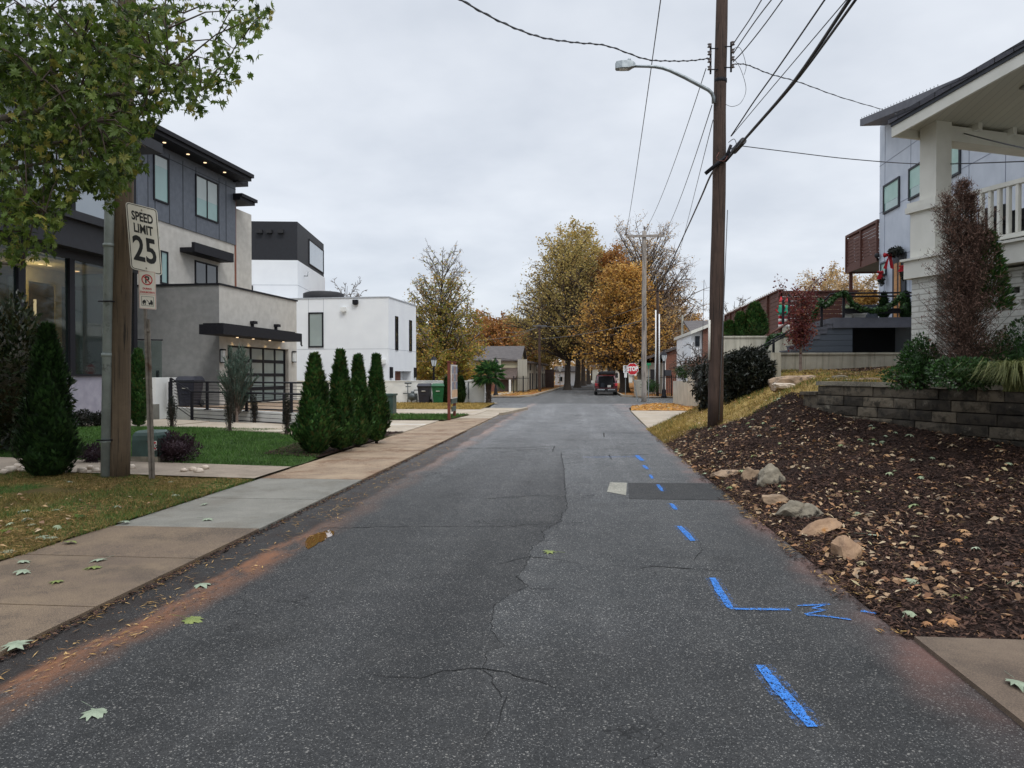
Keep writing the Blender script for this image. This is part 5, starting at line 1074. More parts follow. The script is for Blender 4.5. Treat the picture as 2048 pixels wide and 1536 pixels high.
# --- right utility pole with street lamp
YP = 18.36; zP = .52; prr, xP = pole('utility_pole', 1430, YP, zP - .1, .185, .125, 13.5, 'pole_brown', 'dark brown utility pole carrying the street lamp and insulators', lean=.0125)
def PY(px, py, dy=0): return P(px, py, YP + dy)
rack = MB()
for side, xs in ((-1, 1421), (1, 1462)):
    pass
def ins_rack(px, y0, y1, name, k=4, side=1):
    mb = MB(); a, b = PY(px, y0, -.15), PY(px, y1, -.15); mb.box(-.02, .02, -.02, .02, 0, (a - b).z, lambda x, y, z: b + Vector((x, y, z)))
    for i in range(2): c = PY(px, lerp(y0, y1, .15 + .7 * i), -.15); mb.tube([c, PY(1441, lerp(y0, y1, .15 + .7 * i), -.1)], .014, 6)
    rk = mb.build('insulator_rack', 'black', prr)
    for i in range(k):
        c = PY(px, lerp(y0, y1, (i + .3) / k), -.15) + Vector((side * .03, -.04, 0)); mb = MB(); mb.lathe(c, [(.03, -.045), (.055, -.035), (.03, -.01), (.03, .01), (.055, .035), (.03, .045)], 10); mb.build('insulator', 'porcelain', rk)
ins_rack(1421, 88, 148, 'rack', 4, -1); ins_rack(1462, 84, 144, 'rack', 4, 1)
mb = MB(); c = PY(1441, 162); mb.lathe(c, [(.145, -.05), (.155, -.04), (.155, .04), (.145, .05)], 18); mb.build('band', 'black', prr)
mb = MB(); mb.tube([PY(1411, 347, -.2), PY(1462, 305, -.2)], .05, 6); mb.tube([PY(1450, 320, -.2), PY(1462, 290, -.25)], .04, 6); mb.build('cable_bracket', 'black', prr)
mb = MB(); mb.tube([P(1455 , 420, YP - .16), P(1447, 620, YP - .19), P(1438, 840, YP - .22)], .012, 5); mb.build('ground_wire', 'cable_grey', prr)
mb = MB(); mb.tube([P(1419, 640, YP - .1), P(1418, 720, YP - .1)], .03, 6); mb.build('reflector_strip', 'sign_tag', prr)
# street lamp bolted on the pole
sl_ = thing('street_lamp', 'grey street lamp on a curved arm fixed to the brown pole', 'street lamp', PY(1425, 205, -.15))
arm = [(1427, 207), (1427, 195), (1424, 187), (1417, 180), (1400, 171), (1370, 155), (1340, 141), (1325, 136), (1310, 133.5), (1295, 132.8), (1268, 132.6)]
mb = MB(); mb.tube([P(a, b, YP - .15 - .25 * (i / 10)) for i, (a, b) in enumerate(arm)], [.045] * 6 + [.042, .04, .038, .034, .03], 10); mb.build('arm', 'galv', sl_)
h0 = P(1250, 132, YP - .4); mb = MB(); T = lambda a, b, c: h0 + Vector((a, b, c)); f_ = 18.0 / F
xs = [(-19, -5, 5, .045), (-17, -8, 6, .09), (-6, -9, 6, .12), (8, -9, 6, .12), (15, -8, 3, .08), (20, -4, 2, .05)]
for (a, z0, z1, hw), (b, y0, y1, hv) in zip(xs, xs[1:]): mb.hexa([T(a * f_, -hw, -(z1) * f_), T(a * f_, hw, -(z1) * f_), T(b * f_, hv, -(y1) * f_), T(b * f_, -hv, -(y1) * f_)], [T(a * f_, -hw * .7, -z0 * f_), T(a * f_, hw * .7, -z0 * f_), T(b * f_, hv * .7, -y0 * f_), T(b * f_, -hv * .7, -y0 * f_)])
mb.build('lamp_head', 'galv', sl_); mb = MB(); mb.box(-.14, .06, -.07, .07, -.085, -.073, T); mb.build('lens', 'lamp_glass', sl_); mb = MB(); mb.lathe(T(.1, 0, .08), [(.04, 0), (.04, .08), (.03, .09)], 10); mb.build('photocell', 'galv', sl_)

# --- pole at the junction
x2 = P(1288, 803, 47.5); pj, xj = pole('utility_pole', 1288, 47.2, 0, .17, .13, Z(1288, 462, 47.2), 'pole_grey', 'weathered grey pole with a crossarm by the stop sign', 14)
Tj = lambda px, py, dy=0: P(px, py, 47.2 + dy)
mb = MB(); a, b = Tj(1251, 474), Tj(1329, 473); mb.box(a.x, b.x, 46.98, 47.08, a.z - .06, a.z + .08); mb.build('crossarm', 'pole_grey', pj)
for px in (1252, 1289, 1327): c = Tj(px, 470 if px != 1289 else 459); mb = MB(); mb.lathe(c, [(.04, 0), (.09, .03), (.05, .1), (.07, .14), (.03, .2)], 8); mb.build('insulator', 'porcelain', pj)
mb = MB(); mb.tube([Tj(1288, 600, -.2), Tj(1288, 660, -.2)], .025, 5); mb.build('guard_strip', 'cable_grey', pj)
p3, x3 = pole('utility_pole', 1315, 56.5, 0, .12, .10, Z(1315, 580, 56.5), 'pole_brown', 'thin dark pole with two white conduits beyond the junction', 10)
mb = MB(); a, b = P(1292, 581, 56.5), P(1338, 581, 56.5); mb.box(a.x, b.x, 56.35, 56.45, a.z - .05, a.z + .05); mb.build('crossarm', 'pole_brown', p3)
for dx, yt in ((-3.5, 620), (3.5, 628)):
    mb = MB(); mb.tube([P(1315 + dx, yt, 56.3), P(1315 + dx * 1.0, 700, 56.3), P(1315 + dx * 1.3 - 1, 786, 56.2)], .05, 6); mb.build('conduit', 'sign_clean', p3)
p4, x4 = pole('utility_pole', 1079, 72, 0, .15, .12, Z(1079, 648, 72), 'pole_brown', 'far brown pole in front of the townhouse row', 10)
mb = MB(); a, b = P(1066, 652, 72), P(1094, 652, 72); mb.box(a.x, b.x, 71.8, 71.9, a.z - .05, a.z + .05); mb.build('crossarm', 'cable_grey', p4)

# --- stop sign and far signs
s0 = P(1275, 803, 47.0); stp = thing('stop_sign', 'red octagonal stop sign on a leaning steel post', 'road sign', (s0.x, 47, 0))
c = P(1265, 738, 46.8); mb = MB(); a, b = P(1276, 803, 47), P(1262, 742, 46.9); mb.box(-.03, .03, -.015, .015, 0, 1, lambda x, y, z: Vector((a.x, a.y, -.05)).lerp(Vector((b.x, b.y, c.z + .3)), z) + Vector((x, y, 0))); mb.build('post', 'galv', stp)
Rr = 11.6 / F * 46.8 / math.cos(R(22.5)); uxs = Vector((1, .0, .05)).normalized(); uys = Vector((-.05, 0, 1)).normalized(); nzs = uxs.cross(uys)
Ts = lambda x, y, z: c + uxs * x + uys * y + nzs * z
mb = MB(); mb.prism([(Rr * math.cos(R(22.5 + 45 * i)), Rr * math.sin(R(22.5 + 45 * i))) for i in range(8)], 0, .01, Ts); pf = mb.build('plate', 'sign_clean', stp)
mb = MB(); mb.prism([(Rr * .93 * math.cos(R(22.5 + 45 * i)), Rr * .93 * math.sin(R(22.5 + 45 * i))) for i in range(8)], .011, .014, Ts); mb.build('red_face', 'sign_red', stp)
M7 = Matrix((uxs, uys, nzs)).transposed().to_4x4(); M7.translation = c + nzs * .018; txt('STOP', 0, 0, Rr * .95, 'sign_clean', stp, M7, .72, .022)
mb = MB(); a, b = P(1261, 750, 46.9), P(1264, 763, 46.9); mb.box(-.1, .1, -.005, .005, -.45, 0, lambda x, y, z: a + Vector((x, y, z))); mb.build('lower_plate', 'sign_tag', stp)
f5 = P(1251, 783, 60); fs = thing('speed_limit_sign', 'small white speed limit 25 sign beside the far tree trunk', 'road sign', (f5.x, 60, 0))
mb = MB(); mb.box(f5.x - .03, f5.x + .03, 60, 60.03, 0, Z(1251, 735, 60)); mb.build('post', 'galv', fs)
a, b = P(1246.5, 731, 59.95), P(1256, 745.5, 59.95); mb = MB(); mb.box(a.x, b.x, 59.95, 59.97, b.z, a.z); mb.build('plate', 'sign_clean', fs)
M8 = Matrix(((1, 0, 0, 0), (0, 0, -1, 0), (0, 1, 0, 0), (0, 0, 0, 1))); hh = a.z - b.z; cx_ = (a.x + b.x) / 2
def t8(s, z, size, sq): m = M8.copy(); m.translation = Vector((cx_, 59.94, z)); return textmesh(s, size, 'sign_black', m, 'lettering', fs, .002, sq, .004)
t8('SPEED', a.z - hh * .16, hh * .2, .6); t8('LIMIT', a.z - hh * .36, hh * .2, .6); t8('25', a.z - hh * .7, hh * .48, .7)
a, b = P(1248.5, 746, 59.95), P(1254, 755, 59.95); mb = MB(); mb.box(a.x, b.x, 59.95, 59.97, b.z, a.z); mb.build('lower_plate', 'sign_clean', fs)
# street name sign by the junction pole
n0 = P(1297, 775, 50); ns = thing('street_name_sign', 'green street name plates on a post behind the grey pole', 'road sign', (n0.x, 50, 0))
mb = MB(); mb.box(n0.x - .03, n0.x + .03, 50, 50.04, 0, Z(1297, 727, 50)); mb.build('post', 'galv', ns); a, b = P(1292, 726, 49.9), P(1302, 731, 49.9); mb = MB(); mb.box(a.x, b.x, 49.9, 49.92, b.z, a.z); mb.box(a.x + .2, b.x - .2, 49.93, 49.95, b.z - .2, b.z - .03); mb.build('plate', 'sign_green', ns)
f9 = P(1120, 772, 95); ys_ = thing('yield_sign', 'small pale sign on a post near the far corner', 'road sign', (f9.x, 95, 0)); mb = MB(); mb.box(f9.x - .04, f9.x + .04, 95, 95.04, 0, Z(1120, 738, 95)); mb.build('post', 'galv', ys_)
c = P(1120, 738, 94.95); mb = MB(); mb.prism([(-.3, .35), (.3, .35), (.3, .1), (.08, -.35), (-.08, -.35), (-.3, .1)], 0, .02, lambda x, y, z: c + Vector((x, z, y))); mb.build('plate', 'sign_tag', ys_)

# --- property sign on two red posts
q0 = P(901, 843, 27.2); ps = thing('property_sign', 'two red posts holding a tall picture board on the grass island', 'sign', (q0.x, 27.2, .07))
qa = P(900, 0, 27.0).x; x0, x1 = X(898, 27.0), X(909, 28.4); zt_ = Z(900, 724, 27.0)
for x_, y_ in ((x0, 27.0), (x1, 28.4)):
    mb = MB(); mb.box(x_ - .05, x_ + .05, y_ - .05, y_ + .05, 0, zt_); mb.box(x_ - .08, x_ + .08, y_ - .08, y_ + .08, zt_, zt_ + .04); mb.build('post', 'rust_post', ps)
dd = Vector((x1 - x0, 1.4, 0)).normalized(); T = lambda a, b, c: Vector((x0, 27.0, 0)) + dd * (.06 + a) + Vector((dd.y, -dd.x, 0)) * (b + .075) + Vector((0, 0, c)); Ld = math.hypot(x1 - x0, 1.4) + .06
za, zb_, zc_ = Z(903, 729, 27), Z(903, 798, 27), Z(903, 757, 27)
mb = MB(); mb.box(0, Ld, -.02, .02, zb_, za, T); mb.build('board', 'sign_tag', ps)
rg = random.Random(5); cols_ = [pm('poster_%s' % k, v[0], v[1], 9, .5) for k, v in {'blue': ('#5d6272', '#9aa0ae'), 'photo': ('#6d4a44', '#b9a6a0'), 'sand': ('#c39a72', '#d9b893')}.items()]
for k in range(3):
    for j in range(4):
        mb = MB(); z1_ = za - .06 - j * (za - zb_) / 4.3; z0_ = z1_ - (za - zb_) / 4.6; mb.box(.06 + k * Ld / 3.1, .02 + (k + 1) * Ld / 3.1, .021, .024, z0_, z1_, T); mb.build('picture', cols_[2] if j == 3 else cols_[(k + j) % 2], ps)
mb = MB(); mb.box(.02, Ld - .02, -.015, .015, Z(903, 808, 27), Z(903, 799, 27), T); mb.box(.1, Ld - .3, -.015, .015, Z(903, 824, 27), Z(903, 814, 27), T); mb.build('lower_board', 'green_box', ps)

# --- lamp posts
def lamp(px, Y, ybase, ytop, label, group='black post lanterns'):
    x = X(px, Y); z0 = .05; H = Z(px, ytop, Y) - z0; t = thing('lamp_post', label, 'street lamp', (x, Y, z0), group); c = Vector((x, Y, z0))
    mb = MB(); mb.lathe(c, [(.22, 0), (.2, .12), (.13, .3), (.12, .55), (.075, .65), (.06, H - .95), (.1, H - .9), (.06, H - .8)], 12); mb.build('post', 'black', t)
    mb = MB(); mb.lathe(c, [(.12, H - .78), (.22, H - .35), (.2, H - .33)], 8, sm=False); mb.build('lantern_glass', 'lamp_glass', t)
    mb = MB(); mb.lathe(c, [(.26, H - .33), (.12, H - .15), (.04, H - .1), (.03, H), (.005, H + .08)], 8, sm=False); mb.lathe(c, [(.13, H - .80), (.13, H - .76)], 8)
    for q in range(4): a = q * math.pi / 2 + .4; mb.tube([c + Vector((.12 * math.cos(a), .12 * math.sin(a), H - .78)), c + Vector((.225 * math.cos(a), .225 * math.sin(a), H - .33))], .014, 4)
    mb.build('lantern_cap', 'black', t); return t
lamp(867.5, 50, 765, 710, 'black lantern post behind the white boundary wall'); lamp(991.5, 58, 802, 716, 'black lantern post just behind the palm'); lamp(1328, 55, 786, 701, 'black lantern post by the picket fence and brick house')

# --- overhead wires
def wire(name, pts, r, mat, label, sag=0, twist=0, group=None, cat='cable'):
    """pts = (px, py, Y); smooth catenary through the points"""
    W3 = [P(*p) for p in pts]; q = []
    if len(W3) == 2:
        n = 24; a, b = W3; q = [a.lerp(b, i / n) - Vector((0, 0, sag * 4 * (i / n) * (1 - i / n))) for i in range(n + 1)]
    else:
        for i in range(len(W3) - 1):
            p0 = W3[max(0, i - 1)]; p1 = W3[i]; p2 = W3[i + 1]; p3_ = W3[min(len(W3) - 1, i + 2)]
            for k in range(6):
                t_ = k / 6; q.append(.5 * ((2 * p1) + (p2 - p0) * t_ + (2 * p0 - 5 * p1 + 4 * p2 - p3_) * t_ ** 2 + (3 * p1 - p0 - 3 * p2 + p3_) * t_ ** 3))
        q.append(W3[-1])
    mb = MB(); mb.tube(q, r, 6)
    if twist:
        q2 = []
        for i, p in enumerate([q[int(k / 6)].lerp(q[min(len(q) - 1, int(k / 6) + 1)], (k % 6) / 6) for k in range((len(q) - 1) * 6)]): q2.append(p + Vector((.0, r * 1.3 * math.sin(i * .45), r * 1.3 * math.cos(i * .45))))
        mb.tube(q2, r * .7, 5)
    return simple(mb, name, mat, label, cat, q[0], group)
V = YP
wire('service_wire', [(905, -10, 9.5), (1000, 43, 11), (1080, 74, 12.6), (1150, 85, 14), (1215, 92, 15.2), (1290, 118, 16.5), (1340, 122, 17.3), (1385, 121, 17.9), (1421, 116, V - .2)], .012, 'cable', 'twisted service wire sweeping in from the left to the brown pole', twist=1)
wire('power_line', [(1324, -20, 15), (1252, 470, 47.2)], .012, 'cable_grey', 'thin line from overhead to the end of the crossarm at the junction', sag=.25)
wire('power_line', [(1412, 137, V - .15), (1289, 462, 47.2)], .011, 'cable_grey', 'thin line from the insulators to the top of the grey pole', sag=.45)
wire('power_line', [(1424, 210, V - .1), (1327, 470, 47.2)], .012, 'cable_grey', 'line from beside the street lamp arm down to the crossarm end', sag=.35)
wire('power_line', [(1426, 240, V - .1), (1360, 500, 47.2), (1340, 560, 60)], .010, 'cable_grey', 'faint line falling from the lamp bracket behind the grey pole')
wire('power_line', [(1464, 92, V), (1477, 72, 17.4), (1500, 38, 16), (1530, -12, 14)], .013, 'cable', 'first of three lines rising from the insulators')
wire('power_line', [(1466, 108, V), (1483, 82, 17.5), (1515, 36, 16), (1552, -12, 14)], .013, 'cable', 'middle line of the three rising from the insulators')
wire('power_line', [(1466, 124, V), (1492, 96, 17.5), (1530, 48, 16), (1572, -10, 14)], .013, 'cable', 'third line rising from the insulators, nearest the service drop')
wire('power_line', [(1462, 272, V), (1480, 245, 17.7), (1510, 200, 16.7), (1560, 130, 15), (1656, -10, 12)], .016, 'cable', 'single wavy line rising beside the thick cable bundle')
wire('power_line', [(1463, 272, V), (1540, 180, 15.6), (1706, -16, 11)], .009, 'cable', 'thin messenger line just left of the thick bundle')
wire('cable_bundle', [(1452, 322, V - .2), (1476, 294, 17.2), (1500, 266, 16.3), (1590, 160, 13.6), (1708, -14, 10.5)], .03, 'cable', 'thick black cable bundle running up over the street')
wire('cable_bundle', [(1452, 322, V - .2), (1478, 292, 17.2), (1520, 245, 15.7), (1600, 152, 13.4), (1718, -10, 10.3)], .022, 'cable', 'second black cable strapped beside the thick bundle')
a, b = P(1468, 302, 17.5), P(1487, 281, 17.0); mb = MB(); mb.tube([a, b], .075, 10); simple(mb, 'splice_case', 'cable', 'black splice case hanging on the thick bundle by the pole', 'splice case', a)
wire('power_line', [(1449, 320, V - .2), (1424, 346, 19), (1402, 395, 23), (1375, 455, 30), (1345, 520, 38), (1318, 575, 44), (1287, 616, 47.1)], .026, 'cable', 'thick cable sagging from the brown pole to the grey pole')
wire('service_wire', [(1470, 128, V), (1495, 130, 18.6), (1540, 148, 19.5), (1600, 165, 21), (1680, 194, 24), (1765, 219, 29)], .011, 'cable', 'service wire from the insulators to the corner of the blue house roof', twist=1)
wire('service_wire', [(1765, 219, 29), (1830, 240, 22), (1895, 258, 15), (1990, 283, 12), (2080, 303, 10)], .010, 'cable', 'wavy wire crossing the blue wall behind the porch column', twist=0)
wire('service_wire', [(1484, 292, 17.4), (1580, 304, 17), (1700, 318, 16), (1850, 328, 14.3), (2070, 322, 11)], .010, 'cable', 'level wire crossing in front of the blue house windows')
wire('drop_wire', [(1462, 100, V), (1480, 96, V - .1), (1492, 130, V - .1), (1488, 150, V - .1)], .006, 'cable', 'short loose tail hanging from the right insulators')
wire('drop_wire', [(1470, 120, V), (1482, 140, V - .1), (1492, 178, V - .1), (1482, 205, V - .1), (1465, 213, V - .1), (1452, 209, V)], .006, 'cable', 'long loose loop hanging beside the pole')
wire('drop_wire', [(1457, 285, V - .2), (1468, 278, V - .3), (1472, 290, V - .3), (1460, 300, V - .3), (1455, 318, V - .2)], .008, 'cable', 'tangled loop above the cable bracket')
wire('drop_wire', [(1438, 305, V - .25), (1433, 318, V - .3), (1448, 322, V - .3), (1455, 312, V - .25)], .008, 'rust_post', 'reddish coil tied at the cable bracket')
wire('drop_wire', [(1408, 560, V - .15), (1405, 690, 18), (1401, 790, 18)], .006, 'cable', 'slack guy wire hanging left of the brown pole')
wire('far_line', [(940, 683, 72), (1030, 672, 72), (1079, 655, 72), (1160, 650, 75), (1290, 612, 60)], .02, 'cable_grey', 'upper far line crossing in front of the autumn trees')
wire('far_line', [(1079, 678, 72), (1140, 672, 68), (1220, 658, 60), (1287, 640, 47)], .02, 'cable_grey', 'lower far line crossing in front of the autumn trees')
wire('far_line', [(1010, 664, 72), (1040, 664, 72), (1079, 654, 72)], .02, 'cable_grey', 'short far line left of the far brown pole')
# ================================================================== right side: walls and houses
# ---- segmental block wall
Aw, Bw = Vector((4.46, 14.5, 0)), Vector((6.46, 10.8, 0)); dw = (Bw - Aw).normalized(); Cw = Aw + dw * 9.0; nwl = Vector((dw.y, -dw.x, 0))
if nwl.x > 0: nwl = -nwl
TW = lambda a, b, c: Aw + dw * a + nwl * b + Vector((0, 0, c))
blk = thing('block_retaining_wall', 'dark weathered block retaining wall with a pale cap course', 'wall', Aw + Vector((0, 0, .9)))
rg = random.Random(3); ch = .178
mb = MB(); ztw = lambda a: lerp(1.505, 1.47, min(1, a / 4.2))
for k in range(8):
    off = (.0 if k % 2 else .31) ; a = -off if k else 0
    z1_ = -ch * k
    while a < 9.0:
        L = .62 if rg.random() < .7 else .42
        a0, a1 = max(a, 0 if k < 2 else (-.28 if k < 6 else 0)), min(a + L, 9)
        if a1 - a0 > .05:
            bb = rg.uniform(-.008, .012) + .012 * k; z0 = ztw(a0)
            lo = [TW(a0 + .004, -.3, z0 + z1_ - ch + .004), TW(a1 - .004, -.3, z0 + z1_ - ch + .004), TW(a1 - .006, bb, z0 + z1_ - ch + .006), TW(a0 + .006, bb, z0 + z1_ - ch + .006)]
            hi = [TW(a0 + .004, -.3, z0 + z1_ - .004), TW(a1 - .004, -.3, z0 + z1_ - .004), TW(a1 - .010, bb - .004, z0 + z1_ - .010), TW(a0 + .010, bb - .004, z0 + z1_ - .010)]
            am = (a0 + a1) / 2; cen = [TW(am, bb + .018, z0 + z1_ - ch * .5)]
            mb.add(lo + hi + cen, [(0, 1, 2, 3), (4, 5, 6, 7), (0, 1, 5, 4), (1, 2, 6, 5), (3, 0, 4, 7), (3, 2, 8), (2, 6, 8), (6, 7, 8), (7, 3, 8)])
        a += L
tb = NT('block_stone'); g_ = tb.n('ShaderNodeNewGeometry'); c = tb.ramp(g_.outputs['Random Per Island'], [(0, '#3c352c'), (.4, '#585045'), (.75, '#6e6455'), (1, '#807462')]); nn = tb.noise(tb.pos(), 7, 6, .7)
c = tb.mix(tb.mr(nn, .44, .62, 0, .75), c, '#1d1b16'); c = tb.mix(tb.mr(tb.noise(tb.pos(), 3.1, 6, .7), .58, .7, 0, .6), c, '#9a9282'); tb.col(c); tb.rough(.95); tb.bump(tb.noise(tb.pos(), 45, 5, .7), 1, .03); M['block_stone'] = tb.m
mb.build('block_course', 'block_stone', blk)
mb = MB(); a = -.02; i = 0
while a < 9:
    z0 = ztw(a); mb.hexa([TW(a + .003, -.36, z0), TW(a + .617, -.36, z0), TW(a + .617, .035, z0), TW(a + .003, .035, z0)], [TW(a + .003, -.36, z0 + .075), TW(a + .617, -.36, z0 + .075), TW(a + .617, .025, z0 + .075), TW(a + .003, .025, z0 + .075)]); a += .62
mb.build('cap_course', 'cap', blk)
mb = MB(); mb.hexa([TW(-.34, -.32, .75), TW(0, -.32, .75), TW(0, .02, .75), TW(-.34, .02, .75)], [TW(-.34, -.32, 1.32), TW(0, -.32, 1.32), TW(0, .02, 1.32), TW(-.34, .02, 1.32)]); mb.hexa([TW(-.4, -.34, 1.322), TW(-.01, -.34, 1.322), TW(-.01, .06, 1.322), TW(-.4, .06, 1.322)], [TW(-.4, -.34, 1.38), TW(-.01, -.34, 1.38), TW(-.01, .06, 1.38), TW(-.4, .06, 1.38)]); mb.build('end_step', 'block_stone', blk)
# rocks edging the upper yard
def yrock(px, py, Y, dims, mat, label, seed, rz=0):
    p = P(px, py, Y); rg = random.Random(seed); bm = bmesh.new(); bmesh.ops.create_icosphere(bm, subdivisions=3, radius=.5)
    for v in bm.verts:
        c0 = v.co.copy(); m_ = max(abs(c0.x), abs(c0.y), abs(c0.z)); c0 = c0.lerp(c0 * (.5 / m_), .6) * (1 + .18 * noise.noise(c0 * 4 + Vector((seed, 0, 0)))); v.co = Vector((c0.x * dims[0], c0.y * dims[1], c0.z * dims[2]))
    me = bpy.data.meshes.new('rock'); bm.to_mesh(me); bm.free(); me.materials.append(M[mat]); o = bpy.data.objects.new('rock', me); COL.objects.link(o); o.location = p; o.rotation_euler = (0, rg.uniform(-.06, .06), rz); o['_w'] = tuple(p)
    tag(o, label, 'rock', 'flat stones edging the upper yard')
yrock(1587, 768, 19.0, (1.15, .8, .42), 'rock_tan', 'long flat boulder lying below the concrete corner post', 21)
yrock(1568, 772, 18.4, (.5, .4, .14), 'stone_pale', 'small flat stone under the long boulder', 22)
yrock(1705, 766, 16.2, (.6, .4, .16), 'stone_pale', 'pale flat stone just above the block wall cap', 23); yrock(1755, 766, 15.6, (.7, .4, .2), 'rock_tan', 'tan stone near the shrubs above the block wall', 24); yrock(1680, 762, 17, (.35, .3, .26), 'rock_grey', 'small grey stone above the wall end', 25)
# pale stones by the path
for i, (px, py, s_) in enumerate([(20, 945, .16), (35, 938, .12), (50, 944, .14), (8, 950, .12), (165, 946, .13), (180, 941, .10), (192, 947, .12), (385, 944, .12), (398, 948, .14), (410, 941, .12), (368, 946, .1), (262, 940, .13)]):
    p = hit(px, py, zL); rg = random.Random(i); mb = MB(); mb.ball(p + Vector((0, 0, .05)), (s_ * .6, s_ * .5, s_ * .35), n=9, k=6, jit=.18, rg=rg)
    simple(mb, 'pale_stone', 'stone_pale', ['pale stone at the far left of the path', 'pinkish stone second along the path from the left', 'pale stone beside the tall evergreen', 'flat pale stone at the picture edge by the path', 'pale stone close right of the tall evergreen', 'small pale stone on the path left of the conduit', 'pale stone touching the conduit side of the path', 'pale stone right of the sign post', 'largest pale stone right of the sign post', 'pale stone at the lawn edge right of the sign post', 'small stone between sign post and dark shrub', 'pale stone behind the utility pole foot'][i], 'stone', p, 'pale stones along the garden path')

# ---- white painted house with porch
FP = Frame((X(1872, 13.2), 13.2), -22.8); zfl = FP.side(2040, 480)[1]; zb1 = zfl - .36
ph = thing('porch_house', 'cream house with raised porch, square column and painted brick base', 'house', FP(0, 0, 1.4))
mb = MB(); mb.box(-9, -.02, .12, .4, 1.2, zb1 - .62, FP); mb.box(-9, -.02, .40, 8, 1.2, zb1, FP)
# openwork course under the floor
for k in range(3):
    a = -9 + (.2 if k % 2 else 0); z0 = zb1 - .62 + k * .2
    mb.box(-9, -.02, .12, .38, z0 + .1, z0 + .2, FP)
    while a < -.3:
        mb.box(a, a + .22, .13, .37, z0, z0 + .1, FP); a += .4
mb.build('brick_base', 'brick_white', ph)
mb = MB(); mb.box(.0, .52, .0, .52, 1.2, zb1 + .02, FP); mb.build('brick_pier', 'brick_white', ph)
mb = MB(); mb.box(-9.2, .62, -.08, .55, zb1 + .02, zfl - .03, FP); mb.box(-9.2, .66, -.13, .6, zfl - .03, zfl + .01, FP); mb.box(-9, .5, .55, 7, zb1 + .05, zfl, FP); mb.build('porch_floor', 'cream', ph)
zp = FP.side(1866, 402)[1]; zct = FP.side(1850, 213)[1]
mb = MB(); mb.box(.04, .56, .0, .52, zfl + .012, zp - .12, FP); mb.box(-.02, .62, -.06, .58, zp - .12, zp - .02, FP); mb.box(.0, .6, -.04, .56, zp - .02, zp + .06, FP); mb.build('pedestal', 'cream', ph)
# railing
zr1 = FP.side(2040, 357, .2)[1]; mb = MB(); mb.box(-9, .0, .18, .28, zr1 - .07, zr1, FP); mb.box(-9, .0, .20, .26, zfl + .10, zfl + .17, FP); 
a = -.16
while a > -6.5: mb.box(a - .045, a, .195, .265, zfl + .17, zr1 - .07, FP); a -= .155
mb.build('balustrade', 'cream', ph)
# roof: gable end facing the street, ridge towards the camera side
OVn, OVs = -.45, .62; zc0 = FP.side(1783, 245, OVn)[1]
s2 = FP.side(2048, 92, OVn)[0]; s1 = FP.side(1783, 245, OVn)[0]; sl2 = (FP.side(2048, 92, OVn)[1] - zc0) / (s1 - s2)
rid = -5.6; zrf = lambda s_: zc0 + sl2 * (s1 - s_)
def slope(n0, n1, za, zb_, m, name, mat, s_a=None, s_b=None):
    mb = MB(); sa = s1 if s_a is None else s_a; sb_ = rid if s_b is None else s_b
    mb.hexa([FP(sa, n0, zrf(sa) + za), FP(sb_, n0, zrf(sb_) + za), FP(sb_, n1, zrf(sb_) + za), FP(sa, n1, zrf(sa) + za)], [FP(sa, n0, zrf(sa) + zb_), FP(sb_, n0, zrf(sb_) + zb_), FP(sb_, n1, zrf(sb_) + zb_), FP(sa, n1, zrf(sa) + zb_)]); 
    sc_ = 2 * rid - sa
    mb.hexa([FP(sc_, n0, zrf(sa) + za), FP(rid, n0, zrf(rid) + za), FP(rid, n1, zrf(rid) + za), FP(sc_, n1, zrf(sa) + za)], [FP(sc_, n0, zrf(sa) + zb_), FP(rid, n0, zrf(rid) + zb_), FP(rid, n1, zrf(rid) + zb_), FP(sc_, n1, zrf(sa) + zb_)])
    return mb.build(name, mat, ph)
slope(OVn - .04, 8.0, -.02, .07, 0, 'roof_shingles', 'shingle', s1 + .04)
slope(OVn, OVn + .05, -.26, -.022, 0, 'rake_board', 'cream'); slope(OVn + .051, 8, -.10, -.022, 0, 'roof_boards', 'ceil')
slope(OVn - .02, OVn, -.08, -.021, 0, 'drip_edge', 'seam_dark')
zbm = zrf(.45) - .115; mb = MB(); mb.box(.11, .45, .431, 7.5, zbm - .26, zbm, FP); mb.build('porch_beam', 'cream', ph)
mb = MB(); mb.hexa([FP(.11, .09, zp + .06), FP(.45, .09, zp + .06), FP(.45, .43, zp + .06), FP(.11, .43, zp + .06)], [FP(.11, .09, zrf(.11) - .10), FP(.45, .09, zrf(.45) - .10), FP(.45, .43, zrf(.45) - .10), FP(.11, .43, zrf(.11) - .10)]); mb.build('column', 'cream', ph)
mb = MB(); mb.box(-9, -1.1, .44, 7.5, zrf(-1.1) - .14, zrf(-1.1) - .11, FP); mb.build('porch_ceiling', pm('ceiling_shade', '#8c8a80', '#96948a', 2, .8), ph)
for k in range(7):
    n_ = .9 + k * .8; mb = MB()
    mb.hexa([FP(s1 - .02, n_, zrf(s1) - .2), FP(-.0, n_, zrf(0) - .22), FP(-.0, n_ + .09, zrf(0) - .22), FP(s1 - .02, n_ + .09, zrf(s1) - .2)], [FP(s1 - .02, n_, zrf(s1) - .101), FP(0, n_, zrf(0) - .101), FP(0, n_ + .09, zrf(0) - .101), FP(s1 - .02, n_ + .09, zrf(s1) - .101)]); mb.build('rafter', 'cream', ph)
mb = MB(); mb.box(s1 - .03, s1 + .03, OVn + .06, 8, zrf(s1) - .24, zrf(s1) - .022, FP); mb.build('eave_board', 'cream', ph)
mb = MB(); mb.box(-9, -2.4, 2.6, 2.8, zfl, zrf(-1.1) - .15, FP); mb.build('house_wall', 'cream', ph)
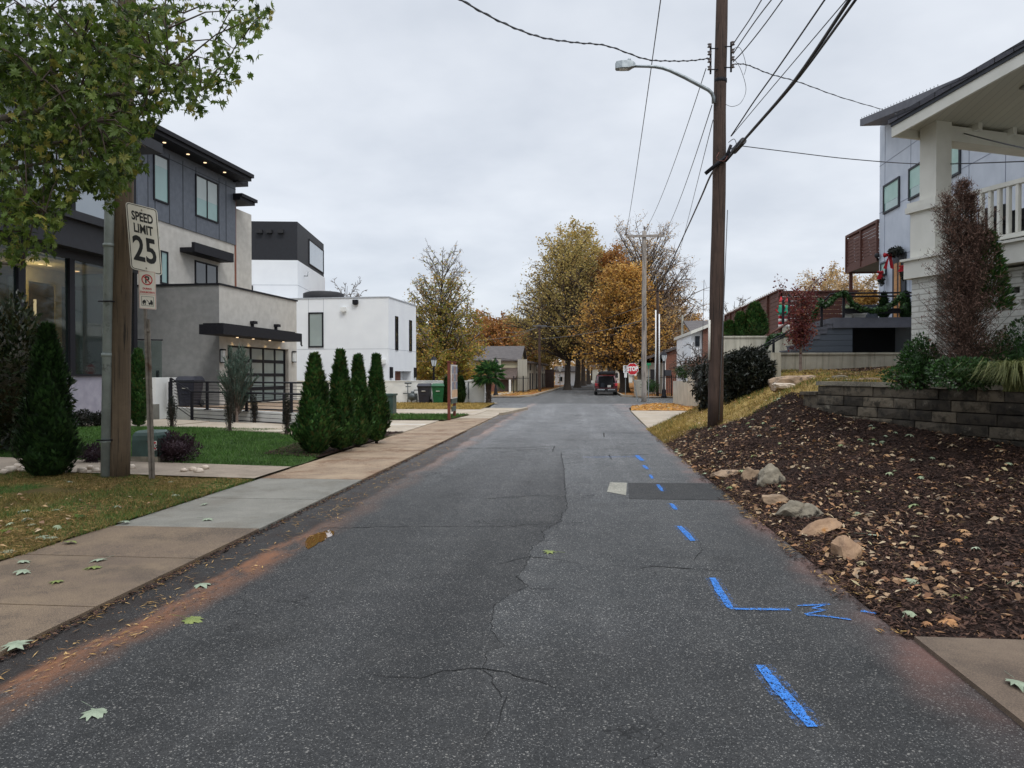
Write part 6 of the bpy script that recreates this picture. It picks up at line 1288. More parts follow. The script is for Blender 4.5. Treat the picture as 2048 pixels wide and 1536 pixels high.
# things on the porch
for i, (px, nn_, w_, h_, lb) in enumerate([(1965, 1.2, .55, .95, 'black covered chair on the porch nearest the column'), (2022, 1.4, .6, .85, 'second black porch chair farther right behind the balusters'), (1925, 1.6, .4, .5, 'low dark porch table behind the balusters')]):
    s_ = FP.side(px, 440, nn_)[0]; T = lambda a, b, c: FP(s_ + a, nn_ + b, zfl + c); t_ = thing('porch_chair' if i < 2 else 'porch_table', lb, 'chair' if i < 2 else 'table', T(0, 0, 0))
    if i < 2:
        mb = MB(); mb.box(-w_ / 2, w_ / 2, -.3, .3, .34, .46, T); mb.build('seat', 'black_matte', t_); mb = MB(); mb.box(-w_ / 2, w_ / 2, .22, .32, .46, h_, T); mb.build('backrest', 'black_matte', t_)
        for a in (-1, 1):
            mb = MB(); mb.box(a * w_ / 2 - .04, a * w_ / 2 + .04, -.3, .22, .58, .64, T); mb.build('armrest', 'black_matte', t_)
            for b in (-.28, .24): mb = MB(); mb.box(a * w_ / 2 - .03, a * w_ / 2 + .03, b - .03, b + .03, 0, .34 if b > 0 else .58, T); mb.build('leg', 'black_matte', t_)
    else:
        mb = MB(); mb.box(-.25, .25, -.25, .25, .44, .5, T); mb.build('table_top', 'black_matte', t_)
        for a in (-.2, .2):
            for b in (-.2, .2): mb = MB(); mb.box(a - .02, a + .02, b - .02, b + .02, 0, .44, T); mb.build('leg', 'black_matte', t_)

# ---- blue grey house
FH = Frame((X(1757, 29.7), 29.7), 0.0); bh = thing('blue_house', 'pale blue panel clad house with wooden balcony and red bows by its door', 'house', FH(0, 0, 2))
# shed roof falling towards the camera
e0s, e0z = FH.side(1720, 245, -.9); e1s, e1z = FH.side(1817, 205, -.9); kk = (e1z - e0z) / (e1s - e0s); zro = lambda s_: e0z + kk * (s_ - e0s)
mb = MB(); sA, sB = -16, 0
mb.hexa([FH(sA, 0, 1.4), FH(sB, 0, 1.4), FH(sB, 9, 1.4), FH(sA, 9, 1.4)], [FH(sA, 0, zro(sA) - .1), FH(sB, 0, zro(sB) - .1), FH(sB, 9, zro(sB) - .1), FH(sA, 9, zro(sA) - .1)]); mb.build('wall', 'panel_blue', bh)
mb = MB(); mb.hexa([FH(sA, -.9, zro(sA) - .14), FH(e0s, -.9, e0z - .14), FH(e0s, 9.5, e0z - .14), FH(sA, 9.5, zro(sA) - .14)], [FH(sA, -.9, zro(sA) + .12), FH(e0s, -.9, e0z + .12), FH(e0s, 9.5, e0z + .12), FH(sA, 9.5, zro(sA) + .12)]); rf = mb.build('roof', 'deck_grey', bh)
mb = MB()
for k in range(26): s_ = e0s - .12 - k * .24; c = FH(s_, -.88, zro(s_) + .12); mb.tube([c, c + Vector((0, 0, .04))], .007, 4); mb.ball(c + Vector((0, 0, .05)), .014, n=5, k=4)
mb.build('string_lights', 'black_matte', rf)
mb = MB()
for s_ in (-.5, -2.7, -4.4, -6.6, -8.5, -10.4, -12.2): mb.box(s_ - .012, s_ + .012, -.008, 0, 1.5, zro(s_) - .2, FH)
for z_ in (4.1, 6.0, 7.9, 9.7):
    mb.box(-15, -.0, -.007, 0, z_ - .012, z_ + .012, FH)
mb.build('panel_seam', 'seam_blue', bh)
def hwin(px0, px1, yt, yb, mat='glass_teal', fw=.07):
    a, zt_ = FH.side(px0, yt); b = FH.side(px1, yt)[0]; zb_ = FH.side(px0, yb)[1]; T = lambda s_, n_, z: FH(s_, -n_, z)
    sa, sb = min(a, b), max(a, b); mb = MB(); mb.box(sa, sb, 0, .06, zb_, zb_ + fw, T); mb.box(sa, sb, 0, .06, zt_ - fw, zt_, T); mb.box(sa, sa + fw, 0, .058, zb_ + fw, zt_ - fw, T); mb.box(sb - fw, sb, 0, .058, zb_ + fw, zt_ - fw, T)
    w_ = mb.build('window', 'seam_dark', bh); g = MB(); g.box(sa + .04, sb - .04, .003, .02, zb_ + .04, zt_ - .04, T); g.build('pane', mat, w_); g = MB(); g.box(sa + fw, sb - fw, .021, .025, lerp(zb_, zt_, .35), zt_ - fw, T); g.build('blind', 'blind_green', w_)
hwin(1768.6, 1800.5, 372, 429); hwin(1819.4, 1856, 338.5, 401.4); hwin(1882, 1922.7, 298, 368); hwin(1763, 1774, 527, 554, fw=.05)
# door recess
a, b = FH.side(1787, 600)[0], FH.side(1813, 600)[0]; zd = 3.8; zt_ = FH.side(1800, 525)[1]; T = lambda s_, n_, z: FH(s_, -n_, z)
mb = MB(); mb.box(min(a, b), max(a, b), .002, .05, zd - .3, zt_ + .3, T); dr = mb.build('door', 'seam_dark', bh)
mb = MB(); mb.box(b + .35, (a + b) / 2 - .1, .051, .09, zd - .3, zt_, T); mb.build('door_leaf', 'wood_door', dr); mb = MB(); mb.box((a + b) / 2 + .1, (a + b) / 2 + .35, .051, .07, zd - .3, zt_, T); mb.build('side_panel', 'wood_door', dr)
mb = MB(); s_, z_ = FH.side(1755, 511, -.1); mb.ball(FH(s_, -.12, z_), .1, n=8, k=6); mb.build('wall_lamp', 'black_matte', bh)
# balcony at the far end
b0 = 0.02; b1 = FH.side(1695, 480)[0]; zbt = FH.side(1755, 440)[1]; zbb = FH.side(1755, 516)[1]
bal = MB()
nb_ = 9
for i in range(nb_): z0 = lerp(zbb + .1, zbt - .14, i / nb_); bal.box(b0, b1, -.03, .0, z0, z0 + (zbt - zbb - .24) / nb_ * .86, FH); bal.box(b1 - .03, b1, 0, 2.2, z0, z0 + (zbt - zbb - .24) / nb_ * .86, FH); bal.box(b0, b0 + .03, .03, 2.2, z0, z0 + .12, FH)
bal.box(b0, b1 + .05, -.08, .1, zbt - .1, zbt, FH); bal.box(b0, b1, -.07, -.03, zbb - .16, zbb + .1, FH); bal.box(b1 - .02, b1 + .05, -.07, 2.2, zbb - .16, zbb + .1, FH)
for q in (.0, .5, 1): bal.box(lerp(b0, b1 - .09, q), lerp(b0, b1 - .09, q) + .09, -.1, -.031, zbb - .1, zbt - .1, FH)
bo = bal.build('balcony', 'wood_red_plain', bh); mb = MB(); mb.box(b0, b1 - .05, .02, 2.2, zbb - .1, zbb - .02, FH); mb.build('balcony_floor', 'deck_grey', bo)
mb = MB(); px_, zz_ = FH.side(1700, 583); mb.box(b1 - .25, b1 - .13, .02, .14, 3.0, zbb - .1, FH); mb.build('balcony_post', 'wood_red_plain', bo)
# wreaths and bows on the wall
def greens(mb, c, r, n, rg, leaf=.09, m=0, flat=None):
    for _ in range(n):
        d = Vector((rg.gauss(0, 1), rg.gauss(0, 1), rg.gauss(0, 1))).normalized(); p = c + Vector((d.x * r[0], d.y * r[1], d.z * r[2])) * rg.uniform(.3, 1); u = Vector((rg.gauss(0, 1), rg.gauss(0, 1), rg.gauss(0, 1))).normalized(); v = u.cross(d).normalized() * leaf * .25
        mb.add([p - u * leaf / 2, p + v, p + u * leaf / 2, p - v], [(0, 1, 2), (0, 2, 3)], m)
def bow(mb, c, s_, m=1):
    for q in (-1, 1):
        mb.add([c, c + Vector((q * s_ * .5, -.05, s_ * .35)), c + Vector((q * s_ * .6, -.08, -.02)), c + Vector((q * s_ * .45, -.03, -s_ * .2))], [(0, 1, 2), (0, 2, 3)], m); mb.ball(c + Vector((q * s_ * .32, -.04, s_ * .08)), (s_ * .26, s_ * .16, s_ * .2), m, 8, 6)
        mb.add([c, c + Vector((q * .04 + .06, -.03, 0)), c + Vector((q * s_ * .35 + .05, -.04, -s_ * 1.35)), c + Vector((q * s_ * .35 - .07, -.04, -s_ * 1.25))], [(0, 1, 2, 3)], m)
    mb.ball(c + Vector((0, -.06, 0)), s_ * .14, m, 8, 6)
rg = random.Random(9)
s_, z_ = FH.side(1803, 507); c = FH(s_, -.25, z_); mb = MB(); greens(mb, c + Vector((.0, -.1, .05)), (.22, .5, .2), 420, rg, .13); bow(mb, c + Vector((-.12, .2, -.05)), .36); simple(mb, 'door_garland', ['lf_dark', 'red'], 'evergreen swag with a big red bow over the blue house door', 'garland', c, rc=False)
s_, z_ = FH.side(1774, 556); c = FH(s_, -.2, z_); mb = MB(); greens(mb, c, (.11, .18, .32), 300, rg, .11); bow(mb, c + Vector((-.1, -.1, .2)), .2); simple(mb, 'wreath', ['lf_dark', 'red'], 'hanging evergreen spray with red bow beside the small window', 'wreath', c, rc=False)
s_, z_ = FH.side(1818, 545); c = FH(s_, -.2, z_); mb = MB(); greens(mb, c, (.1, .14, .3), 160, rg, .11); bow(mb, c + Vector((-.1, -.05, .2)), .14); simple(mb, 'wreath', ['lf_dark', 'red'], 'evergreen spray hanging right of the wooden door', 'wreath', c, rc=False)

# ---- deck and stairs
YD = 25.6; Dx0 = X(1668, YD); Dx1 = FH(0, 0, 0).x; zDk = Z(1740, 635, YD); zg_ = 2.15
dk = thing('deck', 'dark grey boarded deck with side stairs in front of the blue house', 'deck', (Dx0, YD, zg_))
mb = MB(); mb.box(Dx0 - .0, Dx1 + 1.5, YD + .0, YD + 4.2, zDk - .05, zDk); mb.box(Dx0 + .0, Dx1 + 1.5, YD - .05, YD + .0, zDk - .34, zDk - .0); mb.box(Dx0 - .05, Dx0, YD - .05, YD + 4.2, zDk - .34, zDk); mb.build('deck_floor', 'deck_grey', dk)
mb = MB(); xs1 = X(1703, YD + .1); mb.box(Dx0 - .0, xs1, YD + .12, YD + .2, zg_ - .1, zDk - .05); mb.build('skirt', 'lap_dark', dk); mb = MB(); mb.box(xs1, Dx1, YD + 2.6, YD + 2.7, zg_ - .1, zDk - .05); mb.build('back_skirt', 'siding_black', dk)
steps = [(1646, 645), (1632, 655), (1618, 668), (1604, 678), (1583, 687), (1569, 698), (1556, 704)]
xp = Dx0; N = 8; rs = (zDk - zg_ - .05) / N; xend = X(1553, YD + .2)
for k in range(N):
    x0 = lerp(Dx0, xend, (k + 1) / N); x1 = lerp(Dx0, xend, k / N); z1_ = zDk - rs * (k + 1)
    mb = MB(); mb.box(x0 - .03, x1, YD - .02, YD + 1.5, z1_ - .045, z1_); mb.box(x0, x1 , YD + .0, YD + 1.48, z1_ - rs, z1_ - .045); mb.build('step', 'deck_grey', dk)
mb = MB(); poly = [(xend, zg_ - .1)] + [(xend, zDk - rs * N - .05)]
for k in reversed(range(N)):
    x0 = lerp(Dx0, xend, (k + 1) / N); x1 = lerp(Dx0, xend, k / N); z1_ = zDk - rs * (k + 1) - .05; poly += [(x0 + .02, z1_), (x1 + .02, z1_)]
poly += [(xs1, zDk - rs - .05), (xs1, zg_ - .1)]; mb.prism(poly, YD + .03, YD + .11, lambda a, b, c: Vector((a, c, b))); mb.build('stair_skirt', 'lap_dark', dk)
# black deck railing
rl = thing('deck_railing', 'double topped black railing along the dark deck and stairs', 'railing', (Dx0, YD - .02, zDk))
xr0 = X(1688, YD); zr_ = Z(1740, 586, YD); xdn = X(1485, YD - .1); zdn = Z(1485, 717, YD - .1)
xm, zm = X(1655, YD), Z(1655, 596, YD)
mb = MB()
for dz in (0, -.11): mb.tube([Vector((Dx1 + .6, YD, zr_ + dz)), Vector((xr0, YD, zr_ + dz)), Vector((X(1660, YD), YD, zr_ + dz - .02))], .028, 4); mb.tube([Vector((X(1660, YD), YD, zr_ + dz - .02)), Vector((X(1643, YD), YD, Z(1643, 606, YD) + dz))], .028, 4)
for dz in (0, -.09): mb.tube([P(1590, 655, YD - .6) + Vector((0, 0, dz)), P(1485, 714, YD - 1.8) + Vector((0, 0, dz))], .026, 4)
mb.build('top_rail', 'black', rl)
mb = MB(); mb.tube([P(1583, 641, YD + 1.5), P(1535, 672, YD + 1.4)], .04, 4); mb.build('far_rail', 'wood_red_plain', rl)
for px, y0, y1 in ((1687, 586, 635), (1643, 604, 654), (1547, 672, 706), (1566, 600, 648), (1578, 588, 642)):
    yy = YD - .02 if px > 1600 else (YD - .3 if px == 1547 else YD + 1.5); a = P(px, y1, yy); b = P(px, y0, yy); mb = MB(); mb.box(-.035, .035, -.035, .035, 0, b.z - a.z, lambda x, y, z: a + Vector((x, y, z))); mb.build('post', 'black', rl)
def garland(pts, label, n=900, r=.11):
    q = []; mb = MB(); rg = random.Random(len(label)); W3 = [P(*p) for p in pts]
    for a, b in zip(W3, W3[1:]):
        m_ = max(2, int((b - a).length / .08)); q += [a.lerp(b, i / m_) for i in range(m_)]
    for p in q: greens(mb, p, (r, r, r), max(6, n // len(q)), rg, .13)
    simple(mb, 'garland', 'lf_holly', label, 'garland', q[0], rc=False)
garland([(1640, 602, YD - .1), (1650, 612, YD - .1), (1661, 605, YD - .1), (1672, 592, YD - .1), (1688, 586, YD - .1), (1696, 592, YD - .1), (1704, 608, YD - .1), (1722, 618, YD - .1), (1745, 622, YD - .1), (1770, 618, YD - .1), (1790, 605, YD - .1), (1805, 590, YD - .1), (1808, 620, YD - .1)], 'evergreen garland looped along the deck railing', 2200, .10)
garland([(1640, 604, YD - .1), (1633, 618, YD - .1), (1628, 632, YD - .1), (1620, 645, YD - .1)], 'evergreen garland falling beside the red maple', 500, .09)
garland([(1605, 664, YD - .4), (1585, 671, YD - .5), (1560, 670, YD - .7), (1540, 676, YD - .9), (1532, 695, YD - 1.1), (1525, 708, YD - 1.1)], 'evergreen garland at the foot of the stairs', 700, .09)
# planters and pots on the deck
def pot(px, y0, y1, Y, w_, name, mat, label, cat='planter', tapered=.85):
    a = P(px, y1, Y); h = Z(px, y0, Y) - a.z; a.z = zDk; t_ = thing(name, label, cat, a); mb = MB(); mb.hexa([a + Vector(v) for v in ((-w_ * tapered, -w_ * tapered, 0), (w_ * tapered, -w_ * tapered, 0), (w_ * tapered, w_ * tapered, 0), (-w_ * tapered, w_ * tapered, 0))], [a + Vector(v) for v in ((-w_, -w_, h), (w_, -w_, h), (w_, w_, h), (-w_, w_, h))]); mb.box(-w_ - .02, w_ + .02, -w_ - .02, w_ + .02, h, h + .04, lambda x, y, z: a + Vector((x, y, z))); mb.build('pot', mat, t_); return t_, a, h
t_, a, h = pot(1739, 607, 634, YD + 1.2, .24, 'planter', 'pot_grey', 'tall grey planter with a golden shrub on the deck'); mb = MB(); greens(mb, a + Vector((-.05, 0, h + .28)), (.5, .4, .32), 900, random.Random(4), .1); mb.build('shrub', 'lf_gold', t_, rc=False)
t_, a, h = pot(1695, 624, 634, YD + .6, .13, 'planter', 'sign_tag', 'small white pot with flowers at the left of the deck'); mb = MB(); greens(mb, a + Vector((0, 0, h + .18)), (.2, .2, .2), 200, random.Random(5), .08); mb.build('flowers', 'litter_pale', t_, rc=False)
t_, a, h = pot(1716, 626, 634, YD + .6, .20, 'planter', 'sign_tag', 'long white trough with flowers on the deck'); mb = MB(); greens(mb, a + Vector((0, 0, h + .18)), (.25, .2, .16), 200, random.Random(6), .08); mb.build('flowers', 'litter_pale', t_, rc=False)
mb = MB(); a, b = P(1689, 617, YD + .1), P(1728, 626, YD + .1); mb.box(a.x, b.x, YD + .04, YD + .3, b.z, a.z); simple(mb, 'window_box', 'black', 'black flower box hung on the left of the deck railing', 'planter', (a.x, YD + .1, b.z))
mb = MB(); a, b = P(1752, 617, YD + .1), P(1800, 626, YD + .1); mb.box(a.x, b.x, YD + .04, YD + .3, b.z, a.z); simple(mb, 'window_box', 'black', 'black flower box hung on the right of the deck railing', 'planter', (a.x, YD + .1, b.z))

# ---- concrete walls around the stairs
cw = thing('concrete_wall', 'streaked concrete wall below the wooden fence', 'wall', (X(1440, 28.6), 28.6, 0))
zcw = Z(1500, 675, 28.6); xa = X(1437, 28.6); xb = X(1568, 28.6)
mb = MB(); mb.box(xa, xb, 28.6, 28.85, 0, zcw); mb.box(xa, xb, 28.55, 28.9, zcw, zcw + .06); mb.box(xb - .02, X(1585, 28.4), 28.3, 28.8, 0, Z(1570, 655, 28.4)); mb.build('wall', 'conc_light', cw)
cp = thing('concrete_wall', 'concrete corner post and low curb wall at the foot of the stairs', 'wall', (X(1550, 21.5), 21.5, .5))
mb = MB(); x0, x1 = X(1541, 21.5), X(1562, 21.5); zt_ = Z(1550, 705, 21.5); mb.box(x0, x1, 21.5, 24.5, .2, zt_); mb.box(x0 - .3, x0, 21.6, 21.8, .2, zt_ - .5); mb.build('wall', 'conc', cp)
zk = Z(1640, 709, 24.4); mb = MB(); mb.box(x1, X(1800, 24.4), 24.4, 24.62, 1.6, zk); mb.box(x1, X(1800, 24.4), 24.36, 24.66, zk, zk + .06); mb.build('curb_wall', 'conc', cp)
mb = MB(); mb.box(x1 + .1, 13, 24.7, 31, .5, 2.14); simple(mb, 'stair_landing', 'conc', 'flat concrete landing under the deck and stairs', 'landing', (8, 25, 2.1))
# ---- wooden fence
fe = thing('wooden_fence', 'red brown horizontal board fence rising above the concrete wall', 'fence', (X(1562, 30), 30, 2.5))
FF = Frame((X(1562, 30), 30), 0); f0 = FF.side(1452, 632)[0]; zf0 = FF.side(1562, 581)[1]; zf1 = FF.side(1452, 632)[1]
zbF = 2.4
mb = MB(); nbd = 15; H_f = zf0 - zbF
for i in range(nbd): z0 = zbF + H_f * i / nbd; mb.hexa([FF(0, 0, z0), FF(f0, 0, z0 + (zf1 - zf0)), FF(f0, .04, z0 + (zf1 - zf0)), FF(0, .04, z0)], [FF(0, 0, z0 + H_f / nbd * .93), FF(f0, 0, z0 + H_f / nbd * .93 + (zf1 - zf0)), FF(f0, .04, z0 + H_f / nbd * .93 + (zf1 - zf0)), FF(0, .04, z0 + H_f / nbd * .93)])
mb.build('long_panel', 'wood_red_plain', fe)
mb = MB(); xe = X(1752, 30.0); x0 = FF(0, 0, 0).x; zt2 = Z(1700, 583, 30)
for i in range(nbd): z0 = zbF + (zt2 - zbF) * i / nbd; mb.box(x0, xe, 30, 30.04, z0, z0 + (zt2 - zbF) / nbd * .93)
mb.box(x0 - .02, xe, 29.94, 30.1, zt2 - .02, zt2 + .05)
mb.build('front_panel', 'wood_red_plain', fe)
for px in (1452, 1462, 1473, 1486, 1500, 1517, 1537, 1561):
    s_, z_ = FF.side(px, 600); zt_ = zf0 + (zf1 - zf0) * s_ / f0; mb = MB(); mb.box(s_ - .05, s_ + .05, -.09, -.005, zbF, zt_ + .03, FF); mb.build('post', 'wood_red_plain', fe)
mb = MB(); mb.hexa([FF(0, -.1, zf0), FF(f0, -.1, zf1), FF(f0, .1, zf1), FF(0, .1, zf0)], [FF(0, -.1, zf0 + .05), FF(f0, -.1, zf1 + .05), FF(f0, .1, zf1 + .05), FF(0, .1, zf0 + .05)]); mb.build('top_board', 'wood_red_plain', fe)
mb = MB()
for k in range(34): s_ = f0 * k / 34; c = FF(s_, -.1, lerp(zf0, zf1, k / 34) + .06); mb.ball(c + Vector((0, 0, .03)), .03, n=5, k=4)
mb.build('string_lights', 'sign_tag', fe)
# garden figures by the maple (generic)
for i, (px, ys_, ye_, lb) in enumerate([(1562, 597, 655, 'slim garden figurine in striped red and white stockings, left one'), (1574, 598, 655, 'garden figurine in green tunic nearest the red maple')]):
    Yf = 27.6; b = P(px, ye_, Yf); H = Z(px, ys_, Yf) - b.z; t_ = thing('garden_figurine', lb, 'figurine', b, 'pair of holiday figurines'); T = lambda a, b_, c: b + Vector((a, b_, c))
    mb = MB()
    for q in (-1, 1):
        for k in range(5): mb.tube([T(q * .05, 0, H * .1 * k), T(q * .05, 0, H * .1 * (k + 1))], .045, 8, m=k % 2)
    mb.build('legs', ['white_p', 'red'], t_); mb = MB(); mb.lathe(T(0, 0, H * .45), [(.14, 0), (.12, .1), (.09, H * .2), (.10, H * .3), (.04, H * .33)], 10); mb.build('tunic', 'green_p', t_)
    mb = MB(); mb.ball(T(0, 0, H * .86), .075, n=10, k=8); mb.build('head', 'skin_t', t_); mb = MB(); mb.lathe(T(0, 0, H * .88), [(.085, 0), (.07, .05), (.01, .2)], 10); mb.build('hat', 'red', t_)
    mb = MB(); mb.tube([T(-.1, 0, H * .74), T(-.2, -.05, H * .6), T(-.12, -.12, H * .5)], .03, 6); mb.tube([T(.1, 0, H * .74), T(.2, -.05, H * .6), T(.12, -.12, H * .5)], .03, 6); mb.build('arms', 'red', t_)

# ---- retaining wall by the junction
jw = thing('concrete_wall', 'tall streaked concrete retaining wall at the junction corner', 'wall', (X(1347, 43.5), 43.5, 0))
mb = MB(); a = P(1346, 762, 43.6); b = P(1375, 772, 39.5); c = P(1378, 749, 39.5)
mb.hexa([(a.x, a.y, 0), (b.x, b.y, 0), (b.x + .3, b.y + .2, 0), (a.x + .3, a.y + .2, 0)], [(a.x, a.y, a.z), (b.x, b.y, b.z + .25), (b.x + .3, b.y + .2, b.z + .25), (a.x + .3, a.y + .2, a.z)]); mb.hexa([(b.x, b.y, 0), (b.x + 1.6, b.y - 2.9, 0), (b.x + 1.9, b.y - 2.7, 0), (b.x + .3, b.y + .2, 0)], [(b.x, b.y, c.z), (b.x + 1.6, b.y - 2.9, c.z + .1), (b.x + 1.9, b.y - 2.7, c.z + .1), (b.x + .3, b.y + .2, c.z)])
mb.hexa([(b.x + 1.6, b.y - 2.9, 0), (12, b.y - 3, 0), (12, b.y - 2.7, 0), (b.x + 1.9, b.y - 2.7, 0)], [(b.x + 1.6, b.y - 2.9, c.z + .1), (12, b.y - 3, c.z + .1), (12, b.y - 2.7, c.z + .1), (b.x + 1.9, b.y - 2.7, c.z + .1)])
mb.build('wall', 'conc_light', jw)

# ================================================================== far houses, car, fences
def gable(name, label, T, w_, d_, h, rise, wall, roof, over=.4, ridge='x', windows=(), door=None, extras=None):
    """T maps local (x along front, y depth, z); front at y=0"""
    t_ = thing(name, label, 'house', T(0, 0, 0)); mb = MB()
    if ridge == 'x': mb.box(0, w_, 0, d_, 0, h, T); mb.prism([(0, h), (d_, h), (d_ / 2, h + rise)], 0.001, w_ - .001, lambda a, b, c: T(c, a, b))
    else: mb.box(0, w_, 0, d_, 0, h, T); mb.prism([(0, h), (w_, h), (w_ / 2, h + rise)], 0.001, d_ - .001, lambda a, b, c: T(a, c, b))
    mb.build('wall', wall, t_); mb = MB(); th = .16
    if ridge == 'x':
        k_ = rise / (d_ / 2)
        for s_ in (0, 1):
            y0 = -over if s_ == 0 else d_ + over; z0 = h - over * k_
            mb.hexa([T(-over, y0, z0 + .02), T(w_ + over, y0, z0 + .02), T(w_ + over, d_ / 2, h + rise + .02), T(-over, d_ / 2, h + rise + .02)], [T(-over, y0, z0 + th), T(w_ + over, y0, z0 + th), T(w_ + over, d_ / 2, h + rise + th), T(-over, d_ / 2, h + rise + th)])
    else:
        k_ = rise / (w_ / 2)
        for s_ in (0, 1):
            x0 = -over if s_ == 0 else w_ + over; z0 = h - over * k_
            mb.hexa([T(x0, -over, z0 + .02), T(w_ / 2, -over, h + rise + .02), T(w_ / 2, d_ + over, h + rise + .02), T(x0, d_ + over, z0 + .02)], [T(x0, -over, z0 + th), T(w_ / 2, -over, h + rise + th), T(w_ / 2, d_ + over, h + rise + th), T(x0, d_ + over, z0 + th)])
    mb.build('roof', roof, t_)
    for (x0, x1, z0, z1) in windows:
        mb = MB(); mb.box(x0, x1, -.06, -.003, z0, z1, T); w0 = mb.build('window', 'sign_clean', t_); mb = MB(); mb.box(x0 + .1, x1 - .1, -.08, -.061, z0 + .1, z1 - .1, T); mb.build('pane', 'glass_dark', w0)
    return t_
Yt = 72.0; o_ = P(948, 790, Yt); k72 = Yt / F
T = lambda a, b, c: Vector((X(949, Yt) + a, Yt + b, c + .1))
wT = X(1037, Yt) - X(949, Yt); hT = Z(950, 721, Yt) - .1; rT = Z(950, 699, Yt) - .1 - hT
tl = gable('townhouse', 'cream sided townhouse with a grey roof and brown lean-to beyond the palm', T, wT, 8, hT, rT * 1.3, 'siding_cream', 'shingle_far', .3, 'x')
mb = MB(); x0, x1 = X(1003, Yt) - T(0, 0, 0).x, X(1036, Yt) - T(0, 0, 0).x; za, zb_ = Z(1010, 739, Yt), Z(1010, 759, Yt)
mb.hexa([T(x0, -2.0, zb_ - .1), T(x1, -2.0, zb_ - .1), T(x1, 0, za - .1), T(x0, 0, za - .1)], [T(x0, -2.0, zb_ + .08), T(x1, -2.0, zb_ + .08), T(x1, 0, za + .08), T(x0, 0, za + .08)]); mb.build('lean_to_roof', 'shingle_brown', tl)
mb = MB(); mb.box(x0, x1 - .6, -1.5, -.01, 0, zb_ - .15, T); mb.build('lean_to', 'room_dark', tl); mb = MB(); mb.box(x0 - .9, x0 - .0, -.5, -.01, 0, hT + .1, T); mb.build('chimney', 'siding_far', tl); mb = MB(); mb.box(x1, x1 + .9, -.4, -.01, 0, hT + .1, T); mb.build('chimney', 'siding_far', tl)
mb = MB(); mb.box(x1 - .7, x1 - .5, -2.0, -1.85, 0, zb_ - .1, T); mb.build('porch_post', 'white_p', tl)
mb = MB(); a_, b_ = X(943, Yt) - T(0, 0, 0).x, X(993, Yt) - T(0, 0, 0).x
mb.hexa([T(a_, -1.4, Z(943, 750, Yt)), T(b_, -1.4, Z(993, 725, Yt)), T(b_, -.02, Z(993, 725, Yt)), T(a_, -.02, Z(943, 750, Yt))], [T(a_, -1.4, Z(943, 750, Yt) + .14), T(b_, -1.4, Z(993, 725, Yt) + .14), T(b_, -.02, Z(993, 725, Yt) + .14), T(a_, -.02, Z(943, 750, Yt) + .14)]); mb.build('porch_roof', 'shingle_brown', tl)
mb = MB(); mb.hexa([T(a_, -1.39, 0), T(b_, -1.39, 0), T(b_, -.03, 0), T(a_, -.03, 0)], [T(a_, -1.39, Z(943, 750, Yt) - .03), T(b_, -1.39, Z(993, 725, Yt) - .03), T(b_, -.03, Z(993, 725, Yt) - .03), T(a_, -.03, Z(943, 750, Yt) - .03)]); mb.build('porch_side', 'brick_red', tl)
# row of units receding along the street
FR = Frame((X(1040, 72), 72), 2.6); rw_ = thing('townhouse_row', 'grey sided townhouse row receding behind the far brown pole', 'house', FR(0, 0, 0))
for i in range(4):
    s0_, s1_ = i * 6.8, i * 6.8 + 6.2; zt0 = Z(1052, 722, 76) - i * .2
    mb = MB(); mb.prism([(-6, .1), (0, .1), (0, 3.2), (-2.5, zt0), (-6, zt0)], s0_, s1_, lambda a, b, c: FR(c, a, b)); mb.build('unit', 'siding_far', rw_)
    mb = MB(); mb.hexa([FR(s0_ - .2, .4, 2.95), FR(s1_ + .2, .4, 2.95), FR(s1_ + .2, -2.6, zt0 + .05), FR(s0_ - .2, -2.6, zt0 + .05)], [FR(s0_ - .2, .4, 3.15), FR(s1_ + .2, .4, 3.15), FR(s1_ + .2, -2.6, zt0 + .25), FR(s0_ - .2, -2.6, zt0 + .25)]); mb.build('roof', 'shingle_far', rw_)
    for q in (1.2, 3.6): mb = MB(); mb.box(s0_ + q, s0_ + q + 1, .003, .05, .1, 1.9, FR); mb.build('door' if q < 2 else 'garage_opening', 'black_matte', rw_)
    mb = MB(); mb.box(s0_ + 1.4, s0_ + 2.4, .003, .05, 2.2, 3.0, FR); mb.build('window', 'glass_dark', rw_)
# fence of the far yard
def picket(name, pts, h, label, step=.14, z0=.08):
    t_ = thing(name, label, 'fence', (pts[0][0], pts[0][1], z0)); mbp = MB(); mbr = MB()
    for a, b in zip(pts, pts[1:]):
        A_, B_ = Vector((a[0], a[1], z0)), Vector((b[0], b[1], z0)); L = (B_ - A_).length; n = int(L / step)
        for i in range(n + 1): p = A_.lerp(B_, i / n); mbp.box(-.014, .014, -.014, .014, 0, h, lambda x, y, z: p + Vector((x, y, z)))
        for z_ in (.15, h - .18): mbr.tube([A_ + Vector((0, 0, z_)), B_ + Vector((0, 0, z_))], .022, 4)
        for i in range(int(L / 2.4) + 1): p = A_.lerp(B_, min(1, i * 2.4 / L)); mbr.box(-.035, .035, -.035, .035, 0, h + .05, lambda x, y, z: p + Vector((x, y, z)))
    mbp.build('pickets', 'black', t_); mbr.build('rails', 'black', t_)
a, b = P(1027, 780, 66), P(1060, 778, 70); picket('picket_fence', [(a.x, 66), (b.x, 70)], 1.5, 'thin black fence in front of the cream townhouse', .3)
a, b, c = P(1292, 790, 58), P(1345, 790, 57), P(1362, 788, 60); picket('picket_fence', [(a.x, 58.6), (b.x, 57.6), (c.x + 3, 57.2)], 1.6, 'black picket fence in front of the brick houses', .15)
mb = MB(); mb.prism([(X(1268, 62), 62), (X(1282, 57), 57), (X(1282, 57) + .25, 57), (X(1268, 62) + .25, 62)], 0, 1.3); simple(mb, 'low_wall', 'conc_light', 'low concrete wall beside the leaf covered steps', 'wall', (X(1275, 60), 60, 0))
